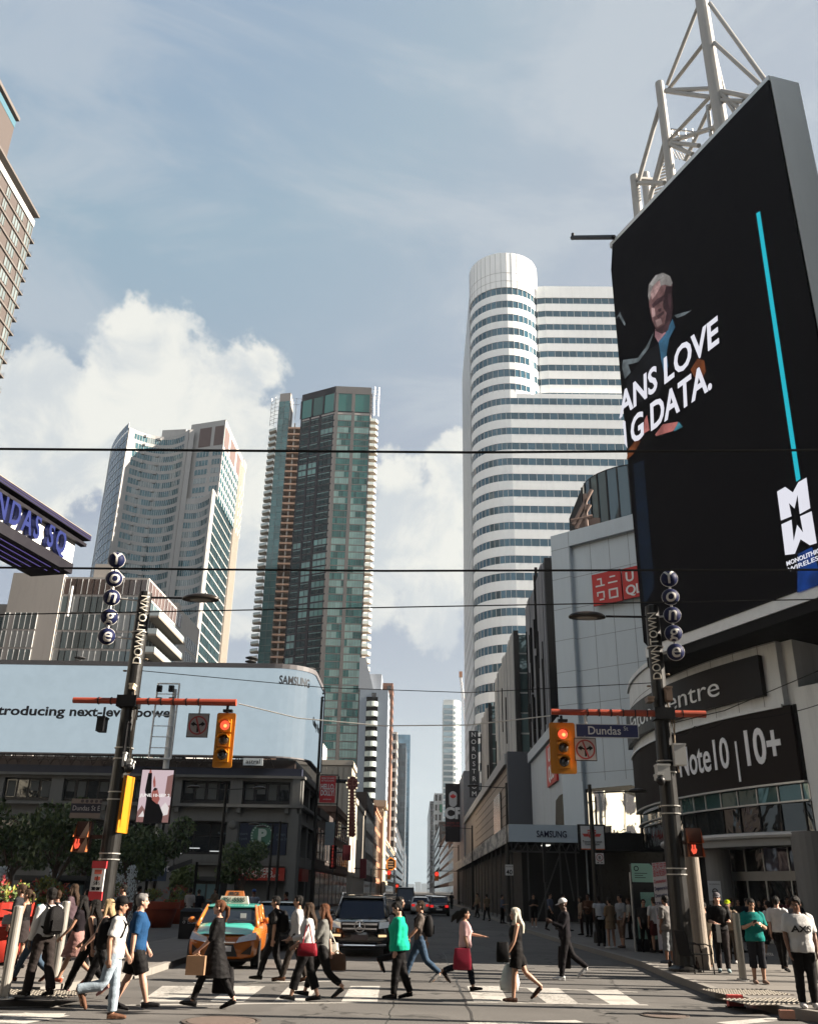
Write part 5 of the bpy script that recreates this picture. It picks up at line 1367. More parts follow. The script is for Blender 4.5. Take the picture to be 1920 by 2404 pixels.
MB().tube([p,p-Vector((0,0,p.z))],.9,8).build('tower',M('crane_white',(.6,.6,.6)),t)
t=thing('far_building','hazy low building closing the street at the horizon','building',(0,2300,0))
mb=MB()
for x,w_,h in((-30,22,17),(-6,14,22),(9,20,19),(31,16,24)):mb.box(x,2300,0,x+w_,2320,h)
mb.build('wall',M('far_haze_wall',(.42,.46,.48),.8),t)
for lab,bx in(('unseen office block on the near left corner added to cut sky light',(-95,-80,-11,-6)),('unseen office block on the near right corner added to cut sky light',(11.5,-90,95,-9))):
 t=thing('unseen_block',lab,'building',((bx[0]+bx[2])/2,(bx[1]+bx[3])/2,0));MB().box(bx[0],bx[1],0,bx[2],bx[3],62).build('wall',M('near_block_grey',(.10,.10,.10),.7),t)  # unseen blocks behind the camera, added to hold sky light off the street
 mb=MB()
 for z in range(5,60,4):mb.box(bx[0]+1,bx[3]-.1,z,bx[2]-1,bx[3]+.1,z+2.2)
 mb.build('window_band',M('near_block_glass',(.03,.04,.05),.1),t)
 #  corner poles, signals, signs, wires
PY=26.0
def A(px,py,y=PY):return at(px,py,y)
RED_ARM=M('mast_arm_red',(.36,.065,.035),.45,var=.2,scale=3,dirt=.2)
POLE=M('pole_black',(.009,.0085,.008),.38,var=.3,scale=4,spec=.3)
YEL=M('signal_yellow',(.72,.27,.015),.45,var=.08,scale=2,dirt=.12)
BALLN=M('ball_navy',(.008,.011,.04),.55,spec=.08);BALLS_=M('ball_silver',(.46,.45,.43),.6,.0,spec=.1)
LTW=M('pole_letter',(.62,.58,.50),.45,.2)
def corner_pole(lab,base,tip,txt,side,arm,lamp,flip):
 """black corner pole: red mast arm, street lamp on a thin arm, vertical lettering and steel bands"""
 b,tp=A(*base),A(*tip);x,zt=b.x,tp.z
 t=thing('corner_pole',lab,'pole',(x,PY,.15),group='black corner poles with red mast arms')
 MB().tube([(x,PY,.15),(x,PY,.6),(x,PY,zt)],[.30,.27,.20],20).lathe([(.42,.15),(.42,.22),(.3,.3)],(x,PY,0),20).lathe([(.2,0),(.19,.08),(.1,.12)],(x,PY,zt),20).build('shaft',POLE,t)
 p,q=A(*arm[0]),A(*arm[1]);z=(p.z+q.z)/2
 MB().tube([(p.x,PY-.3,z),(q.x,PY-.3,z)],[.085,.1]if p.x<q.x else[.1,.085],12).build('mast_arm',RED_ARM,t)
 mb=MB()
 for k in range(3,12):
  u=p.x+(q.x-p.x)*k/13;mb.tube([(u,PY-.3,z),(u+.03,PY-.3,z)],.108,10)
 mb.box(x-.28,PY-.42,z-.16,x+.28,PY+.1,z+.16);mb.build('arm_clamp',M_BLK,t)
 l0,l1=A(*lamp[0]),A(*lamp[1])
 MB().tube([(x,PY,l0.z),(l0.x,PY,l0.z)],.035,8).build('lamp_arm',M_BLK,t)
 lm=MB();c=(l0.x+l1.x)/2;L=abs(l1.x-l0.x)/2
 lm.ball((c,PY,l0.z-.03),(L,.26,.18),18,9);lm.v=[(a,b_,max(c_,l0.z-.06))for a,b_,c_ in lm.v];lm.build('lamp_head',M('lamp_bronze',(.03,.024,.02),.35,.3),t,smooth=True)
 MB().ball((c,PY,l0.z-.055),(L*.6,.16,.05),12,6).build('lamp_lens',M('lamp_lens',(.25,.24,.22),.3),t)
 tb=MB();ang=-.35*side if flip else 0
 u,v=A(*txt[0]),A(*txt[1]);h=u.z-v.z;r=.245
 def bend(xx,yy,dz):a=-math.pi/2+(yy-.12)/r*-1+ang;return(x+(r+dz)*math.cos(a),PY+(r+dz)*math.sin(a),v.z+xx)
 tb.text('DOWNTOWN',.235,(0,0,0),depth=.015,bold=.0,align='LEFT',width=h,bend=bend);tb.build('lettering',LTW,t)
 mb=MB()
 for zb in(z-1.3,z-1.6,z-2.5,z-2.7,z-4.1,z-4.25,zt-1.2):mb.lathe([(.27+(zt-zb)*.006-.035,0),(.275+(zt-zb)*.006-.035,.015),(.275+(zt-zb)*.006-.035,.03)],(x,PY,zb),18)
 mb.build('steel_bands',M_STEEL,t)
 mb=MB()
 for zb,s in((zt-2.35,-1),(zt-3.2,-1),(zt-2.0,1)):mb.lathe([(.05,0),(.07,.02),(.05,.04)],(x+s*.29,PY,zb),8)
 mb.tube([(x+.1,PY-.24,z+.4),(x+.3,PY-.2,z-.2),(x+.22,PY-.24,z-.9),(x+.28,PY-.2,z-1.6)],.018,5);mb.tube([(x+.14,PY-.24,z+.4),(x+.24,PY-.24,z-.5),(x+.27,PY-.22,z-1.5)],.014,5)
 mb.build('cables',M('cable_tan',(.22,.17,.12),.6),t)
 return t,x
cpR,XRp=corner_pole('black corner pole on the right pavement with red arm and lettering along its shaft',(1608,2285),(1527,1430),((1534,1445),(1546,1600)),1,((1290,1676),(1648,1681)),((1421,1447),(1333,1445)),True)
cpL,XLp=corner_pole('black corner pole on the left pavement with red arm and lettering along its shaft',(222,2268),(311,1397),((308,1405),(287,1563)),-1,((560,1650),(181,1653)),((428,1404),(516,1404)),True)
def ball_sign(lab,cs,pole_x,dark):
 t=thing('ball_sign',lab,'sign',tuple(A(*cs[-1])),group='stacked letter ball signs')
 for(px,py),ch in zip(cs,'Yonge'):
  c=A(px,py,PY-.3);r=.245
  d=(CAM-c);d.z=0;d.normalize();rt=Vector((-d.y,d.x,0));rt=rt if rt.x>0 else-rt
  b=MB().ball(c,r,20,13).build('ball',BALLN,t,smooth=True)
  def bend(x,y,dz):
   p=Vector((x,y-.18,0));k=min(p.length/r,.97);n=rt*x+Vector((0,0,1))*(y-.18);w_=math.sqrt(max(r*r-n.length_squared,.002));q=n+d*w_
   return tuple(c+q.normalized()*(r+dz))
  tm=MB();tm.text(ch,.39,(0,0,0),depth=.01,bold=.006,align='CENTER',bend=bend,res=5,shear=.15 if ch!='Y' else 0,fine=.035);tm.build('letter',BALLS_,b)
  rb=MB();n_=22;P=[tuple(c+(rt*math.cos(a)+Vector((0,0,1))*math.sin(a))*(r+.004))for a in[2*math.pi*i/n_ for i in range(n_+1)]];rb.tube(P,.012,5);rb.build('rim',BALLS_,b)
 mb=MB()
 for(p,q)in zip(cs,cs[1:]):mb.tube([A(*p,PY-.3),A(*q,PY-.3)],.035,6)
 for p in(cs[2],cs[4]):v=A(*p,PY-.3);mb.tube([v,(pole_x,PY,v.z)],.03,6)
 mb.build('hanger',M_STEEL,t)
ball_sign('five dark letter balls stacked on the left black corner pole',((274.5,1315),(268.5,1359),(263,1403),(257.5,1448.6),(251.4,1494)),XLp,True)
ball_sign('five navy letter balls stacked on the right black corner pole',((1569.7,1359),(1573,1401.4),(1577,1444),(1580,1487),(1585,1530.7)),XRp,False)
RAMP_R=EM('lamp_red',(255,92,60),1.25);RAMP_C=EM('lamp_hot',(255,205,120),1.3)
LENSD=M('lens_dark',(.035,.022,.012),.25,spec=.6);LENSB=M('lens_black',(.01,.01,.012),.25,spec=.6)
def signal_head(lab,px0,py0,px1,py1,lens,y=PY-.35):
 a,b=A(px0,py1,y),A(px1,py0,y);x0,x1,z0,z1=a.x,b.x,a.z,b.z
 cxm=(x0+x1)/2;wd=x1-x0
 t=thing('traffic_signal',lab,'traffic light',(cxm,y,z1),group='red traffic signals on the mast arms')
 r=.06;n=5;P=[]
 for(qx,qz,a0)in((x1-r,z1-r,0),(x0+r,z1-r,90),(x0+r,z0+r,180),(x1-r,z0+r,270)):
  P+=[(qx+r*math.cos(math.radians(a0+90*i/n)),qz+r*math.sin(math.radians(a0+90*i/n)))for i in range(n+1)]
 MB().hull([(px_,y+.03,pz)for px_,pz in P[::-1]],[(px_,y,pz)for px_,pz in P[::-1]]).build('backboard',YEL,t)
 h=z1-z0;hs=h*.245
 for k,nm in enumerate(('red','amber','green')):
  zc=z1-h*(.24+.27*k);s=MB()
  s.box(cxm-.17,y-.10,zc-hs/2+.008,cxm+.17,y-.002,zc+hs/2-.008);sec=s.build('section',YEL,t)
  le=MB();le.lathe([(.135,0),(.12,.02),(.06,.035)],(0,0,0),20);le.v=[(cxm+xx,y-.10-zz_,zc+yy)for xx,yy,zz_ in le.v]
  le.build('lens',RAMP_R if k==0 else(LENSD if k==1 else LENSB),sec,smooth=True)
  if k==0:
   hot=MB();hot.ball((cxm+.02,y-.135,zc-.02),(.05,.012,.05),10,6);hot.build('bulb',RAMP_C,sec)
  hd=MB();nn=14
  ring=[(math.radians(20+140*i/nn))for i in range(nn+1)]
  vs=[(cxm+.15*math.cos(a_),y-.1,zc+.15*math.sin(a_))for a_ in ring]+[(cxm+.155*math.cos(a_),y-.30,zc+.155*math.sin(a_))for a_ in ring]+[(cxm+.17*math.cos(a_),y-.1,zc+.17*math.sin(a_))for a_ in ring]+[(cxm+.17*math.cos(a_),y-.30,zc+.17*math.sin(a_))for a_ in ring]
  m_=nn+1;fs=[]
  for i in range(nn):fs+=[(i,i+1,m_+i+1,m_+i),(2*m_+i+1,2*m_+i,3*m_+i,3*m_+i+1),(m_+i,m_+i+1,3*m_+i+1,3*m_+i)]
  hd.add(vs,fs);hd.build('visor',YEL,sec)
 MB().tube([(cxm,y+.02,z1),(cxm,PY-.3,z1+.2)],.04,6).box(cxm-.1,y-.08,z1+.02,cxm+.16,y+.08,z1+.09).build('hanger',M_BLK,t)
 return t
signal_head('yellow traffic signal showing red on the right red mast arm',1293,1697,1348,1816,None)
signal_head('yellow traffic signal showing red on the left red mast arm',498,1674,555,1802,None)
def plate(name,lab,px0,py0,px1,py1,mat,y=PY-.35,cat='sign',group=None,rim=None,th=.02):
 a,b=A(px0,py1,y),A(px1,py0,y)
 t=thing(name,lab,cat,((a.x+b.x)/2,y,a.z),group=group)
 if rim:MB().box(a.x,y,a.z,b.x,y+th,b.z).build('rim',rim,t);e=.02;MB().box(a.x+e,y-.004,a.z+e,b.x-e,y,b.z-e).build('face',mat,t)
 else:MB().box(a.x,y,a.z,b.x,y+th,b.z).build('face',mat,t)
 return t,a,b,y
SIGNW=M('sign_face_grey',(.34,.31,.30),.5,var=.05);SIGNR=M('sign_ring_red',(.26,.04,.04),.5);BLUS=M('street_blue',(.012,.016,.075),.4,spec=.5);SWH=M('street_white',(.66,.66,.66),.45)
def ring_poly(mb,c,r0,r1,y,n=28,th=.004):
 for i in range(n):
  a,b=2*math.pi*i/n,2*math.pi*(i+1)/n
  mb.add([(c[0]+r0*math.cos(a),y,c[1]+r0*math.sin(a)),(c[0]+r0*math.cos(b),y,c[1]+r0*math.sin(b)),(c[0]+r1*math.cos(b),y,c[1]+r1*math.sin(b)),(c[0]+r1*math.cos(a),y,c[1]+r1*math.sin(a))],[(0,1,2,3)])
def no_turns(lab,box,face):
 t,a,b,y=plate('no_turns_sign',lab,*box,face,rim=M_BLK,group='no turns signs on the mast arms')
 c=((a.x+b.x)/2,(a.z+b.z)/2);R_=(b.x-a.x)*.43
 m=MB();k=R_
 def pl(*pts):m.add([(c[0]+x*k,y-.007,c[1]+z*k)for x,z in pts],[tuple(range(len(pts)))])
 pl((-.1,-.72),(.12,-.72),(.10,-.1),(.32,.04),(.32,.22),(-.02,.06),(-.32,.22),(-.32,.04),(-.1,-.06))
 for s in(1,-1):pl((s*.3,.02),(s*.3,.28),(s*.42,.28),(s*.42,.42),(s*.82,.14),(s*.42,-.14),(s*.42,.0))
 m.build('arrows',M_BLKM,t)
 m=MB();ring_poly(m,c,R_*.86,R_*1.02,y-.009);m.add([(c[0]+x*k,y-.010,c[1]+z*k)for x,z in((-.36,.86),(-.2,.92),(.40,-.82),(.24,-.9))],[(0,1,2,3)]);m.build('ring',SIGNR,t)
 MB().tube([(c[0],y+.01,b.z),(c[0],PY-.3,b.z+.3)],.025,6).build('hanger',M_STEEL,t)
no_turns('square no turns sign hanging under the street name on the right arm',(1349,1733,1398,1786),SIGNW)
no_turns('dim square no turns sign hanging left of the traffic signal on the left arm',(437,1675,493,1731),M('sign_face_dim',(.24,.225,.225),.5))
t,a,b,y=plate('street_name_sign','long navy street name sign hanging under the right red mast arm',1352,1701,1497,1731,BLUS,rim=SWH)
tx=MB();tx.text('Dundas',(b.z-a.z)*.58,(a.x+(b.x-a.x)*.185,y-.006,a.z+(b.z-a.z)*.24),depth=.004,bold=.012,align='LEFT',width=(b.x-a.x)*.52)
tx.text('St',(b.z-a.z)*.3,(a.x+(b.x-a.x)*.76,y-.006,a.z+(b.z-a.z)*.55),depth=.004,align='LEFT');tx.build('lettering',SWH,t)
MB().tube([(a.x+.3,y,b.z),(a.x+.3,PY-.3,b.z+.3)],.04,6).tube([(b.x-.55,y,b.z),(b.x-.55,PY-.3,b.z+.3)],.04,6).build('hanger',M_STEEL,t)
a,b=A(268,1955,PY-.1),A(306,1822,PY-.1)
t=thing('traffic_signal','yellow traffic signal seen from the side on the left corner pole','traffic light',((a.x+b.x)/2,PY,a.z),group='red traffic signals on the mast arms')
MB().hull([(a.x+.12,PY-.35,a.z),(b.x-.02,PY+.25,a.z),(b.x,PY+.25,b.z),(a.x+.14,PY-.35,b.z)],[(a.x+.16,PY-.35,a.z),(b.x+.02,PY+.25,a.z),(b.x+.04,PY+.25,b.z),(a.x+.18,PY-.35,b.z)]).build('backboard',YEL,t)
for k in range(3):
 z0=a.z+(b.z-a.z)*(.08+.27*k);s_=MB().box(a.x-.02,PY-.12,z0+.02,a.x+.2,PY+.16,z0+(b.z-a.z)*.25);s_.box(a.x-.1,PY-.08,z0+.1,a.x-.02,PY+.12,z0+.34);s_.build('section',YEL,t)
t,a,b,y=plate('street_name_sign','dim dark street name sign with pale panels on the left corner pole',165,1887,239,1908,M('street_dim_blue',(.028,.03,.045),.5),y=PY-.1)
tan=M('sign_tan',(.20,.165,.145),.6)
h=b.z-a.z;MB().box(a.x,y,a.z-h*.55,b.x,y+.02,a.z).box(a.x,y,b.z,b.x,y+.02,b.z+h*.5).build('pale_panel',tan,t)
dm=MB()
for k in range(5):dm.ball((a.x+.3+k*.13,y-.004,b.z+h*.25),(.045,.006,.045),8,5)
dm.build('badge_row',M('badge_row_dark',(.06,.05,.06),.5),t)
tx=MB();tx.text('Dundas St E',h*.52,(a.x+.05,y-.006,a.z+h*.26),depth=.004,align='LEFT',width=(b.x-a.x)*.9);tx.build('lettering',M('dim_letter',(.38,.37,.38),.5),t)
def walk_signal(lab,px0,py0,px1,py1,hand,wedge):
 a,b=A(px0,py1,PY-.2),A(px1,py0,PY-.2);y=PY-.2
 t=thing('walk_signal',lab,'pedestrian signal',((a.x+b.x)/2,y,a.z),group='pedestrian signals on the corner poles')
 mid=(a.z+b.z)/2;BOX=M('walk_box',(.05,.02,.012),.5)
 MB().box(a.x,y,mid+.02,b.x,y+.22,b.z).box(a.x,y,a.z,b.x,y+.22,mid-.02).box(min(abs(a.x),99)*(1 if a.x>0 else-1),y+.08,mid-.05,XRp if a.x>0 else XLp,y+.14,mid+.05).build('housing',BOX,t)
 vs=MB()
 for zt_,zb in((b.z,mid+.02),(mid-.02,a.z)):
  vs.add([(b.x,y,zt_),(b.x,y-.22,zt_),(b.x,y,zb)],[(0,1,2)]);vs.add([(a.x,y,zt_),(a.x,y-.22,zt_),(a.x,y,zb)],[(0,2,1)]);vs.add([(a.x,y,zt_),(b.x,y,zt_),(b.x,y-.22,zt_),(a.x,y-.22,zt_)],[(0,3,2,1)])
  if wedge:vs.mat(1);vs.add([(a.x+(b.x-a.x)*.25,y-.01,zt_-.02),(b.x-.01,y-.01,zt_-.02),(a.x+(b.x-a.x)*.8,y-.01,zb)],[(0,2,1)]);vs.mat(0)
 vs.build('visor',[M('walk_orange',(.30,.09,.03),.5),M('wedge_cream',(.74,.58,.44),.5)],t)
 cx_=a.x+(b.x-a.x)*(.42 if hand else .18);zc=mid+(b.z-mid)*.45;s=(b.z-mid)*.9
 hm=MB();yy=y-.02
 hm.tube([(cx_-.1*s,yy,zc-.32*s),(cx_-.1*s,yy,zc-.05*s),(cx_-.2*s,yy,zc+.05*s),(cx_-.1*s,yy,zc+.3*s),(cx_+.05*s,yy,zc+.36*s),(cx_+.18*s,yy,zc+.1*s),(cx_+.1*s,yy,zc-.1*s),(cx_+.1*s,yy,zc-.32*s)],.022,6)
 for fx in(-.08,.0,.08):hm.tube([(cx_+fx*s,yy,zc),(cx_+fx*s,yy,zc+.3*s)],.012,5)
 hm.build('hand_symbol',EM('hand_red',(255,96,70),1.1),t)
walk_signal('lit red hand walk signal in an open box on the right corner pole',1608,2012,1650,1944,True,False)
walk_signal('walk signal with two cream wedge shaped hoods on the left corner pole',184,2000,206,1928,False,True)
def cab(name,lab,boxes,mat,cat='box',ball=None):
 a=A(boxes[0][0],boxes[0][3],PY-.3);t=thing(name,lab,cat,(a.x,PY-.3,a.z))
 mb=MB()
 for px0,py0,px1,py1 in boxes:p,q=A(px0,py1,PY-.35),A(px1,py0,PY-.35);mb.box(p.x,PY-.45,p.z,q.x,PY-.1,q.z);mb.box(p.x-.01,PY-.46,q.z-.03,q.x+.02,PY-.08,q.z+.02)
 mb.build('cabinet',mat,t)
 if ball:c=A(*ball,PY-.4);MB().ball(c,.13,12,8).build('dome',M_BLK,t,smooth=True)
CABW=M('cabinet_white',(.62,.62,.60),.5,dirt=.15)
cab('control_cabinet','white steel control cabinet on the right corner pole',[(1583,1748,1605,1796)],CABW)
cab('dome_camera','white dome camera on the left side of the right corner pole',[(1543,1796,1569,1832),(1540,1818,1552,1830)],CABW,'camera',(1550,1833))
cab('dome_camera','white dome camera on the right side of the left corner pole',[(288,1768,298,1800),(298,1786,311,1802)],CABW,'camera',(303,1804))
cab('speaker_panel','flat dark tilted panel on the left corner pole under the red arm',[(227,1684,249,1717)],M_BLK,'panel')
cab('speaker_panel','dark box mounted on the right side of the left corner pole',[(290,1696,303,1765)],M_BLK,'panel')
cab('sensor_box','small tan sensor box above the red arm on the left pole',[(305,1607,316,1618)],M('sensor_tan',(.45,.38,.28),.5))
cab('sensor_box','small brown sensor box above the red arm on the right pole',[(1519,1638,1532,1648),(1563,1614,1574,1645)],M('sensor_brown',(.16,.11,.08),.5))
def wire(lab,pts,y,r,mat=None,sag=.0,group='overhead wires across the street'):
 P=[at(px,py,yy)for(px,py),yy in zip(pts,y)]
 t=thing('overhead_wire',lab,'wire',tuple(P[0]),group=group)
 Q=[]
 for a,b in zip(P,P[1:]):
  for i in range(8):u=i/8;Q.append(a.lerp(b,u)-Vector((0,0,4*u*(1-u)*sag)))
 MB().tube(Q+[P[-1]],r,5).build('cable',mat or M_BLKM,t)
wire('thick topmost black trolley wire crossing in front of the tower tops',((-500,1050),(1100,1062),(2400,1053)),(8.4,8.4,8.4),.014)
wire('middle black trolley wire crossing behind the topmost letter balls',((-500,1328),(900,1340),(2400,1336)),(12.2,12.2,12.2),.017)
wire('thin third black wire crossing at the level of the street lamps',((-500,1452),(900,1426),(2400,1398)),(13.9,13.9,13.9),.011)
wire('thin slack wire from the left pole across the pale screen to the mall',((305,1572),(760,1614),(1100,1626),(1550,1602)),(26,26,26,26),.012)
wire('pale slack cable linking the tips of the two red mast arms',((560,1652),(700,1686),(900,1704),(1100,1702),(1292,1680)),(26,26,26,26,26),.016,M('cable_pale',(.6,.58,.54),.5))
wire('black cable running from the right pole up to the right edge',((1575,1698),(1700,1668),(1990,1545)),(26,25,24),.013)
wire('looped black cable hanging off the right pole in front of the brown banner',((1575,1720),(1630,1705),(1700,1690),(1960,1640)),(26,26,25.5,24),.012,sag=.15)
#  bollards, posts and furniture by the kerb
BOL=M('bollard_steel',(.50,.47,.42),.42,.35,var=.15,scale=5,dirt=.2)
def bollard(lab,px,py,h,lean=.0):
 o=gr(px,py,.15);t=thing('steel_bollard',lab,'bollard',tuple(o),group='pale steel bollards on the corners')
 MB().tube([(0,0,0),(0,0,h)],.085,16).lathe([(.085,h),(.08,h+.02),(.03,h+.03)],(0,0,0),16).build('post',BOL,t,world=False)
 b=MB().lathe([(.17,0),(.17,.02),(.1,.03)],(0,0,0),16)
 for k in range(4):b.box(.13*math.cos(k*1.57+.8)-.02,.13*math.sin(k*1.57+.8)-.02,.02,.13*math.cos(k*1.57+.8)+.02,.13*math.sin(k*1.57+.8)+.02,.05)
 b.build('base_plate',M_STEEL,t,world=False);return t
bollard('pale steel bollard at the left edge of the photo',9,2345,1.42)
bollard('pale steel bollard right of the man with the black backpack',130,2297,1.45)
bollard('pale steel bollard behind the man in the teal tee',1744,2303,1.42)
bollard('pale steel bollard half hidden behind the man in the printed tee',1918,2305,1.1)
o=gr(1590,2262,.15)
t=thing('concrete_post','stout rough concrete post standing right behind the black right pole','post',(o.x+.12,26.9,.15))
MB().tube([(0,0,0),(0,0,3.35)],[.22,.18],18).lathe([(.18,3.35),(.16,3.4),(.04,3.44)],(0,0,0),14).build('shaft',M('post_concrete',(.40,.34,.28),.85,var=.25,scale=5,bump=.4,dirt=.3),t,world=False)
def chair():
 o=gr(1640,2285,.15);t=thing('metal_chair','black metal armchair on the right pavement beside the black pole','chair',(o.x,o.y,.15),.25)
 for x,y in((-.26,-.25),(.26,-.25),(-.26,.22),(.26,.22)):
  MB().tube([(x*1.05,y*1.1,0),(x,y,.44),(x,y,.66 if y<0 else .5)],.018,6).build('leg',M_BLK,t,world=False)
 sb=MB()
 for i in range(7):sb.box(-.25,-.25+i*.07,.43,.25,-.20+i*.07,.445)
 sb.build('seat',M_BLK,t,world=False)
 bk=MB();bk.hull([(-.34,-.3,.4),(-.30,-.3,.4),(-.30,.3,.4),(-.34,.3,.4)],[(-.46,-.25,.98),(-.42,-.25,.98),(-.42,.25,.98),(-.46,.25,.98)]);bk.build('backrest',M_BLKM,t,world=False)
 for y in(-.27,.27):MB().tube([(-.36,y,.68),(.1,y,.68),(.25,y,.62),(.27,y,.45)],.017,6).build('armrest',M_BLK,t,world=False)
chair()
REDP=M('plastic_red',(.45,.03,.03),.35);
def ground_bit(name,lab,cat,px,py,prof,mat,n=12,z=.15,extra=None):
 o=gr(px,py,z);t=thing(name,lab,cat,tuple(o));MB().lathe(prof,(0,0,0),n).build('body',mat,t,world=False,smooth=False)
 if extra:MB().lathe(extra[0],(0,0,0),n).build(extra[1],extra[2],t,world=False)
ground_bit('paper_cup','red paper cup standing at the foot of the black pole','cup',1608,2282,[(.055,0),(.075,.26),(.078,.27),(.07,.27)],REDP,extra=([(.08,.27),(.08,.29),(.07,.3)],'lid',REDP))
ground_bit('drink_bottle','dark bottle at the left of the black pole foot','bottle',1573,2279,[(.05,0),(.05,.2),(.02,.28),(.02,.33)],M('bottle_dark',(.03,.015,.012),.2),extra=([(.023,.33),(.023,.36)],'cap',M_BLK))
ground_bit('drink_bottle','dark bottle on the pavement under the black chair','bottle',1637,2283,[(.05,0),(.05,.2),(.02,.28),(.02,.33)],M('bottle_dark',(.03,.015,.012),.2),extra=([(.023,.33),(.023,.36)],'cap',M_BLK))
ground_bit('drink_can','crumpled red can beside the dark bottle at the pole foot','can',1583,2280,[(.035,0),(.04,.01),(.04,.14),(.035,.15)],REDP,extra=([(.03,.15),(.03,.155)],'lid',M_STEEL))
o=gr(1622,2282,.15);t=thing('plastic_bag','small crumpled pale plastic bag on the ground by the chair','bag',tuple(o));mb=MB().ball((0,0,.05),(.17,.1,.06),14,8);rr=random.Random(9);mb.v=[(x*rr.uniform(.7,1.2),y*rr.uniform(.7,1.2),max(0,z*rr.uniform(.7,1.3)))for x,y,z in mb.v];mb.build('film',M('film_pale',(.5,.58,.56),.3),t,world=False)
o=gr(1726,2366,.0);t=thing('road_marker','short red reflector block standing at the right kerb','marker',(o.x,o.y,0));MB().box(-.14,-.07,0,.14,.07,.22).build('block',M('marker_red',(.42,.05,.045),.5,var=.3,scale=8),t,world=False);MB().box(-.17,-.09,0,.17,.09,.03).build('foot',M_BLK,t,world=False)
o=gr(1848,2396,.0);t=thing('road_marker','worn brown reflector block low at the right kerb corner','marker',(o.x,o.y,0));MB().box(-.12,-.06,0,.12,.06,.16).build('block',M('marker_brown',(.20,.10,.07),.6,var=.3,scale=8),t,world=False);MB().box(-.15,-.08,0,.15,.08,.03).build('foot',M_BLK,t,world=False)
def kiosk():
 Y=34.5;a,b=at(1497,2180,Y),at(1527,2032,Y);t=thing('map_kiosk','dark pavement map kiosk with pale green top and map panels','kiosk',((a.x+b.x)/2,Y,.15))
 x0,x1=a.x-.08,b.x+.05;zt=at(1500,2027,Y).z
 MB().box(x0,Y,.15,x1,Y+.25,zt-.02).build('body',M('kiosk_black',(.014,.016,.018),.3),t)
 GR_=M('kiosk_green',(.30,.52,.42),.4,var=.06)
 MB().add([(x0,Y-.01,zt-.62),(x1,Y-.01,zt-.62),(x1,Y-.01,zt-.1),(x1-.1,Y-.01,zt),(x0,Y-.01,zt)],[(0,1,2,3,4)]).build('header',GR_,t)
 mp=M('kiosk_map',(.22,.40,.33),.3,var=.5,scale=14)
 MB().box(x0+.25,Y-.012,zt-1.42,x1-.03,Y,zt-.95).build('panel',mp,t);MB().box(x0+.08,Y-.012,zt-2.45,x1-.03,Y,zt-1.48).build('panel',mp,t)
 m=MB();ring_poly(m,(x0+.17,zt-.17),.06,.09,Y-.014,16)
 for k in range(3):m.box(x0+.1,Y-.015,zt-.34-k*.07,x0+.1+(.45,.3,.38)[k],Y-.012,zt-.32-k*.07)
 m.build('print',M_BLKM,t)
 MB().tube([(x0-.05,Y+.05,.15),(x0-.05,Y+.05,zt-.3)],.03,6).build('side_post',M_STEEL,t)
kiosk()
def cloth_banner():
 Y=31.0;t=thing('cloth_banner','tall white printed banner with red and blue lines leaning behind the grey tee man','banner',(at(1560,2200,Y).x,Y,.15))
 a,b,c,d=at(1547,2230,Y),at(1583,2225,Y),at(1562,2023,Y),at(1530,2026,Y)
 MB().hull([a,b,c,d],[v+Vector((0,.03,0))for v in(a,b,c,d)]).build('cloth',M('banner_white',(.48,.46,.48),.7,var=.05),t)
 up=(c-b).normalized();rt=(b-a).normalized();mats=(M('ink_navy',(.02,.022,.08),.6),M('ink_red',(.42,.03,.05),.6))
 lines=[('天灭中共',1),('退出党团队',1),('Communism is',1),('Degeneration',0),('Destruction of',0),('tradition',0),('Full of murder',0),('Chinese Comm',1),('Party',1),('regime',0)]
 L=(c-b).length
 for k,(s_,m_)in enumerate(lines):
  ctr=(d+c)/2-up*(L*(.075+.083*k))+Vector((0,-.012,0))
  tm=MB();tm.text(s_,.105 if k>1 else .15,ctr,rt,up,.004,.012 if k>1 else .004,'CENTER',width=None if k==5 or k>7 else .46);tm.build('lettering',mats[m_],t)
 MB().tube([b+Vector((.02,.05,0))-up*.3,c+Vector((.02,.05,0))],.015,6).build('stick',M_STEEL,t)
cloth_banner()
def street_lamp(lab,px,pyt,Y,side,arm=1.6,col=POLE,double=False,base_py=None,h=None):
 p=at(px,pyt,Y);t=thing('street_lamp',lab,'street lamp',(p.x,Y,.15),group='black street lamps along the street')
 h=p.z-.15
 MB().tube([(0,0,0),(0,0,h)],[.13,.08],10).lathe([(.2,0),(.2,.4),(.13,.5)],(0,0,0),10).build('post',col,t,world=False)
 for s in((side,-side)if double else(side,)):
  MB().tube([(0,0,h-.35),(s*arm,0,h-.25)],.03,6).build('arm',col,t,world=False)
  lm=MB().ball((s*(arm+.35),0,h-.25),(.42,.22,.14),12,6);lm.v=[(x,y,max(z,h-.29))for x,y,z in lm.v];lm.build('lamp_head',M('lamp_bronze'),t,world=False,smooth=True)
 return t
street_lamp('black street lamp pole standing in front of the transit sign',1383,1842,40,1,1.7)
street_lamp('black street lamp beside the pale printed hoarding nearest the corner',1188,1838,66,-1,2.0)
street_lamp('second black street lamp along the hoarding',1108,1938,108,-1,2.4)
street_lamp('third black street lamp along the hoarding',1076,1984,150,-1,2.6)
street_lamp('thick black street lamp in the square in front of the store windows',533,1840,58,-1,1.7,double=True)
street_lamp('thin black street lamp in front of the navy parking banner',659,1928,70,-1,1.6)
street_lamp('second thin black pole left of the navy banner lamp',641,1934,72,-1,.5)
street_lamp('black street lamp far down the left pavement under the pilastered front',897,2008,190,1,2.2)
t=thing('banner_pole','very tall black pole at the store corner carrying a red theatre banner','pole',(-9.6,87,.15))
p0=at(746,1830,87);X_=p0.x;t.location.x=X_
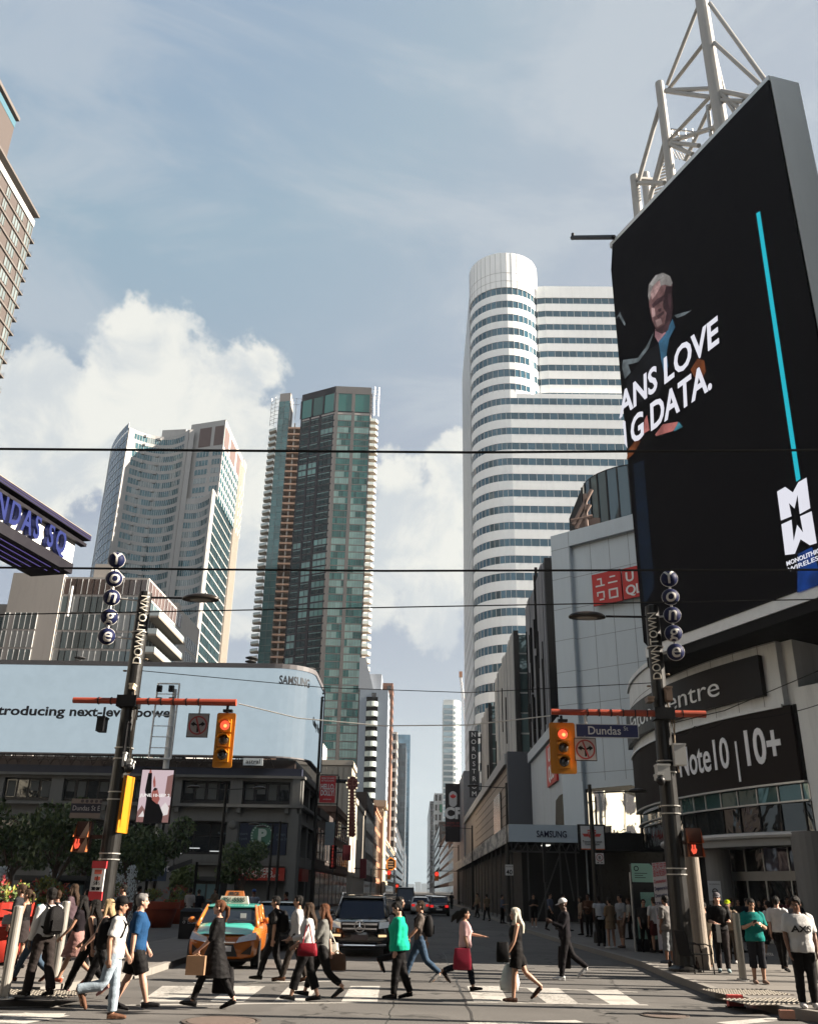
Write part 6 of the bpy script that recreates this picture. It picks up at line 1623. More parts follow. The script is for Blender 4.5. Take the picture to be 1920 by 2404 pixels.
MB().tube([(0,0,0),(0,0,at(752,1640,87).z)],[.16,.12],10).build('shaft',POLE,t,world=False)
a,b=at(749,1884,86.8),at(789,1822,86.8)
MB().box(a.x,86.8,a.z,b.x,86.84,b.z).build('banner',M('theatre_red',(.50,.045,.05),.6,var=.05),t)
MB().tube([(X_,86.9,b.z+.1),(b.x+.2,86.9,b.z+.1)],.05,6).tube([(X_,86.9,a.z-.1),(b.x+.2,86.9,a.z-.1)],.05,6).tube([(b.x+.25,87,b.z),(b.x+.1,87,a.z-6)],.06,6).build('banner_arm',M_BLK,t)
tx=MB();wx=b.x-a.x;hz=b.z-a.z;cx_=(a.x+b.x)/2
tx.text('HELLO,',hz*.19,(cx_,86.79,a.z+hz*.50),depth=.01,bold=.03,width=wx*.88);tx.text('DOLLY!',hz*.19,(cx_,86.79,a.z+hz*.27),depth=.01,bold=.03,width=wx*.84)
tx.text('WINNER! 4 TONY AWARDS',hz*.07,(cx_,86.79,a.z+hz*.88),depth=.01,width=wx*.85);tx.text('BEST MUSICAL REVIVAL',hz*.06,(cx_,86.79,a.z+hz*.79),depth=.01,width=wx*.8);tx.text('mirvish.com',hz*.06,(cx_,86.79,a.z+hz*.1),depth=.01,width=wx*.5)
tx.build('lettering',M('theatre_white',(.72,.66,.64),.5),t)
def marquee():
 Y=132;t=thing('bulb_sign','tall dark red vertical theatre sign outlined with lit bulbs','sign',tuple(at(826,2000,Y)))
 def q(px,py):v=at(px,py,Y);return v
 MR=M('marquee_red',(.085,.018,.014),.5,var=.3)
 o=[(814,1838),(819,1826),(828,1821),(837,1826),(841,1838),(838,1850),(833,1856),(835,1962),(824,1966),(817,1962),(820,1856),(815,1848)]
 P=[q(*p)for p in o];MB().hull([p+Vector((0,.5,0))for p in P],P).build('board',MR,t)
 bb=MB();L=P+[P[0]]
 for a,b in zip(L,L[1:]):
  n=max(1,int((b-a).length/.42))
  for i in range(n):bb.ball(a.lerp(b,i/n)+Vector((0,-.08,0)),.13,6,4)
 bb.build('bulbs',EM('bulb_warm',(250,236,200),1.1),t)
 tx=MB();c=q(828,1840);tx.text('ED',.9,(c.x,Y-.03,c.z-.3),depth=.03)
 for i,ch in enumerate('MIRVISH'):c=q(827,1868+i*12.5);tx.text(ch,.55,(c.x,Y-.03,c.z-.3),depth=.03)
 tx.build('lettering',M('marquee_letter',(.19,.07,.05),.5),t)
 MB().tube([q(788,1833)+Vector((0,.3,0)),q(815,1834)+Vector((0,.3,0))],.3,6).tube([q(800,1945),q(818,1945)],.12,6).build('bracket',M_BLK,t)
marquee()
def board_sign(name,lab,Y,box,mat,text=None,ink=None,h=.5,group=None):
 a,b=at(box[0],box[3],Y),at(box[2],box[1],Y);t=thing(name,lab,'sign',((a.x+b.x)/2,Y,a.z),group=group)
 MB().box(a.x,Y,a.z,b.x,Y+.15,b.z).build('board',mat,t)
 MB().box(min(a.x,b.x)-.8,Y+.05,(a.z+b.z)/2-.06,a.x,Y+.1,(a.z+b.z)/2+.06).build('bracket',M_BLK,t)
 if text:tm=MB();tm.text(text,h,((a.x+b.x)/2,Y-.01,(a.z+b.z)/2-h/2),depth=.01,width=(b.x-a.x)*.8);tm.build('lettering',ink,t)
 return t
DRED=M('dim_red_banner',(.13,.02,.024),.6)
board_sign('shop_banner','dim red banner on the left pavement below the bulb lit sign',110,(804,1984,824,2020),DRED,group='dim red shop banners')
board_sign('shop_banner','dim red banner farther along under the bulb lit sign',125,(844,2016,861,2062),DRED,group='dim red shop banners')
board_sign('shop_sign_board','pale blue grey projecting board right of the corner store',99,(762,1930,786,1984),M('pale_board',(.24,.28,.30),.5))
board_sign('shop_sign_board','narrow cream lit board beside the bulb lit sign',138,(836,1938,839,1972),EM('lit_cream',(225,220,200),.7))
vs=thing('letter_sign','thin vertical sign of small red letters on the left pavement','sign',tuple(at(781,2040,100)))
c=at(781,2040,100);MB().box(c.x-.35,100,c.z,c.x+.35,100.2,at(781,1985,100).z).build('board',M_BLKM,vs)
tm=MB()
for i,ch in enumerate('LOVE SHOP'):tm.box(c.x-.14,99.97,c.z+.2+(8-i)*.33,c.x+.14,99.99,c.z+.2+(8-i)*.33+.2)
tm.build('lettering',EM('neon_dim_red',(150,50,44),.8),vs)
hx=thing('neon_sign','orange outlined six sided neon sign over the far left pavement','sign',tuple(at(917,2042,205)))
P=[at(*p,205)for p in((917,2013),(928,2020),(928,2036),(921,2042),(911,2042),(908,2036),(909,2020))]
MB().hull([p+Vector((0,.3,0))for p in P],P).build('board',M('neon_board',(.05,.03,.02),.5),hx)
MB().tube([p+Vector((0,-.05,0))for p in P+[P[0]]],.13,6).build('neon_tube',EM('neon_orange',(255,150,60),1.0),hx)
tm=MB();cc=at(917,2028,204.9);[tm.box(cc.x-.6,204.85,cc.z-.7+i*.5,cc.x+.6,204.9,cc.z-.5+i*.5)for i in range(3)];tm.build('lettering',EM('neon_pale',(235,180,130),.7),hx)
def far_signal(lab,px,py,Y,post):
 a,b=at(px-5,py+12,Y),at(px+5,py-10,Y);t=thing('traffic_signal',lab,'traffic light',((a.x+b.x)/2,Y,a.z),group='far red traffic signals')
 MB().box(a.x,Y,a.z,b.x,Y+.2,b.z).build('backboard',M('far_signal_orange',(.30,.10,.02),.5),t)
 c=at(px,py-4,Y);MB().ball((c.x,Y-.1,c.z),(.34,.1,.34),10,6).build('lens',EM('far_red',(255,70,55),1.2),t)
 MB().tube([((a.x+b.x)/2,Y+.1,b.z+.1),(post,Y+.1,b.z+.1),(post,Y+.1,.15)],.08,6).build('post',M_BLK,t)
far_signal('far red signal lamp over the left side of the street',913,2053,165,-8);far_signal('far red signal lamp over the right side of the street',1025,2056,165,7.5);far_signal('small red signal lamp low over the far cars',932,2084,240,-8)
for lab,px,py,Y,tx_,red in(('white speed sign reading 40 on the dark scaffold',1195,2043,60,'40',False),('white no parking sign with a ringed letter on the lamp pole',1407,2016,39.5,'P',True)):
 a,b=at(px-9,py+12,Y),at(px+9,py-13,Y);t=thing('road_sign',lab,'sign',((a.x+b.x)/2,Y,a.z))
 MB().box(a.x,Y,a.z,b.x,Y+.02,b.z).build('plate',M('road_sign_white',(.58,.57,.56),.5),t)
 m=MB();w_=b.x-a.x;hz=b.z-a.z
 if not red:m.text('40',hz*.42,((a.x+b.x)/2,Y-.01,a.z+hz*.1),depth=.006,bold=.02);m.text('MAXIMUM',hz*.13,((a.x+b.x)/2,Y-.01,a.z+hz*.74),depth=.006,width=w_*.85)
 else:
  m.text('R',hz*.32,((a.x+b.x)/2,Y-.01,a.z+hz*.42),depth=.006,bold=.015)
  for s in(1,-1):m.add([((a.x+b.x)/2+s*w_*.15,Y-.01,a.z+hz*.05),((a.x+b.x)/2+s*w_*.15,Y-.01,a.z+hz*.2),((a.x+b.x)/2+s*w_*.4,Y-.01,a.z+hz*.125)],[(0,1,2)])
 m.build('lettering',M_BLKM,t)
 if red:m=MB();ring_poly(m,((a.x+b.x)/2,a.z+hz*.58),w_*.34,w_*.42,Y-.012,20);m.build('ring',SIGNR,t)
 MB().tube([((a.x+b.x)/2,Y+.05,.15),((a.x+b.x)/2,Y+.05,b.z)],.03,6).build('post',M_BLK,t)
 #  the square on the left
def leaf_cloud(mb,c,r,n,size,rnd):
 for i in range(n):
  while True:
   p=Vector((rnd.uniform(-1,1),rnd.uniform(-1,1),rnd.uniform(-1,1)))
   if p.length<=1:break
  p=p.normalized()*(p.length**.5)
  q=Vector(c)+Vector((p.x*r[0],p.y*r[1],p.z*r[2]))
  s=size*rnd.uniform(.6,1.3);e=Euler((rnd.uniform(0,6),rnd.uniform(0,6),rnd.uniform(0,6))).to_matrix()
  a,b=e@Vector((s,0,0)),e@Vector((0,s*.5,0));mb.mi=0 if rnd.random()<.65 else 1
  mb.add([q-a,q+b,q+a,q-b],[(0,1,2,3)])
LEAFD=M('leaf_dark',(.045,.075,.030),.5,var=.4,scale=3,spec=.35);LEAFL=M('leaf_light',(.085,.12,.04),.5,var=.4,scale=3,spec=.35);BARK=M('bark',(.10,.075,.06),.85,bump=.5)
def tree_proto(seed,h,cr,leafm,n=2600):
 rnd=random.Random(seed);t=thing('plaza_tree','tree','tree',(0,0,0),group='trees in the square')
 tr=MB();tr.tube([(0,0,0),(.03,.02,h*.25),(-.05,.04,h*.5)],[.13,.10,.07],8)
 cl=MB()
 for i in range(11):
  a=rnd.uniform(0,6.28);d=rnd.uniform(.25,.75)*cr;z=h*rnd.uniform(.48,.88)
  e=Vector((d*math.cos(a),d*math.sin(a),z));tr.tube([(-.05,.04,h*rnd.uniform(.3,.5)),e*.6+Vector((0,0,h*.22)),e],[.05,.035,.012],5)
  leaf_cloud(cl,e+Vector((0,0,rnd.uniform(-.1,.3))),(cr*rnd.uniform(.3,.5),)*2+(h*rnd.uniform(.09,.15),),n//11,.13,rnd)
 tr.build('trunk',BARK,t,world=False);cl.build('crown',leafm,t,world=False);return t
tA=tree_proto(1,5.6,2.0,[LEAFD,LEAFL]);tB=tree_proto(2,5.0,1.7,[LEAFD,LEAFL]);tC=tree_proto(3,3.6,1.3,[LEAFL,LEAFL],1500)
spots=((20,2150,46,'A','dark broad tree at the left edge of the square'),(118,2150,43,'A','tall dark tree with lit leaf tips left of the left corner pole'),(300,2140,50,'B','dark tree behind the left corner pole'),(440,2135,62,'C','small pale leaved sunlit tree with a bent trunk in the square'),(362,2140,56,'A','dark tree under the poster screen in the square'),(566,2130,66,'B','small dark tree in front of the navy parking banner'),(190,2140,66,'B','dark tree between the fountains and the store'))
used=set()
for px,py,Y,k,lab in spots:
 src={'A':tA,'B':tB,'C':tC}[k];x=at(px,2100,Y).x
 if k not in used:src.location=(x,Y,.15);src['label']=lab;used.add(k)
 else:dup(src,(x,Y,.15),random.uniform(0,6),lab)
def planter(lab,px,Y,ztop_py,r,plant,mat):
 p=at(px,ztop_py,Y);h=p.z-.15;t=thing('red_planter',lab,'planter',(p.x,Y,.15),group='big red pot planters')
 MB().lathe([(r*.72,0),(r*.93,h*.72),(r*.93,h*.73)],(0,0,0),28).build('pot',mat,t,world=False,smooth=True)
 MB().lathe([(r*.95,h*.72),(r*1.04,h*.73),(r*1.08,h),(r*.98,h),(r*.9,h*.9)],(0,0,0),28).build('rim',mat,t,world=False)
 MB().lathe([(r*.95,h*.9),(r*.2,h*.94)],(0,0,0),20).build('soil',M('soil',(.03,.022,.016),.9),t,world=False)
 if plant:
  rnd=random.Random(int(px*7));m=MB()
  for i in range(plant):
   a=rnd.uniform(0,6.28);d=rnd.uniform(0,r*.9);leaf_cloud(m,(d*math.cos(a),d*math.sin(a),h+rnd.uniform(.05,.25+.5*(1-d/r))),(.25,.25,.22),60,.07,rnd)
  m.build('plants',[LEAFL,M('leaf_lime',(.26,.26,.045),.5)],t,world=False)
  m=MB()
  for i in range(plant*2):a=rnd.uniform(0,6.28);d=rnd.uniform(0,r*.8);leaf_cloud(m,(d*math.cos(a),d*math.sin(a),h+rnd.uniform(.2,.7)),(.1,.1,.1),10,.05,rnd)
  m.build('flowers',[M('flower_rust',(.24,.07,.03),.6),M('flower_red',(.30,.04,.05),.6)],t,world=False)
PRED=M('planter_red',(.42,.035,.022),.5,var=.12,scale=2,dirt=.15);PRD2=M('planter_brick',(.34,.06,.03),.55,var=.12,scale=2,dirt=.2)
planter('big bright red planter cut by the left edge of the photo',2,27.5,2118,.85,8,PRED)
planter('second stacked red planter in front of the left edge',-4,24.5,2172,.8,0,PRED)
planter('big red planter full of lime green plants behind the white shirt man',103,31.5,2124,.98,16,PRED)
planter('orange red planter in the shade of the square left of the litter bin',372,47,2117,1.0,7,PRD2)
planter('smaller brick red planter right behind the litter bin',424,52,2112,.8,5,PRD2)
planter('brick red planter hidden behind the walking women in black',262,40,2118,.8,5,PRD2)
def fountain(lab,px,pyt,Y):
 p=at(px,pyt,Y);h=p.z-.15;t=thing('fountain_jet',lab,'fountain',(p.x,Y,.15),group='white water jets in the square')
 rnd=random.Random(px);m=MB()
 for i in range(520):
  z=h*(rnd.random()**.8);w_=.05+.16*(1-z/h)+.03;x,y=rnd.gauss(0,w_),rnd.gauss(0,w_);s=rnd.uniform(.012,.035)
  m.add([(x-s,y,z),(x,y-s,z),(x+s,y,z),(x,y+s,z),(x,y,z+s*2.2),(x,y,z-s*2.2)],[(0,1,4),(1,2,4),(2,3,4),(3,0,4),(1,0,5),(2,1,5),(3,2,5),(0,3,5)])
 m.build('spray',M('water_white',(.62,.68,.70),.3,var=.1),t,world=False)
 MB().lathe([(.18,0),(.18,.02),(.05,.03)],(0,0,0),12).build('nozzle',M_IRON,t,world=False)
for px,py,Y,lab in((8,2034,44,'white water jet at the left edge of the square'),(129,2038,46,'white water jet behind the lime planted red pot'),(290,2008,52,'tall white water jet right of the left corner pole'),(312,2032,47,'shorter white water jet nearest the shaded planter')):fountain(lab,px,py,Y)
def litter_bin():
 Y=37.5;a,b=at(416,2240,Y),at(478,2140,Y);t=thing('litter_bin','tall black street litter bin behind the taxi with small white lettering','litter bin',((a.x+b.x)/2,Y,.15),.12)
 w_=(b.x-a.x)/2*.95;h=b.z-.15
 MB().hull([(-w_,-.4,0),(w_,-.4,0),(w_,.4,0),(-w_,.4,0)],[(-w_,-.4,h),(w_,-.4,h),(w_,.4,h),(-w_,.4,h)]).build('body',M('bin_black',(.016,.016,.017),.45),t,world=False)
 MB().hull([(-w_-.04,-.46,h),(w_+.04,-.46,h),(w_+.04,.44,h),(-w_-.04,.44,h)],[(-w_+.1,-.3,h+.12),(w_-.1,-.3,h+.12),(w_-.1,.3,h+.12),(-w_+.1,.3,h+.12)]).build('lid',M_BLK,t,world=False)
 MB().box(-w_+.12,-.41,h*.68,-w_+.5,-.4,h*.8).build('poster',M('bin_poster',(.14,.12,.11),.6),t,world=False)
 m=MB();m.text('Litter',.11,(-w_+.3,-.412,h*.56),depth=.006,align='LEFT');m.text('B',.1,(w_-.2,-.412,h*.56),depth=.006,align='LEFT');ring_poly(m,(-w_+.17,h*.56+.05),.03,.05,-.412,10);m.build('lettering',M('bin_letter',(.5,.5,.5),.5),t,world=False)
litter_bin()
def stop_post():
 Y=23.6;b,tp=at(224,2100,Y),at(227,2021,Y);t=thing('stop_post','slim white and red transit stop post in front of the left corner pole','stop post',(b.x,Y,.15))
 x=b.x;z0,z1=at(222,2114,Y).z,tp.z;w_=.155
 SR=M('stop_red',(.30,.025,.03),.5);SWt=M('stop_white',(.52,.51,.50),.5)
 MB().tube([(x,Y+.1,.15),(x,Y+.1,z1)],.05,8).build('post',M_BLK,t)
 MB().box(x-w_,Y,z0+.2,x+w_,Y+.06,z1-.17).build('panel',SWt,t);MB().box(x-w_-.02,Y-.01,z1-.17,x+w_+.02,Y+.08,z1).box(x-w_-.01,Y-.01,z0,x+w_+.01,Y+.07,z0+.2).build('red_cap',SR,t)
 m=MB();m.box(x-.09,Y-.005,z1-.3,x+.09,Y,z1-.2);m.box(x-.07,Y-.005,z1-.44,x+.07,Y,z1-.36);m.build('route_patch',M('stop_orange',(.42,.09,.06),.5),t)
 m=MB();m.text('505',.08,(x,Y-.006,z1-.55),depth=.003);m.text('STOP',.07,(x,Y-.006,z1-.66),depth=.003)
 for k in range(2):m.box(x-.1+k*.11,Y-.006,z0+.23,x-.02+k*.11,Y,z0+.3)
 m.box(x-.01,Y-.006,z0+.36,x+.01,Y,z0+.55);m.build('print',M_BLKM,t)
stop_post()
t=thing('white_marker_post','short white marker post with a red cap in the square','post',tuple(gr(238,2190,.15)))
o=t.location;MB().box(-.13,-.1,0,.13,.1,1.5).build('post',M('marker_post_white',(.6,.57,.52),.5),t,world=False);MB().box(-.15,-.12,1.5,.15,.12,1.62).build('cap',PRED,t,world=False)
def light_tower():
 Y=58;t=thing('light_tower','white floodlight mast in the square carrying a portrait poster screen','mast',(at(392,1800,Y).x,Y,.15))
 x=at(390,1800,Y).x;WM=M('mast_white',(.66,.66,.65),.45)
 q=lambda px,py:at(px,py,Y)
 MB().tube([(x,Y,.15),(x,Y,q(392,1720).z),(x,Y,q(394,1618).z)],[.2,.2,.13],12).build('mast',WM,t)
 fr=MB();xa,xb=q(363,1700).x,q(414,1700).x;z0,z1=q(388,1783).z,q(392,1607).z
 for u in(xa,xb):fr.tube([(u,Y-.3,z0),(u,Y-.3,z1)],.06,6)
 for k in range(8):z=z0+(z1-z0)*k/7;fr.tube([(xa,Y-.3,z),(xb,Y-.3,z)],.03 if 0<k<7 else .055,5)
 fr.build('ladder_frame',WM,t)
 for px,py in((379,1620),(407,1620),(378,1648),(407,1648)):c=q(px,py);MB().box(c.x-.16,Y-.55,c.z-.2,c.x+.16,Y-.3,c.z+.2).build('floodlight',M_BLK,t)
 s=thing('poster_screen','portrait advertising screen showing a man with raised arms on the light mast','screen',tuple(q(372,1934)))
 a,b=q(328,1932),q(416,1812);MB().box(a.x-.05,Y-.75,a.z-.05,b.x+.05,Y-.45,b.z+.1).build('frame',M_BLK,s)
 yy=Y-.76;W_,H_=b.x-a.x,b.z-a.z
 def poly(nm,rgb,*ps,o=0,k=1.0):
  m=MB()
  for ps_ in ps:m.add([(a.x+u*W_,yy-o,a.z+v*H_)for u,v in ps_],[tuple(range(len(ps_)))])
  m.build(nm,EM('poster_'+nm,rgb,k),s)
 poly('sky',(205,184,190),[(0,0),(1,0),(1,1),(0,1)])
 poly('crowd',(150,112,108),[(0,0),(.28,0),(.25,.22),(.12,.32),(0,.2)],[(.72,0),(1,0),(1,.33),(.85,.3),(.74,.15)],[(.8,.5),(1,.48),(1,.92),(.82,.88)],o=.004,k=.8)
 poly('tents',(222,214,212),[(.72,.28),(.85,.38),(.98,.28),(.96,.15),(.78,.12)],[(.05,.1),(.18,.22),(.24,.1)],o=.006)
 poly('coat',(14,13,15),[(.22,0),(.8,0),(.82,.15),(.66,.34),(.5,.4),(.38,.48),(.36,.62),(.32,.94),(.2,.94),(.16,.6),(.24,.45)],o=.008)
 poly('skin',(158,92,84),[(.42,.42),(.6,.34),(.66,.44),(.56,.62),(.44,.64),(.38,.56)],[(.38,.78),(.4,.9),(.46,.78),(.48,.68),(.42,.66)],[(.22,.94),(.31,.94),(.28,1.0),(.24,1.0)],o=.010)
 poly('hair',(26,20,20),[(.4,.6),(.46,.66),(.56,.64),(.5,.6)],o=.012)
 m=MB();m.text('JUNE 10-SEP 2',H_*.055,(a.x+W_*.5,yy-.014,a.z+H_*.485),depth=.004,bold=.02,width=W_*.94);m.build('lettering',EM('poster_ink',(248,244,240)),s)
light_tower()
t=thing('kiosk_canopy','dark sloping kiosk canopy with a blue sign in the square','kiosk',(at(380,2060,54).x,54,.15))
q=lambda px,py,Y=54:at(px,py,Y)
MB().hull([q(322,2062),q(452,2016),q(452,2026),q(322,2076)],[q(322,2062,58),q(452,2016,58),q(452,2026,58),q(322,2076,58)]).build('canopy',M('canopy_dark',(.035,.036,.04),.5),t)
a,b=q(338,2068),q(392,2034,53.8);MB().box(a.x,53.9,a.z,b.x,54,b.z).build('panel',M('kiosk_blue',(.04,.06,.10),.5),t)
m=MB();m.text('Visit',.42,(q(354,2052).x,53.88,q(354,2052).z),(1,0,.14),depth=.01,align='LEFT');m.build('lettering',M('kiosk_ink',(.5,.5,.52),.5),t)
MB().tube([(q(330,2100).x,55,.15),(q(330,2100).x,55,q(330,2066).z)],.08,6).tube([(q(446,2100).x,55,.15),(q(446,2100).x,55,q(446,2022).z)],.08,6).build('post',M_BLK,t)
for lab,px0,px1,Y in(('glass sided stall glowing pale blue behind the red planters',30,105,60),('second glass stall in the shade of the square',130,200,62),('small lit stall front behind the pale leaved tree',410,520,76)):
 a,b=at(px0,2160,Y),at(px1,2068,Y);t=thing('glass_stall',lab,'stall',((a.x+b.x)/2,Y,.15),group='glass stalls in the square')
 MB().box(a.x,Y,.15,b.x,Y+2.5,b.z).box(a.x-.2,Y-.3,b.z,b.x+.2,Y+2.6,b.z+.3).build('frame',M('stall_dark',(.03,.032,.034),.5),t)
 for k in range(3):u0,u1=a.x+(b.x-a.x)*(k+.06)/3,a.x+(b.x-a.x)*(k+.94)/3;MB().box(u0,Y-.05,.9,u1,Y,b.z-.25).build('pane',GL('stall_glass',(.10,.17,.19),.1,.2,.8,rnd=.8),t)
def square_sign():
 Y0=24.0;p,q_=at(-40,1240,Y0-3),at(194,1300,Y0+5)
 p0_,A1=at(0,1160,22.9),Vector((at(195,1265,27.0).x,27.0,0));p0_.z=0;A0=p0_+(p0_-A1)*.55
 z1=at(195,1265,27).z-.1;z0=z1-1.02
 t=thing('square_sign','long overhead box sign with thick blue letters at the upper left','sign',(A0.x,A0.y,z0))
 d=(A1-A0).normalized();n=Vector((d.y,-d.x,0));L=(A1-A0).length;up=Vector((0,0,1))
 DKV=M('sign_violet_dark',(.007,.006,.010),.5,spec=.2)
 MB().obox((A0+A1)/2+up*(z0+z1)/2-n*.5,d*(L/2-.35),up*((z1-z0)/2),n*.5).build('face',M('sign_panel_white',(.80,.80,.79),.5),t)
 mb=MB();mb.obox((A0+A1)/2+up*(z1+.09)-n*.45,d*L/2,up*.09,n*.75);mb.obox((A0+A1)/2+up*(z1-.14)+n*.08,d*L/2,up*.05,n*.1);mb.obox((A0+A1)/2+up*(z0-.16)-n*.45-d*.35,d*(L/2-.3),up*.16,n*.72)
 mb.build('casing',DKV,t)
 mb=MB().obox((A0+A1)/2+up*(z1+.185)-n*.45,d*L/2,up*.01,n*.75);mb.build('top_flashing',M('flashing_tan',(.45,.38,.30),.6),t)
 mb=MB()
 for k in range(4):mb.obox((A0+A1)/2+up*(z0-.325)-n*(.0+.3*k)-d*.4,d*(L/2-.5-.2*k),up*.008,n*.012)
 for k in range(2):mb.obox((A0+A1)/2+up*(z1+.04+.08*k)+n*.305,d*L/2,up*.012,n*.006)
 mb.build('violet_tube',EM('violet_line',(112,98,170),.7),t)
 s0=at(158,1285,26);
 sx=MB();e=A0+d*(L-1.05);bl=z0+(z1-z0)*.16
 sx.text('DUNDAS SQ',(z1-z0)*.70,Vector((e.x,e.y,bl))+n*.02,d,up,.16,.025,'RIGHT',width=L*.70,space=1.3);sx.build('lettering',M('sign_blue_letter',(.012,.018,.085),.5,spec=.1),t)
 mb=MB().tube([A0+up*z0-n*.5,(A0.x,A0.y,0)],.2,10);mb.build('support',M_STEEL,t)
 m=MB();m.tube([(A1.x-.2,A1.y+.3,z0-.4),(A1.x-.2,A1.y+.3,z0-1.4)],.05,6);m.build('hanger',M('hanger_white',(.6,.6,.6),.5),t)
square_sign()
for i,(x,y,h,r)in enumerate(((11.2,16.4,8,.12),(13.5,18.6,8,.14),(16,21.0,9,.12),(15,23.2,9,.10),(19,24.8,9,.14),(12.5,15.6,6,.1))):
 t=thing('lamp_post','plain dark post out of frame to the right whose shadow crosses the road','post',(x,y,.15),group='posts beyond the right edge')
 MB().tube([(0,0,0),(0,0,h)],r,8).build('shaft',M_BLK,t,world=False);MB().tube([(0,0,h-.3),(-1.2,0,h)],.05,6).ball((-1.4,0,h),(.35,.2,.12),8,5).build('lamp_head',M_BLK,t,world=False)
 #  vehicles
def ring_se(w,z0,z1,y,n=24,e=4.0,bow=.0):
 out=[];zc,hz=(z0+z1)/2,(z1-z0)/2
 for j in range(n):
  a=2*math.pi*j/n;c,s=math.cos(a),math.sin(a)
  X=w*math.copysign(abs(c)**(2/e),c);Z=hz*math.copysign(abs(s)**(2/e),s)
  out.append((X,y+bow*(X/w)**2,zc+Z))
 return out
def loft(mb,rings):
 n=len(rings[0]);vs=[p for r in rings for p in r];k=len(rings)
 fs=[(i*n+j,(i+1)*n+j,(i+1)*n+(j+1)%n,i*n+(j+1)%n)for i in range(k-1)for j in range(n)]
 fs+=[tuple(range(n)),tuple(range(k*n-1,(k-1)*n-1,-1))]
 return mb.add(vs,fs)
TYRE=M('tyre_rubber',(.012,.012,.012),.8);RIM=M('wheel_rim',(.30,.30,.31),.35,.7);CHR=M('chrome',(.75,.75,.76),.12,.9,var=.05);CGL=GL('car_glass',(.012,.016,.02),.04,.1,1.0,rnd=.2)
HLG=M('headlamp_glass',(.55,.56,.56),.12,.2,var=.4,scale=20,spec=.8);TAIL=EM('tail_lamp',(230,40,40),.9);BLKP=M('black_plastic',(.016,.016,.017),.5)
def wheel(par,x,y,r,w_=.21):
 s=1 if x>0 else-1
 t=MB();t.lathe([(r*.62,-w_/2),(r*.95,-w_/2),(r,-w_/3),(r,w_/3),(r*.95,w_/2),(r*.62,w_/2)],(0,0,0),22);t.v=[(x+c*s,y+a,r+b)for a,b,c in t.v]
 wo=t.build('wheel',TYRE,par,world=False)
 m=MB();m.lathe([(r*.64,-.02),(r*.62,w_/2-.03),(r*.2,w_/2-.05),(.04,w_/2-.03)],(0,0,0),18);
 for k in range(5):a=k*1.2566;m.obox((r*.38*math.cos(a),r*.38*math.sin(a),w_/2-.035),(r*.24*math.cos(a),r*.24*math.sin(a),0),(-.03*math.sin(a),.03*math.cos(a),0),(0,0,.02))
 m.v=[(x+c*s,y+a,r+b)for a,b,c in m.v];m.build('rim',RIM,wo,world=False)
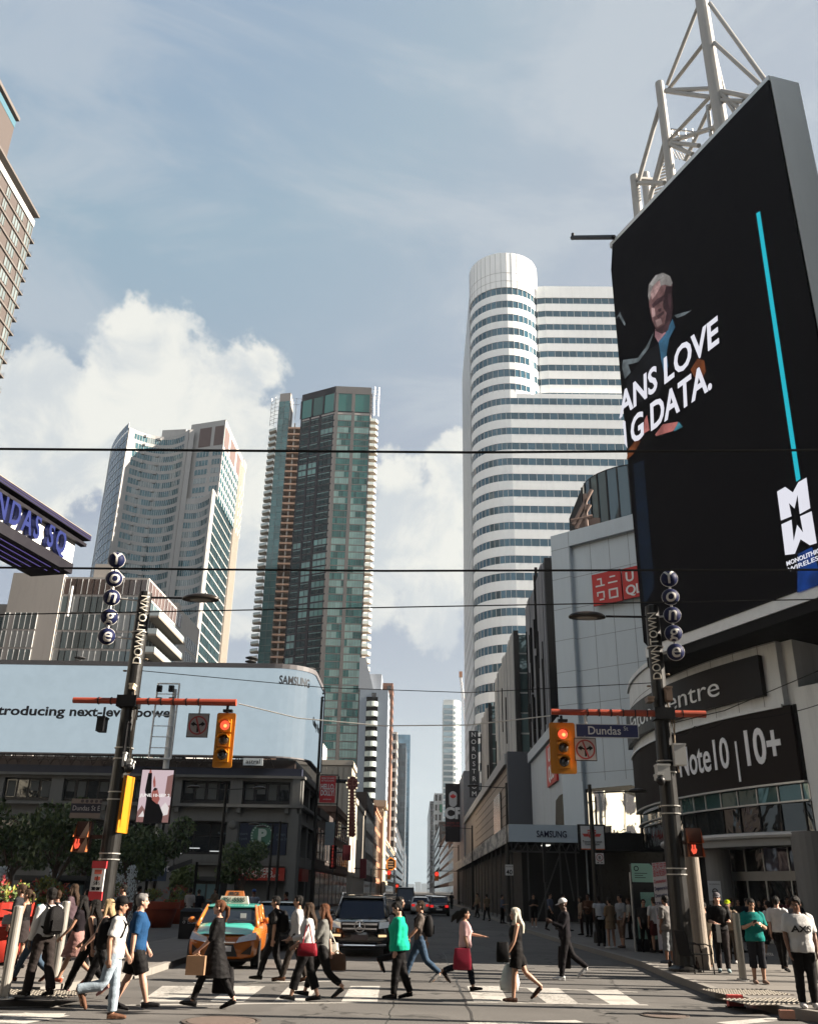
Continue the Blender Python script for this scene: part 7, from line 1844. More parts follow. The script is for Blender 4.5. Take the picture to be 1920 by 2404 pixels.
def car(name,lab,cat,loc,rz,L,W_,H,hood,belt,paint,roofpaint=None,hoodpaint=None,wr=.33,nose=.55,ws0=1.15,ws1=1.95,rear=.35,clear=.22,group=None,rails=False):
 """front bumper at local y=0 facing -Y"""
 t=thing(name,lab,cat,loc,rz,group);hw=W_/2
 st=[(.0,hw*.72,clear+.16,hood-.24),(.06,hw*.86,clear+.04,hood-.16),(.2,hw*.95,clear,hood-.09),(.6,hw,clear,hood-.02),(ws0,hw,clear,belt),(L*.55,hw,clear,belt+.02),(L-.5,hw*.98,clear,belt+.03),(L-.12,hw*.93,clear+.05,belt),(L,hw*.84,clear+.16,belt-.12)]
 b=MB();loft(b,[ring_se(w_,z0,z1,y,28,5.0,.14 if y<.3 else 0)for y,w_,z0,z1 in st]);bo=b.build('body',paint,t,world=False,smooth=True);autosmooth(bo,50)
 if hoodpaint:
  h=MB();z=lambda y:hood-.085+(belt-hood+.08)*max(0,(y-.2))/(ws0-.2)
  rows=[(.17,.70),(.35,.78),(.7,.80),(ws0+.05,.80)];vs=[]
  for y,k in rows:
   for i in range(9):u=-1+i/4;vs.append((u*hw*k,y+.12*u*u*(1 if y<.3 else .3),z(y)+.035-.05*u**4+(.012 if abs(u)>.5 else 0)))
  h.add(vs,[(r_*9+i,r_*9+i+1,(r_+1)*9+i+1,(r_+1)*9+i)for r_ in range(3)for i in range(8)]);h.build('bonnet',hoodpaint,t,world=False,smooth=True)
 g0,g1=hw*.90,hw*.74;r0=L-.25 if rear<.5 else L-rear
 def ringq(y,w_,z):return[(-w_,y,z),(w_,y,z)]
 zb=belt-.03;zr=H-.07
 base=[(-g0*.96,ws0,zb),(g0*.96,ws0,zb),(g0,ws0+.5,zb),(g0,r0-.3,zb),(g0*.9,r0,zb),(-g0*.9,r0,zb),(-g0,r0-.3,zb),(-g0,ws0+.5,zb)]
 top=[(-g1*.95,ws1,zr),(g1*.95,ws1,zr),(g1,ws1+.3,zr+.02),(g1,r0-.6,zr),(g1*.9,r0-.35,zr-.04),(-g1*.9,r0-.35,zr-.04),(-g1,r0-.6,zr),(-g1,ws1+.3,zr+.02)]
 MB().hull(base,top).build('glass',CGL,t,world=False)
 rf=MB();loft(rf,[ring_se(g1*k,zr-.03,zz_,y,20,3.0)for y,k,zz_ in((ws1-.12,.97,zr+.005),(ws1+.12,1.03,H-.025),((ws1+r0)/2,1.05,H),(r0-.5,1.02,H-.03),(r0-.28,.95,H-.08))]);autosmooth(rf.build('roof',roofpaint or paint,t,world=False,smooth=True),50)
 p=MB()
 for s in(-1,1):
  p.tube([(s*g0*.97,ws0-.06,zb),(s*g1*.97,ws1,zr+.01)],[.055,.045],8);p.tube([(s*g0*1.0,ws0+1.15,zb),(s*g1*1.02,ws1+.75,zr)],.045,6);p.tube([(s*g0,r0-1.0,zb),(s*g1,r0-.95,zr)],.05,6);p.tube([(s*g0*.94,r0-.05,zb),(s*g1*.95,r0-.4,zr)],.07,6)
 p.build('pillars',paint,t,world=False,smooth=True)
 for s in(-1,1):
  m=MB().ball((s*(hw+.1),ws0+.42,belt+.1),(.11,.07,.08),10,7);m.tube([(s*hw*.92,ws0+.45,belt+.03),(s*(hw+.05),ws0+.43,belt+.08)],.025,6);m.build('mirror',paint,t,world=False,smooth=True)
 for x in(-hw+.1,hw-.1):
  for y in(.82,L-.85):wheel(t,x,y,wr)
 ar=MB()
 for s in(-1,1):
  for y in(.82,L-.85):m=MB();ar.lathe([(wr*1.16,-.02),(wr*1.16,.02)],(0,0,0),20);k=40;ar.v[-k:]=[(s*(hw-.012)+c*s,y+a,wr+b)for a,b,c in ar.v[-k:]]
 ar.build('wheel_arch',BLKP,t,world=False)
 MB().box(-hw*.8,.4,clear-.06,hw*.8,L-.4,clear+.1).build('underbody',BLKP,t,world=False)
 for s in(-1,1):MB().hull([(s*hw*.55,L-.02,belt-.32),(s*hw*.88,L-.06,belt-.32),(s*hw*.88,L-.06,belt-.12),(s*hw*.55,L-.02,belt-.12)],[(s*hw*.55,L+.03,belt-.32),(s*hw*.88,L,belt-.32),(s*hw*.88,L,belt-.12),(s*hw*.55,L+.03,belt-.12)]).build('tail_light',TAIL,t,world=False)
 MB().box(-.26,L,clear+.25,.26,L+.03,clear+.38).build('number_plate',M('plate_grey',(.35,.35,.35),.5),t,world=False)
 if rails:
  for s in(-1,1):MB().tube([(s*g1*.98,ws1+.1,H-.02),(s*g1,ws1+.3,H+.05),(s*g1,r0-.9,H+.05),(s*g1*.98,r0-.7,H-.02)],.022,8).build('roof_rail',CHR,t,world=False)
 return t
ORG=M('taxi_orange',(.60,.17,.025),.25,var=.06,coat=.6,dirt=.05);TEAL=M('taxi_teal',(.05,.40,.32),.25,var=.06,coat=.6)
def taxi():
 o=gr(524,2277);L,W_,H=4.5,1.86,1.54
 t=car('taxi','orange and teal taxi waiting behind the crossing','taxi',(o.x-.12,25.9,0),math.radians(5),L,W_,H,.87,1.02,ORG,TEAL,TEAL,ws0=1.0,ws1=1.75);hw=W_/2
 for s in(-1,1):
  MB().hull([(s*.36,-.0,.62),(s*.82,.20,.70),(s*.80,.40,.86),(s*.42,.14,.74)],[(s*.36,-.035,.62),(s*.86,.16,.70),(s*.84,.38,.87),(s*.42,.10,.75)]).build('headlight',HLG,t,world=False)
  MB().hull([(s*.5,.02,.36),(s*.74,.13,.34),(s*.76,.15,.56)],[(s*.5,-.03,.36),(s*.76,.07,.34),(s*.78,.09,.57)]).build('fog_grille',M('mesh_dark',(.03,.02,.015),.7),t,world=False)
 MB().hull([(-.42,-.0,.30),(.42,-.0,.30),(.30,-.0,.58),(-.30,-.0,.58)],[(-.42,-.05,.30),(.42,-.05,.30),(.30,-.055,.58),(-.30,-.055,.58)]).build('grille',BLKP,t,world=False)
 MB().box(-.34,-.065,.615,.34,-.03,.645).ball((0,-.06,.65),(.09,.02,.06),10,6).build('badge_bar',CHR,t,world=False)
 MB().box(-.26,-.075,.42,.26,-.055,.55).build('number_plate',M('plate_white',(.5,.5,.52),.5),t,world=False)
 s=MB();s.hull([(-.42,2.2,H-.01),(.42,2.2,H-.01),(.42,2.5,H-.01),(-.42,2.5,H-.01)],[(-.37,2.22,H+.19),(.37,2.22,H+.19),(.37,2.48,H+.19),(-.37,2.48,H+.19)]);sg=s.build('roof_sign',M('sign_cream',(.66,.60,.52),.5),t,world=False)
 MB().hull([(-.28,2.24,H+.19),(.28,2.24,H+.19),(.28,2.46,H+.19),(-.28,2.46,H+.19)],[(-.24,2.26,H+.33),(.24,2.26,H+.33),(.24,2.44,H+.33),(-.24,2.44,H+.33)]).build('sign_top',ORG,sg,world=False)
 m=MB();m.text('751-5555',.105,(0,2.198,H+.045),(1,0,0),(0,.12,1),.006,.012,width=.62);m.text('BECK',.09,(0,2.238,H+.215),(1,0,0),(0,.2,1),.006,.014,width=.3);m.build('lettering',BLKP,sg,world=False)
 MB().box(-.55,1.22,1.06,-.1,1.3,1.10).box(.30,1.3,1.1,.46,1.32,1.3).build('dashboard_card',M('card_white',(.6,.62,.62),.5),t,world=False)
 MB().tube([(-.6,.98,1.06),(.25,1.15,1.13)],.012,5).tube([(.0,.98,1.06),(.7,1.12,1.12)],.012,5).build('wiper',BLKP,t,world=False)
taxi()
SUVP=M('suv_black',(.010,.011,.013),.14,var=.2,spec=.7,coat=.8)
def suv():
 L,W_,H=5.1,1.92,1.80;o=gr(843,2247)
 t=car('black_suv','shiny black four wheel drive with a chrome star grille facing the crossing','car',(o.x,31.3,0),math.radians(1),L,W_,H,1.12,1.16,SUVP,wr=.38,ws0=1.35,ws1=1.95,rails=True,clear=.28);hw=W_/2
 MB().hull([(-.55,.02,.74),(.55,.02,.74),(.60,.04,1.02),(-.60,.04,1.02)],[(-.53,-.05,.74),(.53,-.05,.74),(.58,-.03,1.02),(-.58,-.03,1.02)]).build('grille',BLKP,t,world=False)
 MB().box(-.56,-.085,.93,.56,-.03,.985).box(-.54,-.09,.80,.54,-.035,.845).build('grille_bar',CHR,t,world=False)
 m=MB();P=[(.16*math.cos(a),-.12,.885+.16*math.sin(a))for a in[i*math.pi/12 for i in range(25)]];m.tube(P,.02,6)
 for a in(90,210,330):m.tube([(0,-.12,.885),(.155*math.cos(math.radians(a)),-.12,.885+.155*math.sin(math.radians(a)))],[.03,.012],6)
 m.build('star_emblem',CHR,t,world=False)
 for s in(-1,1):
  hd=MB().hull([(s*.60,.06,.82),(s*.88,.24,.86),(s*.90,.36,1.03),(s*.62,.12,1.0)],[(s*.60,.02,.82),(s*.91,.2,.86),(s*.93,.33,1.03),(s*.62,.07,1.0)]).build('headlight',HLG,t,world=False)
  MB().tube([(s*.60,-.0,.62),(s*.84,.12,.62)],.035,8).build('running_light',EM('drl_warm',(255,214,160),1.3),t,world=False)
  MB().hull([(s*.58,.03,.55),(s*.86,.17,.55),(s*.86,.17,.7),(s*.58,.03,.7)],[(s*.58,.0,.55),(s*.88,.13,.55),(s*.88,.13,.7),(s*.58,.0,.7)]).build('air_intake',BLKP,t,world=False)
  MB().tube([(s*.28,.5,1.125),(s*.36,1.25,1.175)],.022,6).build('bonnet_crease',SUVP,t,world=False)
 MB().tube([(-.84,.1,.36),(-.5,-.04,.34),(.5,-.04,.34),(.84,.1,.36)],.035,8).build('skid_trim',CHR,t,world=False)
 MB().box(-.27,-.07,.50,.27,-.03,.65).build('number_plate',M('plate_dim',(.12,.11,.11),.5),t,world=False)
 MB().box(-.7,2.2,H+.02,.7,2.9,H+.045).build('sunroof',CGL,t,world=False)
suv()
car('dark_car','dark car waiting close behind the taxi','car',(-5.0,33.5,0),math.radians(2),4.5,1.8,1.55,1.0,1.05,M('car_navy',(.012,.014,.02),.18,coat=.7))
def far_car(lab,px,Y,paint,H=1.5,W_=1.8,rz=math.pi,L=4.6):x=at(px,2110,Y).x;return car('distant_car',lab,'car',(x,Y+(L if rz>1 else 0),0),rz,L,W_,H,.95,1.0,paint,group='cars far down the street')
WHC=M('car_silver',(.52,.53,.54),.25,coat=.6)
far_car('silver car driving away in the middle of the far street',987,88,WHC)
far_car('small pale car beyond the silver car',1012,120,M('car_white',(.65,.65,.65),.25,coat=.6))
far_car('dark car with red tail lights on the right of the far street',1031,84,SUVP,1.6)
far_car('tall black van on the left of the far street',951,92,M('van_black',(.014,.014,.016),.3),2.3,2.0,.0,5.2)
#  people
JOBS={};BUILT={}
TONE={'pale':(.56,.32,.23),'tan':(.42,.23,.15),'brown':(.20,.095,.058),'dark':(.075,.036,.024)}
HAIRC={'black':(.012,.010,.009),'brown':(.05,.028,.016),'auburn':(.13,.05,.022),'blonde':(.46,.33,.18),'white':(.66,.62,.52),'teal':(.04,.34,.32),'grey':(.25,.24,.23)}
def fab(col,rough=.85):
 col=tuple(c*.64 if max(c)>.03 else c*.5 for c in col)if False else tuple(c*(.64 if max(col)>.06 else .45)for c in col)
 return M('cloth_%02x%02x%02x'%tuple(int(min(c,.999)*255)for c in col)+'_%d'%sum(int(c*1e4)for c in col),col,rough,var=.16,scale=9,bump=.3,spec=.06)
def rx(a):
 a=math.radians(a);return lambda p,o:Vector((p.x,o.y+(p.y-o.y)*math.cos(a)+(p.z-o.z)*math.sin(a),o.z-(p.y-o.y)*math.sin(a)+(p.z-o.z)*math.cos(a)))
def skeleton(P):
 """joint positions for a 1.72 m figure facing +Y; angles in degrees, positive = forwards"""
 J={};hip=Vector((0,0,.93));fem=P.get('fem',False)
 sw,hw=(.165,.092)if fem else(.19,.092)
 for s,k in((-1,'L'),(1,'R')):
  th,kn=P['leg'+k][:2];h=hip+Vector((s*hw,0,-.03));a=math.radians(th);b=math.radians(th-kn)
  kne=h+Vector((s*.01,math.sin(a),-math.cos(a)))*.43;ank=kne+Vector((0,math.sin(b),-math.cos(b)))*.40
  ft=P['leg'+k][2]if len(P['leg'+k])>2 else 0;f=math.radians(ft)
  J['hip'+k],J['knee'+k],J['ank'+k]=h,kne,ank
  J['heel'+k]=ank+Vector((0,-.05*math.cos(f)-.07*math.sin(f),-.075*math.cos(f)+.05*math.sin(f)*0));J['toe'+k]=J['heel'+k]+Vector((s*.012,.23*math.cos(f),.23*math.sin(f)))
 lean=rx(P.get('lean',0));up=lambda p:lean(Vector(p),hip)
 J['up']=up;J['neck']=up((0,-.015,1.44));J['hc']=up((0,.012,1.60))
 for s,k in((-1,'L'),(1,'R')):
  sh=up((s*sw,-.01,1.385));sg,el,ab=P['arm'+k];a,c=math.radians(sg),math.radians(ab)
  d=Vector((s*math.sin(c),math.sin(a)*math.cos(c),-math.cos(a)*math.cos(c)));elb=sh+d*.285
  e=math.radians(sg+el);inw=math.radians(P.get('in'+k,ab*.3))
  d2=Vector((-s*math.sin(inw),math.sin(e)*math.cos(inw),-math.cos(e)*math.cos(inw)));wr=elb+d2*.255
  J['sh'+k],J['elb'+k],J['wr'+k],J['hd'+k]=sh,elb,wr,d2
 return J
def torso_rings(P,g=.0,z0=.84,z1=1.47):
 f=P.get('fem',False);k=P.get('bulk',1.0)
 R=[(.84,.155,.105,0),(.93,.168,.118,0),(1.03,.142 if f else .150,.108,.0),(1.13,.138 if f else .156,.106,.005),(1.24,.155 if f else .172,.122 if f else .118,.012),(1.33,.165 if f else .19,.112,.003),(1.40,.150 if f else .175,.088,-.008),(1.445,.085,.07,-.015),(1.475,.06,.06,-.012)]
 pts=[]
 for i in range(len(R)-1):
  for q in(0,.5):a,b=R[i],R[i+1];pts.append(tuple(a[j]+(b[j]-a[j])*q for j in range(4)))
 pts.append(R[-1]);bl=1+(k-1)
 return[(z,w_*(bl if z<1.38 else 1)+g,d*(bl*1.05 if z<1.3 else 1)+g,y)for z,w_,d,y in pts if z0-.001<=z<=z1+.001]
def torso(mb,J,P,g=.0,z0=.84,z1=1.47,flare=.0):
 rs=torso_rings(P,g,z0,z1);n=18;vs=[]
 for i,(z,w_,d,y)in enumerate(rs):
  fl=1+flare*max(0,(1.05-z))/.3
  for j in range(n):a=2*math.pi*j/n;vs.append(J['up']((w_*fl*math.cos(a),y+d*fl*math.sin(a),z)))
 fs=[(i*n+j,i*n+(j+1)%n,(i+1)*n+(j+1)%n,(i+1)*n+j)for i in range(len(rs)-1)for j in range(n)]+[tuple(range(n-1,-1,-1)),tuple(range((len(rs)-1)*n,len(rs)*n))]
 mb.add(vs,fs)
def limb(mb,pts,rs,n=12):mb.tube(pts,rs,n)
def lerpv(a,b,t):return a+(b-a)*t
def body_mesh(P,J,fingers):
 m=MB();k=P.get('bulk',1.0);f=P.get('fem',False);th=.95 if f else 1.0
 torso(m,J,P)
 hc=J['hc'];yaw=math.radians(P.get('turn',0));nod=math.radians(P.get('nod',0)+P.get('lean',0));HM=Matrix.Rotation(-yaw,3,'Z')@Matrix.Rotation(-nod,3,'X');P['_HM']=HM
 H=lambda x,y,z:hc+HM@Vector((x,y,z))
 limb(m,[J['neck']+Vector((0,0,-.03)),H(0,-.012,-.06)],[.062*(1 if not f else .86),.054*(1 if not f else .86)])
 m.ball(H(0,-.012,.035),(.074,.094,.088),16,10,HM);m.ball(H(0,.028,-.03),(.060,.062,.080),14,9,HM);m.ball(H(0,.055,-.085),(.032,.03,.026),10,7,HM)
 m.tube([H(0,.088,.012),H(0,.104,-.022),H(0,.088,-.032)],[.009,.014,.010],8)
 for s in(-1,1):m.ball(H(s*.076,-.008,-.012),(.011,.02,.032),8,6,HM);m.tube([H(s*.05,.072,.02),H(s*.018,.084,.024)],.009,6)
 for s,q in((-1,'L'),(1,'R')):
  sh,el,wr,d=J['sh'+q],J['elb'+q],J['wr'+q],J['hd'+q];a=.88 if f else 1.0
  m.ball(lerpv(sh,J['neck'],.08),.056*a,10,7)
  limb(m,[lerpv(sh,J['neck'],.25),sh,lerpv(sh,el,.4),lerpv(sh,el,.85),el,lerpv(el,wr,.25),lerpv(el,wr,.7),wr],[r*a*(k**.4)for r in(.055,.054,.049,.040,.038,.042,.033,.026)])
  side=Vector((1,0,0));side=(side-d*side.dot(d)).normalized();nr=d.cross(side).normalized()
  fw=nr if abs(nr.y)>.3 else side;thn=d.cross(fw).normalized()
  m.tube([wr,wr+d*.045,wr+d*.088],[.024,.040,.038],10,rb=[.02,.017,.014],side=fw)
  for i,(o,L)in enumerate(((-.029,.058),(-.010,.074),(.010,.080),(.029,.070))):
   b0=wr+d*.08+fw*o;cd=(d+thn*(.35 if s>0 else-.35)*0-side*s*.35).normalized();c2=(d-side*s*1.1).normalized();r=.0095 if fingers else .011
   m.tube([b0-d*.02,b0+d*.01,b0+d*.01+cd*L*.5,b0+d*.01+cd*L*.5+c2*L*.5],[r,r,r*.92,r*.8],7)
  b0=wr+d*.025+fw*.03;m.tube([b0-fw*.012,b0+fw*.022+d*.02,b0+fw*.032+d*.06],[.013,.0115,.0095],7)
  hp,kn,an,he,to=(J[x+q]for x in('hip','knee','ank','heel','toe'))
  limb(m,[hp+Vector((-s*.01,0,.06)),hp,lerpv(hp,kn,.4),lerpv(hp,kn,.85),kn,lerpv(kn,an,.28),lerpv(kn,an,.7),an],[r*(k**.5)*th for r in(.092,.094,.080,.060,.054,.058,.042,.036)])
  mid=lerpv(he,to,.5)+Vector((0,0,.03));m.tube([he+Vector((0,0,.035)),mid,to+Vector((0,-.03,.022)),to+Vector((0,0,.018))],[.034,.038,.036,.02],10,rb=[.034,.034,.022,.014],side=(1,0,0));m.tube([an,he+Vector((0,.03,.035))],[.036,.036],10)
 return m
def top_mesh(P,J,S_):
 m=MB();g=S_.get('loose',.014);z0=S_.get('hem',.88);sl_=S_.get('sleeve',.5)
 torso(m,J,P,g,z0,1.445 if sl_>0 else 1.40,S_.get('flare',.06))
 a=.9 if P.get('fem')else 1
 for q in 'LR':
  sh,el,wr=J['sh'+q],J['elb'+q],J['wr'+q]
  if sl_<=0:
   continue
  pts=[lerpv(sh,J['neck'],.3),sh];rs=[.062,.064]
  L=.285+.255;e=sl_*L
  if e<=.285:pts+=[lerpv(sh,el,e/.285*.6),lerpv(sh,el,e/.285)];rs+=[.062,.062 if sl_<.4 else .058]
  else:pts+=[lerpv(sh,el,.6),el,lerpv(el,wr,(e-.285)/.255)];rs+=[.058,.052,.042]
  limb(m,pts,[r*a+g*.5 for r in rs],12)
 return m
def low_mesh(P,J,S_):
 m=MB();kind=S_['low'];g=S_.get('lowg',.012);k=P.get('bulk',1.0)
 if kind in('skirt','dress'):
  L=S_.get('len',.45);n=20;vs=[];steps=7;z0=1.05
  for i in range(steps):
   t=i/(steps-1);z=z0-t*L;w_=(.15+.05*t+(.018 if i==1 else 0))*k;d=.115+.06*t
   yo=(J['kneeL'].y+J['kneeR'].y)/2*t*.5;sp=abs(J['kneeL'].y-J['kneeR'].y)*.35*t
   for j in range(n):a=2*math.pi*j/n;vs.append((w_*math.cos(a)+g*math.cos(a),yo+(d+sp+g)*math.sin(a)+.008*math.sin(5*a)*t,z))
  m.add(vs,[(i*n+(j+1)%n,i*n+j,(i+1)*n+j,(i+1)*n+(j+1)%n)for i in range(steps-1)for j in range(n)]+[tuple(range(n)),tuple(range(steps*n-1,(steps-1)*n-1,-1))])
  return m
 torso(m,J,{**P,'lean':0},g,.84,1.03);fr=S_.get('len',1.0);wide=S_.get('wide',1.0)
 for s,q in((-1,'L'),(1,'R')):
  hp,kn,an=J['hip'+q],J['knee'+q],J['ank'+q];tot=.83;e=fr*tot
  path=[hp+Vector((-s*.012,0,.05)),hp,lerpv(hp,kn,.45),lerpv(hp,kn,.9)];rs=[.10,.102,.088,.072]
  if e<.43:path=path[:3]+[lerpv(hp,kn,e/.43)];rs=[.10,.104,.100*wide,.094*wide]
  else:path+=[lerpv(kn,an,.1),lerpv(kn,an,.45),lerpv(kn,an,min((e-.43)/.40,1.0))];rs+=[.066*wide,.064*wide,(.05 if wide<1.1 else .062)*wide]
  limb(m,path,[r*(k**.5)+g*.6 for r in rs],12)
 return m
def shoe_mesh(P,J,S_):
 m=MB();hi=S_.get('hi',0)
 for q in 'LR':
  an,he,to=J['ank'+q],J['heel'+q],J['toe'+q];u=(to-he).normalized();nn=Vector((0,-u.z,u.y))
  m.tube([he-u*.02+nn*.04,lerpv(he,to,.25)+nn*.045,lerpv(he,to,.6)+nn*.036,to+nn*.024+u*.02,to+nn*.02+u*.045],[.036,.044,.047,.042,.02],12,rb=[.042,.044,.036,.026,.016],side=(1,0,0))
  m.tube([he-u*.02+nn*.006,lerpv(he,to,.5)+nn*.006,to+u*.04+nn*.006],[.038,.046,.034],10,rb=.012,side=(1,0,0))
  if hi:m.tube([he+nn*.05,lerpv(he,an,1.2)+Vector((0,.02,0))],[.046,.046],10)
 return m
def hair_mesh(P,J,kind):
 m=MB();HM=P['_HM'];hc=J['hc'];H=lambda x,y,z:hc+HM@Vector((x,y,z))
 m.ball(H(0,-.026,.048),(.084,.096,.090),16,10,HM);m.ball(H(0,-.05,-.01),(.074,.058,.075),12,8,HM);m.ball(H(0,.02,.088),(.064,.06,.045),12,8,HM)
 for s in(-1,1):m.ball(H(s*.068,.0,.04),(.02,.05,.05),8,6,HM)
 dn=J['up']((0,-.14,1.24))
 if kind=='long':
  m.tube([H(0,-.05,.0),H(0,-.075,-.08),lerpv(J['neck'],dn,.4)+Vector((0,-.07,.04)),dn],[.082,.086,.092,.05],12,rb=[.07,.06,.05,.03],side=(1,0,0))
  for s in(-1,1):m.tube([H(s*.07,-.01,.03),H(s*.082,.005,-.06),H(s*.085,.01,-.15),J['up']((s*.10,.06,1.30))],[.03,.034,.034,.016],8)
 elif kind=='pony':m.tube([H(0,-.11,.03),H(0,-.16,.0),H(0,-.16,-.12),H(0,-.13,-.24)],[.03,.042,.036,.012],10)
 elif kind=='blown':m.tube([H(0,-.09,.03),H(0,-.17,.01),H(0,-.26,-.06),H(0,-.33,-.18)],[.05,.07,.06,.02],10);m.tube([H(0,-.08,0),H(0,-.15,-.08),H(0,-.2,-.2)],[.06,.06,.02],10)
 elif kind=='bun':m.ball(H(0,-.11,.05),.052,12,8)
 return m
def cap_mesh(P,J,back):
 m=MB();HM=P['_HM'];hc=J['hc'];H=lambda x,y,z:hc+HM@Vector((x,y,z))
 c=MB().ball((0,0,0),(.094,.108,.095),18,10);c.v=[(x,y,max(z,-.012))for x,y,z in c.v];m.add([H(x,y-.012,z+.055)for x,y,z in c.v],c.f)
 s=-1 if back else 1;rows=[]
 for i in range(9):a=-1+i/4;rows.append((a*.07,s*.088-a*a*.02*s,.045));
 for i in range(9):a=-1+i/4;rows.append((a*.075,s*(.175-a*a*.07),.028))
 rows+=[(x,y,z+.01)for x,y,z in rows];f=[]
 for i in range(8):f+=[(i,i+1,9+i+1,9+i),(18+i+1,18+i,27+i,27+i+1),(9+i,9+i+1,27+i+1,27+i)]
 m.add([H(*p)for p in rows],f);return m
def job(key,mb,vox):
 if key not in JOBS:JOBS[key]=(mb,vox)
 return key
PEOPLE=[]
def skin_slots(P,sk,hr,shades=False):
 return[M('skin_'+sk,tuple(c*.66 for c in TONE[sk]),.5,var=.12,scale=14,spec=.4),M('eye_dark',(.012,.01,.01),.3),M('lip_'+sk,tuple(a*b for a,b in zip(TONE[sk],(.75,.42,.42))),.45),M('hair_'+hr,tuple(c*.6 for c in HAIRC[hr]),.55,var=.35,scale=30,bump=.5,spec=.12)]
WALK_A=dict(legL=(26,6,8),legR=(-18,34,-34),armL=(-20,12,6),armR=(22,22,6));WALK_B=dict(legR=(26,6,8),legL=(-18,34,-34),armR=(-20,12,6),armL=(22,22,6))
WALK_C=dict(legL=(20,4,4),legR=(-10,14,-12),armL=(-10,10,5),armR=(12,18,5));WALK_D=dict(legR=(20,4,4),legL=(-10,14,-12),armR=(-10,10,5),armL=(12,18,5))
LIFT=dict(legL=(6,4,0),legR=(-14,66,-60),armL=(10,20,6),armR=(-14,20,6));STAND=dict(legL=(2,3),legR=(-2,2),armL=(2,12,8),armR=(3,14,8))
PHONE=dict(legL=(2,3),legR=(-2,2),armL=(14,95,10),armR=(14,100,10),inL=30,inR=30,nod=22);CROSS=dict(legL=(4,4),legR=(-3,2),armL=(10,100,8),armR=(10,95,8),inL=55,inR=55)
TALK=dict(legL=(5,4),legR=(-4,3),armL=(4,12,8),armR=(18,80,8));STEP1=dict(legL=(12,6,2),legR=(-14,10,-8),armL=(5,14,7),armR=(8,60,7))
def person(lab,px,py,head,h,pose,sk='tan',hair=('black','short'),top=((.02,.02,.02),{}),low=('pants',(.02,.02,.02),{}),shoes=((.02,.02,.02),{}),cap=None,z=.0,group='people at the crossing',fine=True,vox=None,fem=None,bulk=1.0,extra=None,y=None,**kw):
 P=dict(pose);P.update(kw);P['bulk']=bulk;P['fem']=bool(fem)
 o=gr(px,py,z)if y is None else Vector((at(px,2105,y).x,y,z))
 J=skeleton(P);body=body_mesh(P,J,fine);lowz=min(v[2]for v in body.v);sole=.012
 sc_=h/1.72
 t=thing('person',lab,'person',(o.x,o.y,z+(-lowz+sole)*sc_),math.radians({'L':90,'R':-90,'C':180,'A':0}.get(head,0)if isinstance(head,str)else head),group)
 t.scale=(sc_,)*3
 v=vox or(.0105 if fine else .015);parts=[('body',body,v,skin_slots(P,sk,hair[0]))]
 if not(cap and hair[1]=='none'):parts.append(('hair',hair_mesh(P,J,hair[1]),.012 if fine else .016,M('hair_'+hair[0],tuple(c*.6 for c in HAIRC[hair[0]]),.55,var=.35,scale=30,bump=.5,spec=.12)))
 ts=dict(top[1]);parts.append(('top',top_mesh(P,J,ts),.013 if fine else .018,fab(top[0])))
 if low:ls=dict(low[2]);ls['low']=low[0];parts.append(('shorts' if low[2].get('len',1)<.6 and low[0]=='pants' else{'pants':'trousers'}.get(low[0],low[0]),low_mesh(P,J,ls),.013 if fine else .018,fab(low[1])))
 if 'legg' in kw:parts.append(('leggings',low_mesh(P,J,dict(low='pants',len=.96,lowg=.004)),.012,fab(kw['legg'])))
 parts.append(('shoes',shoe_mesh(P,J,shoes[1]),.009 if fine else .014,fab(shoes[0],.6)))
 if cap:parts.append(('cap',cap_mesh(P,J,cap[1]if len(cap)>1 else False),0,fab(cap[0])))
 key=len(PEOPLE)
 for nm,mb,vx,mt in parts:JOBS[(key,nm)]=(mb,vx)
 PEOPLE.append((t,parts,P,J));t['_k']=key
 R=Matrix.Rotation(t.rotation_euler.z,4,'Z');W_=lambda p:t.location+R@(Vector(p)*sc_)
 if extra:
  for e in extra:(accessory(e,W_,J,sc_,t,R))
 return t
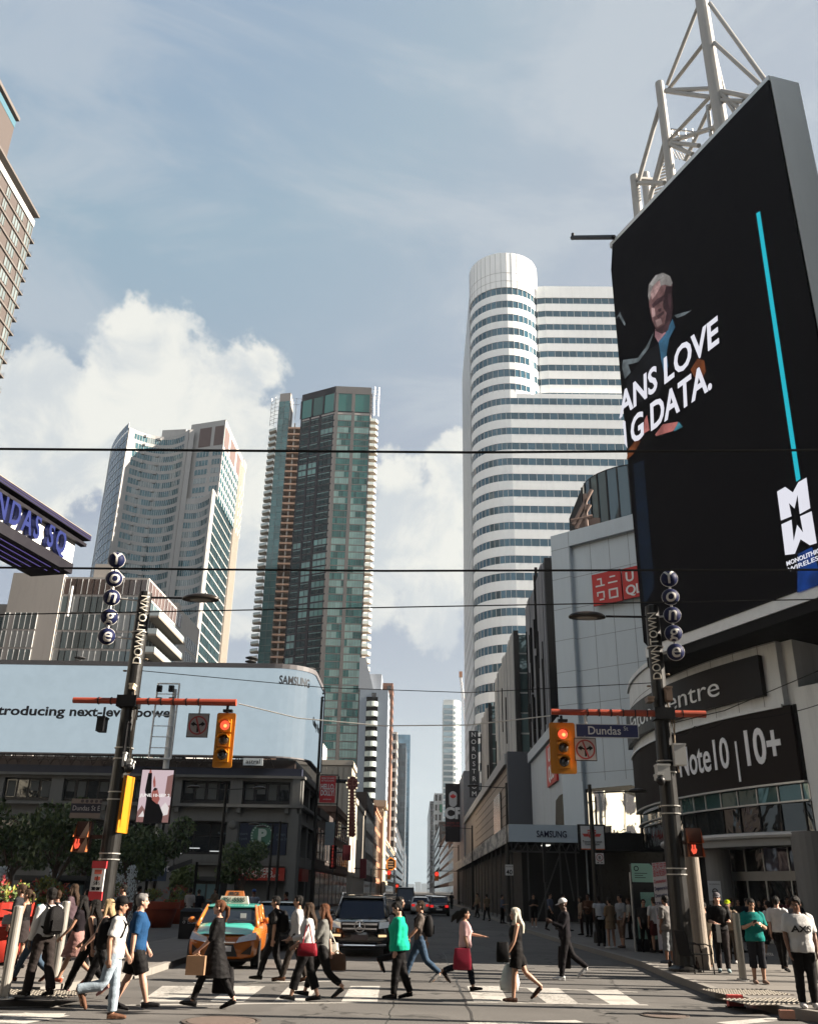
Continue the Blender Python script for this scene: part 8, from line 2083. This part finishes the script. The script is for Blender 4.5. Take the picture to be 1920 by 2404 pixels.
def accessory(e,W_,J,sc_,t,R):
 kind,lab,col=e[0],e[1],e[2];m=fab(col,e[3]if len(e)>3 else .6);rot=R.to_3x3()
 fw,rt,up=rot@Vector((0,1,0)),rot@Vector((1,0,0)),Vector((0,0,1))
 if kind=='backpack':
  c=W_(J['up']((0,-.20,1.20)));b=thing('backpack',lab,'backpack',tuple(c),group='bags carried by people')
  ax=(W_(J['up']((0,0,1.4)))-W_(J['up']((0,0,1.0)))).normalized();n=ax.cross(rt).normalized();n=n if n.dot(fw)<0 else-n
  mb=MB();rings=[]
  for q,w_,d in((-.23,.12,.05),(-.20,.16,.09),(-.05,.165,.11),(.12,.15,.09),(.21,.10,.05),(.235,.04,.02)):rings.append([c+ax*(q*sc_)+rt*(w_*sc_*math.copysign(abs(math.cos(a))**.6,math.cos(a)))+n*(d*sc_*math.copysign(abs(math.sin(a))**.6,math.sin(a)))for a in[2*math.pi*i/16 for i in range(16)]])
  loft(mb,rings);mb.build('sack',m,b,smooth=True)
  mb=MB().obox(c+n*.10*sc_-ax*.08*sc_,rt*.11*sc_,ax*.09*sc_,n*.025*sc_);mb.build('pocket',m,b)
  mb=MB()
  for s in(-1,1):mb.tube([c+rt*s*.08*sc_+ax*.18*sc_,W_(J['up']((s*.10,-.02,1.475))),W_(J['up']((s*.115,.135,1.33))),W_(J['up']((s*.14,.09,1.16))),c+rt*s*.13*sc_-ax*.16*sc_],.018*sc_,6)
  mb.build('strap',m,b)
 elif kind in('handbag','tote','paper','plastic'):
  hand=e[4]if len(e)>4 else 'R';size=e[5]if len(e)>5 else(.16,.08,.30);drop=e[6]if len(e)>6 else .12;off=e[7]if len(e)>7 else(0,0,0)
  hp=W_(J['wr'+hand]+J['hd'+hand]*.10)if hand in 'LR' else W_(J['sh'+hand[1]]+Vector(((.10 if hand[1]=='R' else-.10),-.02,-.38)))
  hp=hp+fw*off[0]+rt*off[1]+up*off[2];a,d_,hh=size;tp=hp-up*drop
  b=thing({'handbag':'handbag','tote':'tote_bag','paper':'paper_bag','plastic':'plastic_bag'}[kind],lab,'bag',tuple(tp-up*hh),group='bags carried by people')
  mb=MB()
  if kind=='plastic':loft(mb,[[tp-up*(hh*q)+fw*(a*w_*math.cos(x)*(1+.12*math.sin(3*x+q*9)))+rt*(d_*w_*math.sin(x)*(1+.1*math.sin(4*x)))for x in[2*math.pi*i/16 for i in range(16)]]for q,w_ in((1,.55),(.95,.85),(.7,1.0),(.4,.8),(.15,.5),(0,.28))])
  elif kind=='paper':mb.hull([tp-up*hh+fw*x+rt*y_ for x,y_ in((-a,-d_),(a,-d_),(a,d_),(-a,d_))],[tp+fw*x+rt*y_ for x,y_ in((-a,-d_),(a,-d_),(a,d_),(-a,d_))])
  else:loft(mb,[[tp-up*(hh*q)+fw*(a*w_*math.copysign(abs(math.cos(x))**.5,math.cos(x)))+rt*(d_*v_*math.copysign(abs(math.sin(x))**.5,math.sin(x)))for x in[2*math.pi*i/16 for i in range(16)]]for q,w_,v_ in((1,.9,.8),(.95,1.0,1.0),(.5,.98,.95),(.05,.85,.5),(0,.82,.35))])
  mb.build('bag_body',m,b,smooth=kind!='paper')
  mb=MB();top_=hp if hand in 'LR' else W_(J['sh'+hand[1]]+Vector((0,0,.07)))
  for s in(-1,1):mb.tube([tp+fw*a*.5+rt*s*d_*.4-up*.01,lerpv(tp+fw*a*.35,top_,.9),top_,lerpv(tp-fw*a*.35,top_,.9),tp-fw*a*.5+rt*s*d_*.4-up*.01],.009,5)
  mb.build('handle',m,b)
 elif kind=='phone':
  hp=W_(J['wrR']+J['hdR']*.12);b=thing('phone',lab,'phone',tuple(hp),group='phones held by people');MB().obox(hp,rt*.037,(fw+up).normalized()*.07,(fw-up).normalized()*.005).build('case',M_BLK,b);MB().obox(hp-(fw-up).normalized()*.006,rt*.033,(fw+up).normalized()*.064,(fw-up).normalized()*.001).build('screen',M('phone_glass',(.03,.035,.04),.1),b)
BK=(.014,.013,.014);CHAR=(.04,.038,.038);WT=(.66,.65,.64);NAVYC=(.018,.022,.035)
fine_=dict(fine=True)
person('man in a white shirt and dark trousers with a black backpack walking away at left',84,2340,55,1.74,STEP1,'dark',('black','short'),(WT,dict(sleeve=.96,hem=.9)),('pants',(.045,.036,.034),dict(wide=1.2)),(BK,{}),z=.15,extra=[('backpack','black backpack worn over the white shirt at left',BK)])
person('child with long teal hair walking in front of the white shirt man',66,2305,80,1.45,WALK_A,'brown',('teal','long'),((.10,.02,.03),dict(sleeve=.9)),('pants',(.06,.09,.13),{}),((.09,.03,.02),{}),z=.15,fem=True)
person('woman in a black vest standing beside the red planters with a grey bag',38,2275,'L',1.66,TALK,'tan',('brown','pony'),(BK,dict(sleeve=0)),('skirt',(.05,.04,.04),dict(len=.5)),(BK,{}),z=.15,fem=True,extra=[('handbag','grey bag held by the woman beside the red planters',(.25,.26,.27),.6,'R',(.17,.07,.2),.02)])
person('woman in black tank top and leggings with bare arms striding left',196,2337,82,1.68,WALK_A,'tan',('black','long'),(BK,dict(sleeve=0)),('pants',BK,{}),((.55,.28,.28),{}),z=.05,fem=True)
person('woman in a pink skirt and dark top behind the black tank top',168,2310,88,1.64,WALK_B,'tan',('black','long'),((.02,.016,.02),dict(sleeve=.2)),('skirt',(.36,.20,.18),dict(len=.5)),((.35,.10,.06),{}),z=.15,fem=True)
person('blonde woman all in black walking behind the white tee man',228,2342,86,1.70,WALK_B,'pale',('blonde','long'),(BK,dict(sleeve=0)),('pants',BK,{}),(BK,{}),z=.05,fem=True)
person('man in a white tee, pale jeans and backward dark cap striding at lower left',250,2396,'R' if False else-80,1.75,LIFT,'tan',('black','short'),(WT,dict(sleeve=.42,hem=.84,loose=.02)),('pants',(.36,.43,.50),dict(wide=1.15,len=.97)),((.16,.08,.05),{}),cap=(BK,True),extra=[('backpack','small black backpack worn over the white tee',BK)],nod=8)
person('balding man in a blue tee and black shorts at left of the crossing',303,2374,-75,1.80,WALK_D,'pale',('grey','short'),((.018,.065,.16),dict(sleeve=.5,hem=.82,loose=.025)),('pants',BK,dict(len=.47,wide=1.15)),(BK,{}),bulk=1.12)
person('woman in a lilac top and sunglasses standing beyond the left pole',188,2228,'L',1.66,STAND,'tan',('black','long'),((.14,.13,.19),dict(sleeve=.5)),('pants',(.05,.05,.06),{}),(BK,{}),z=.15,fem=True,fine=False,group='people in the square')
person('woman in a black dress and leggings with a paper bag striding left',495,2370,'L',1.74,dict(legL=(24,4,8),legR=(-20,14,-20),armL=(14,34,8),armR=(-8,14,10)),'pale',('auburn','pony'),(BK,dict(sleeve=.62)),('dress',BK,dict(len=.56)),(BK,{}),fem=True,legg=BK,extra=[('paper','brown paper shopping bag held in front of the taxi',(.33,.20,.12),.8,'L',(.16,.07,.30),.03,(-.05,-.05,0)),('tote','large black tote bag hanging behind the woman in the black dress',BK,.5,'R',(.19,.10,.42),.16,(-.12,.05,.05))])
person('man in a charcoal tee with a black backpack walking left by the taxi',636,2306,'L',1.76,dict(WALK_C,armL=(-4,8,5),armR=(4,12,5)),'tan',('black','short'),(CHAR,dict(sleeve=.45)),('pants',BK,{}),((.03,.025,.02),{}),nod=6,extra=[('backpack','black backpack worn by the man beside the taxi',BK)])
person('person in a pale grey jumper walking left behind the white blouse',690,2309,'L',1.78,WALK_C,'tan',('black','short'),((.44,.44,.45),dict(sleeve=.95,loose=.02)),('pants',(.05,.04,.034),{}),((.10,.05,.03),{}))
person('woman in a white blouse and cropped black trousers with a red bag',714,2352,'L',1.70,dict(legL=(20,6,6),legR=(-12,10,-6),armL=(20,60,6),armR=(6,50,6)),'tan',('brown','long'),((.60,.59,.58),dict(sleeve=.85,loose=.024,hem=.95)),('pants',BK,dict(wide=1.3,len=.86)),((.03,.03,.03),{}),fem=True,extra=[('handbag','dark red shoulder bag of the woman in the white blouse',(.22,.015,.025),.4,'SL',(.19,.09,.22),.0,(-.02,-.10,.02))])
person('auburn haired woman in grey with brown and white bags behind the blouse',752,2342,'L',1.72,WALK_B,'pale',('auburn','long'),((.17,.17,.16),dict(sleeve=.6)),('pants',BK,dict(len=.9)),((.035,.035,.035),{}),fem=True,extra=[('tote','white shoulder tote of the auburn haired woman',(.62,.60,.52),.7,'SR',(.15,.07,.30),.02,(-.12,.06,.02)),('handbag','slouchy brown leather bag hanging low behind the auburn haired woman',(.13,.075,.05),.4,'R',(.19,.10,.30),.06,(-.12,.06,.1))])
person('woman in a bright green long sleeved top and black trousers walking left',935,2346,'L',1.72,dict(legL=(8,3,0),legR=(-10,12,-10),armL=(2,8,10),armR=(-4,14,8)),'pale',('black','bun'),((.012,.42,.26),dict(sleeve=.95,loose=.035,hem=.82,flare=.2)),('pants',BK,{}),(BK,{}),fem=True,bulk=1.28,nod=28,lean=4)
person('bearded man in dark clothes walking right behind the green top',935,2302,'R',1.79,LIFT,'tan',('black','short'),((.03,.022,.022),dict(sleeve=.5)),('pants',BK,{}),(BK,{}))
person('man in a grey brown tee and jeans with a backpack walking left',985,2305,'L',1.78,WALK_B,'tan',('brown','short'),((.12,.10,.09),dict(sleeve=.45)),('pants',(.045,.075,.12),{}),((.40,.38,.36),{}),extra=[('backpack','dark backpack worn over the grey brown tee',(.02,.019,.02))])
person('woman in a pale pink shirt with flying hair hurrying right',1092,2326,'R',1.62,dict(legR=(14,4,6),legL=(-22,52,-46),armL=(38,44,10),armR=(2,14,8)),'tan',('black','blown'),((.62,.40,.40),dict(sleeve=.48,loose=.025)),('pants',NAVYC,dict(len=.93)),((.025,.02,.02),{}),fem=True,extra=[('handbag','red and black bag carried by the woman in the pink shirt',(.30,.03,.055),.3,'R',(.20,.08,.42),.0,(-.16,.03,.12))])
person('blonde woman in black vest and shorts walking left with a white bag',1215,2353,'L',1.66,dict(legL=(8,3,4),legR=(-26,26,-40),armL=(14,16,8),armR=(12,10,8)),'tan',('white','long'),(BK,dict(sleeve=0)),('pants',(.02,.018,.018),dict(len=.36,wide=1.2)),((.06,.03,.02),{}),fem=True,extra=[('plastic','white plastic carrier bag hanging beside the blonde woman',(.70,.71,.70),.4,'R',(.20,.13,.50),.10,(-.05,.05,0)),('handbag','black shoulder bag in front of the blonde woman',BK,.5,'L',(.13,.08,.36),-.28,(.06,-.03,0))])
person('man in a white cap and black tracksuit walking left with a dark bag',1330,2302,'L',1.82,dict(legL=(10,2,4),legR=(-24,30,-36),armL=(20,95,8),armR=(-4,10,6)),'dark',('black','none'),((.022,.02,.024),dict(sleeve=.97,loose=.02)),('pants',(.022,.020,.022),{}),((.68,.68,.68),dict(hi=1)),cap=((.72,.71,.70),),nod=14,extra=[('tote','dark carrier bag held low by the man in the white cap',(.03,.025,.025),.4,'R',(.16,.09,.50),.05)])
R_=dict(z=.15,group='people on the right pavement')
person('man in a white printed tee and black trousers at the right edge',1900,2368,175,1.80,dict(STAND,armL=(4,10,10),armR=(4,10,12)),'brown',('black','short'),((.62,.61,.60),dict(sleeve=.45,loose=.03,hem=.84)),('pants',BK,{}),((.6,.58,.56),{}),bulk=1.15,nod=18,turn=30,**R_)
person('man in a teal tee and dark shorts looking at his phone',1784,2310,176,1.74,PHONE,'tan',('black','short'),((.012,.20,.18),dict(sleeve=.45,loose=.03,hem=.84)),('pants',(.035,.036,.044),dict(len=.55,wide=1.15)),((.26,.17,.13),{}),bulk=1.12,extra=[('phone','dark phone held by the man in the teal tee',BK)],**R_)
person('tall man in a black tee and grey cap holding a white paper bag',1700,2284,165,1.86,dict(STAND,legL=(10,4),armL=(8,80,8),armR=(8,70,8),inR=30),'pale',('brown','short'),(BK,dict(sleeve=.55,loose=.03)),('pants',(.05,.042,.042),{}),((.30,.38,.40),{}),cap=((.16,.15,.16),),extra=[('paper','white paper bag held by the man in the black tee',(.66,.64,.60),.7,'R',(.09,.05,.42),.0,(.05,0,0))],**R_)
person('woman in a cream cardigan and scarf beside the black chair',1664,2270,130,1.62,TALK,'tan',('black','short'),((.55,.47,.36),dict(sleeve=.8,loose=.03,hem=.84,flare=.3)),('pants',(.48,.40,.31),dict(wide=1.35)),((.16,.10,.07),{}),fem=True,**R_)
person('person in a yellow cap and tan jacket behind the grey capped man',1722,2262,150,1.68,STAND,'tan',('grey','none'),((.25,.19,.14),dict(sleeve=.95,loose=.025)),('pants',(.07,.055,.045),{}),((.5,.48,.46),{}),cap=((.50,.62,.02),),**R_)
person('man in a straw hat shading his face right of the black pole',1622,2262,160,1.74,CROSS,'tan',('black','none'),((.03,.028,.03),dict(sleeve=.5)),('pants',BK,{}),(BK,{}),cap=((.22,.12,.07),),fine=False,**R_)
person('stout man in a grey tee and light grey shorts left of the black pole',1572,2262,40,1.78,STAND,'brown',('black','short'),((.20,.19,.185),dict(sleeve=.5,loose=.04,hem=.82)),('pants',(.17,.18,.19),dict(len=.62,wide=1.3)),((.10,.12,.15),{}),bulk=1.2,**R_)
person('person in white top and dark shorts half behind the map kiosk',1543,2238,20,1.72,TALK,'tan',('brown','short'),(WT,dict(sleeve=.45)),('pants',(.08,.02,.02),dict(len=.45)),(BK,{}),fine=False,**R_)
person('person in a white tee and black trousers seen from behind by the lamp pole',1412,2222,'A',1.74,STAND,'dark',('black','short'),((.50,.53,.58),dict(sleeve=.2)),('pants',BK,{}),(BK,{}),fine=False,**R_)
person('woman in a tan playsuit standing with white trainers',1436,2228,30,1.68,CROSS,'tan',('black','short'),((.24,.165,.10),dict(sleeve=.5,loose=.03)),('skirt',(.22,.15,.09),dict(len=.40)),((.55,.54,.52),{}),fem=True,fine=False,**R_)
person('man in a grey tee and denim shorts talking to the tan playsuit woman',1462,2226,120,1.78,TALK,'tan',('black','short'),((.27,.28,.30),dict(sleeve=.45)),('pants',(.16,.10,.07),dict(len=.55)),((.08,.05,.04),{}),fine=False,**R_)
person('woman in a beige top in the shade left of the lamp pole',1366,2196,90,1.66,STAND,'tan',('black','long'),((.30,.22,.16),dict(sleeve=.5)),('pants',(.05,.03,.03),{}),(BK,{}),fem=True,fine=False,**R_)
person('man in a brown jacket in the shade beside the beige top',1384,2200,150,1.8,CROSS,'brown',('black','short'),((.085,.04,.025),dict(sleeve=.9)),('pants',BK,{}),(BK,{}),fine=False,**R_)
person('person with crossed arms in dark shorts deep under the scaffold',1254,2178,'C',1.74,CROSS,'tan',('black','short'),(BK,dict(sleeve=.5)),('pants',BK,dict(len=.5)),((.5,.5,.5),{}),fine=False,**R_)
person('man in a white shirt with a black shoulder bag seen from behind at right',1842,2282,-35,1.80,dict(WALK_C),'pale',('black','short'),((.66,.65,.65),dict(sleeve=.5,loose=.03)),('pants',BK,{}),(BK,{}),extra=[('handbag','black shoulder bag worn over the white shirt at right',BK,.5,'SL',(.12,.05,.16),.0,(-.02,0,-.2))],**R_)
person('person in a white tee and dark shorts walking away beside the shoulder bag',1818,2256,20,1.74,WALK_A,'tan',('black','short'),((.60,.60,.60),dict(sleeve=.45)),('pants',(.03,.03,.035),dict(len=.5)),((.08,.08,.1),{}),fine=False,**R_)
person('man in a maroon shirt near the glass doors',1862,2232,'C',1.82,STAND,'brown',('black','short'),((.11,.03,.035),dict(sleeve=.5)),('pants',BK,{}),(BK,{}),fine=False,**R_)
person('woman in black near the glass doors with white trainers',1792,2222,'C',1.68,STAND,'tan',('black','long'),(BK,dict(sleeve=.4)),('pants',BK,{}),((.55,.55,.55),{}),fem=True,fine=False,**R_)
person('dark haired person in a dark coat close to the door column',1742,2212,160,1.7,STAND,'tan',('black','short'),((.04,.03,.03),dict(sleeve=.9)),('pants',BK,{}),(BK,{}),fine=False,**R_)
person('person in a grey jacket at the far right by the doors',1890,2226,'C',1.7,STAND,'tan',('black','short'),((.05,.05,.06),dict(sleeve=.9)),('pants',BK,{}),(BK,{}),fine=False,**R_)
Q_=dict(z=.15,fine=False,group='people in the square')
for px,yy,lab,tp,lw,kw in((545,36,'man in a pale blue shirt behind the taxi roof',(.34,.42,.52),BK,dict(head='A')),(596,40,'person in a blue cap behind the taxi sign',(.30,.34,.42),BK,dict(head='A',cap=((.05,.11,.30),))),(447,44,'woman in a white lace top behind the litter bin',(.50,.47,.45),BK,dict(head='A',fem=True)),(467,46,'person in dark navy right of the white lace top',NAVYC,BK,dict(head=20)),(672,42,'man in a dull red tee beyond the taxi',(.14,.03,.025),BK,dict(head='L')),(326,38,'woman in a black vest beside the shaded planter',BK,BK,dict(head=-40,fem=True)),(255,33,'person in a grey tee beyond the blue tee man',(.16,.18,.2),BK,dict(head='L')),(505,56,'person in beige far back in the square',(.2,.15,.11),BK,dict(head=150)),(410,60,'person in dark red far back in the square',(.10,.02,.02),BK,dict(head=60)),(48,42,'man in a black hat beyond the red planters',BK,BK,dict(head='A',cap=(BK,)))):
 person(lab,px,0,kw.pop('head'),random.uniform(1.64,1.8),STAND if random.random()<.5 else TALK,random.choice(('tan','brown','pale')),('black','none' if kw.get('cap')else 'short'),(tp,dict(sleeve=.5)),('pants',lw,{}),(BK,{}),y=yy,**kw,**Q_)
for px,yy,lab in((1120,74,'person in the shade under the nearest scaffold poles'),(1142,66,'person with a white shirt hem under the scaffold'),(1178,62,'person in black walking under the scaffold front'),(1290,52,'dark figure left of the brown jacket man'),(1320,50,'second dark figure left of the brown jacket man'),(1060,110,'pedestrian in tan far along the hoarding'),(1500,46,'person in blue beside the map kiosk')):
 person(lab,px,0,random.uniform(0,360),random.uniform(1.64,1.8),random.choice((STAND,WALK_C,TALK)),'tan',('black','short'),(random.choice(((.03,.03,.035),(.10,.09,.08),(.12,.14,.2),(.2,.15,.1))),dict(sleeve=.5)),('pants',BK,{}),(BK,{}),y=yy,z=.15,fine=False,group='people on the right pavement')
for px,py,hd,lab,tp,lw,kw in((22,2268,'L','person in dark grey behind the woman with the grey bag',(.05,.05,.055),BK,{}),(112,2262,60,'person in navy between the two left bollards',NAVYC,BK,{}),(150,2258,80,'woman in a patterned dark top by the right left-hand bollard',(.09,.06,.07),BK,dict(fem=True)),(212,2254,'R','person in a grey tee walking right behind the left pole',(.16,.16,.17),NAVYC,{}),(272,2236,'L','man in a dark tee far behind the blue tee man',(.03,.03,.035),(.08,.07,.05),{}),(1518,2236,'C','person in charcoal right of the map kiosk',CHAR,BK,{}),(1645,2246,'L','person in dark clothes behind the woman in the cream cardigan',BK,BK,{}),(1690,2236,'C','man in a dark red top behind the grey capped man',(.09,.025,.02),BK,{}),(1765,2230,200,'person in dark blue left of the teal tee man',NAVYC,BK,{}),(1808,2216,'C','person in a brown top beside the glass doors',(.10,.06,.045),BK,{}),(1846,2212,'C','woman in dark grey at the glass doors',CHAR,BK,dict(fem=True)),(1912,2216,170,'person in black at the right edge near the doors',BK,BK,{}),(1600,2232,'A','person in a dim blue top glimpsed left of the straw hat',(.06,.08,.12),BK,{}),(1662,2224,150,'woman in black behind the cream cardigan head',BK,BK,dict(fem=True)),(1728,2242,'R','man in a dark green top right behind the yellow cap',(.03,.05,.035),BK,{}),(1874,2250,-60,'man in a grey tee walking behind the shoulder bag man',(.14,.14,.15),NAVYC,{}),(1480,2206,'L','person in a pale top by the dark shop wall',(.3,.28,.25),BK,{})):
 person(lab,px,py,hd,random.uniform(1.62,1.82),random.choice((STAND,TALK,WALK_C)),random.choice(('tan','brown','pale')),(random.choice(('black','brown')),'long' if kw.get('fem')else 'short'),(tp,dict(sleeve=.5)),('pants',lw,{}),(BK,{}),z=.15,fine=False,group='people on the right pavement' if px>900 else 'people in the square',**kw)
tmp=bpy.data.scenes.new('scratch');live={}
for key,(mb,vox)in JOBS.items():
 o=bpy.data.objects.new('form',mb.mesh('form',[]));tmp.collection.objects.link(o)
 if vox:
  r=o.modifiers.new('r','REMESH');r.mode='VOXEL';r.voxel_size=vox;r.use_smooth_shade=True
  s_=o.modifiers.new('s','SMOOTH');s_.factor=.5;s_.iterations=1 if key[1]=='body' else 3
 live[key]=o
with bpy.context.temp_override(scene=tmp,view_layer=tmp.view_layers[0]):dg=bpy.context.evaluated_depsgraph_get()
for key,o in live.items():
 BUILT[key]=bpy.data.meshes.new_from_object(o.evaluated_get(dg))
for o in list(tmp.collection.objects):me=o.data;bpy.data.objects.remove(o);bpy.data.meshes.remove(me)
bpy.data.scenes.remove(tmp)
import numpy as np
from mathutils.noise import noise as mnoise
for k,(t,parts,P,J)in enumerate(PEOPLE):
 for nm,mb,vx,mt in parts:
  me=BUILT[(k,nm)];me.materials.clear()
  for m in(mt if isinstance(mt,list)else[mt]):me.materials.append(m)
  n=len(me.polygons);idx=np.zeros(n,np.int32)
  if nm=='body':
   c=np.zeros(n*3,np.float32);me.polygons.foreach_get('center',c);c=c.reshape(-1,3)-np.array(J['hc'],np.float32);q=c@np.array(P['_HM'].inverted().transposed(),np.float32)
   ax=np.abs(q[:,0]);front=q[:,1]>.055
   idx[front&(np.abs(ax-.031)<.014)&(np.abs(q[:,2]-.004)<.0075)]=1;idx[front&(ax<.024)&(np.abs(q[:,2]+.060)<.0065)]=2;idx[front&(np.abs(ax-.032)<.018)&(np.abs(q[:,2]-.024)<.006)]=3
  if nm!='body' and nm!='cap':
   co=np.zeros(len(me.vertices)*3,np.float32);me.vertices.foreach_get('co',co);co=co.reshape(-1,3);no=np.zeros(len(co)*3,np.float32);me.vertices.foreach_get('normal',no);no=no.reshape(-1,3)
   fx,fz,am={'hair':(38,9,.007),'top':(9,13,.010),'shoes':(20,20,.002)}.get(nm,(8,17,.009));sd=k*3.7
   dv=np.array([mnoise((x*fx+sd,y*fx,z*fz+.4*x*fz))for x,y,z in co],np.float32);co+=no*(dv*am)[:,None];me.vertices.foreach_set('co',co.ravel())
  me.polygons.foreach_set('material_index',idx);me.polygons.foreach_set('use_smooth',np.ones(n,bool))
  o=bpy.data.objects.new(nm,me);C.objects.link(o);o.parent=t
ax_=PEOPLE[[i for i,p in enumerate(PEOPLE)if 'printed tee' in p[0]['label']][0]]
def print_on(entry,text,h,z,w_,y0,mat):
 t,parts,P,J=entry;me=BUILT[(t['_k'],'top' if z>.9 else 'shorts')];
 co=np.zeros(len(me.vertices)*3,np.float32);me.vertices.foreach_get('co',co);co=co.reshape(-1,3)
 def bend(x,y,dz):
  X,Z=-(x),z+y;m_=(np.abs(co[:,0]-X)<.025)&(np.abs(co[:,2]-Z)<.03);Y=co[m_,1].max()if m_.any()else y0
  return(X,Y+.004+dz,Z)
 mb=MB();mb.text(text,h,(0,0,0),depth=.003,bold=.03,width=w_,bend=bend);mb.build('print',mat,t,world=False)
print_on(ax_,'AXS',.10,1.16,.34,.14,M_BLK)
te=[p for p in PEOPLE if 'teal tee' in p[0]['label']and 'dark shorts' in p[0]['label']][0];t,parts,P,J=te
MB().text('HOLL',.05,(-J['kneeL'].x*0-.16,.115,.565),(-1,0,0),(0,0,1),.004,.008,'LEFT',width=.17).build('print',M('print_grey',(.45,.44,.43),.6),t,world=False)
#  thin summer haze over the whole city
hz=MB().box(-900,-300,-1.0,900,2500,262);ho=hz.build('haze',[]);ho['kind']='stuff'
hm=bpy.data.materials.new('haze_air');hm.use_nodes=True;hn=hm.node_tree;hn.nodes.remove(hn.nodes['Principled BSDF'])
pv=hn.nodes.new('ShaderNodeVolumePrincipled');pv.inputs['Color'].default_value=(.86,.92,.97,1);pv.inputs['Density'].default_value=.00006;pv.inputs['Anisotropy'].default_value=.2
hn.links.new(pv.outputs[0],hn.nodes['Material Output'].inputs['Volume']);ho.data.materials.append(hm)
print('objects',len(bpy.data.objects))
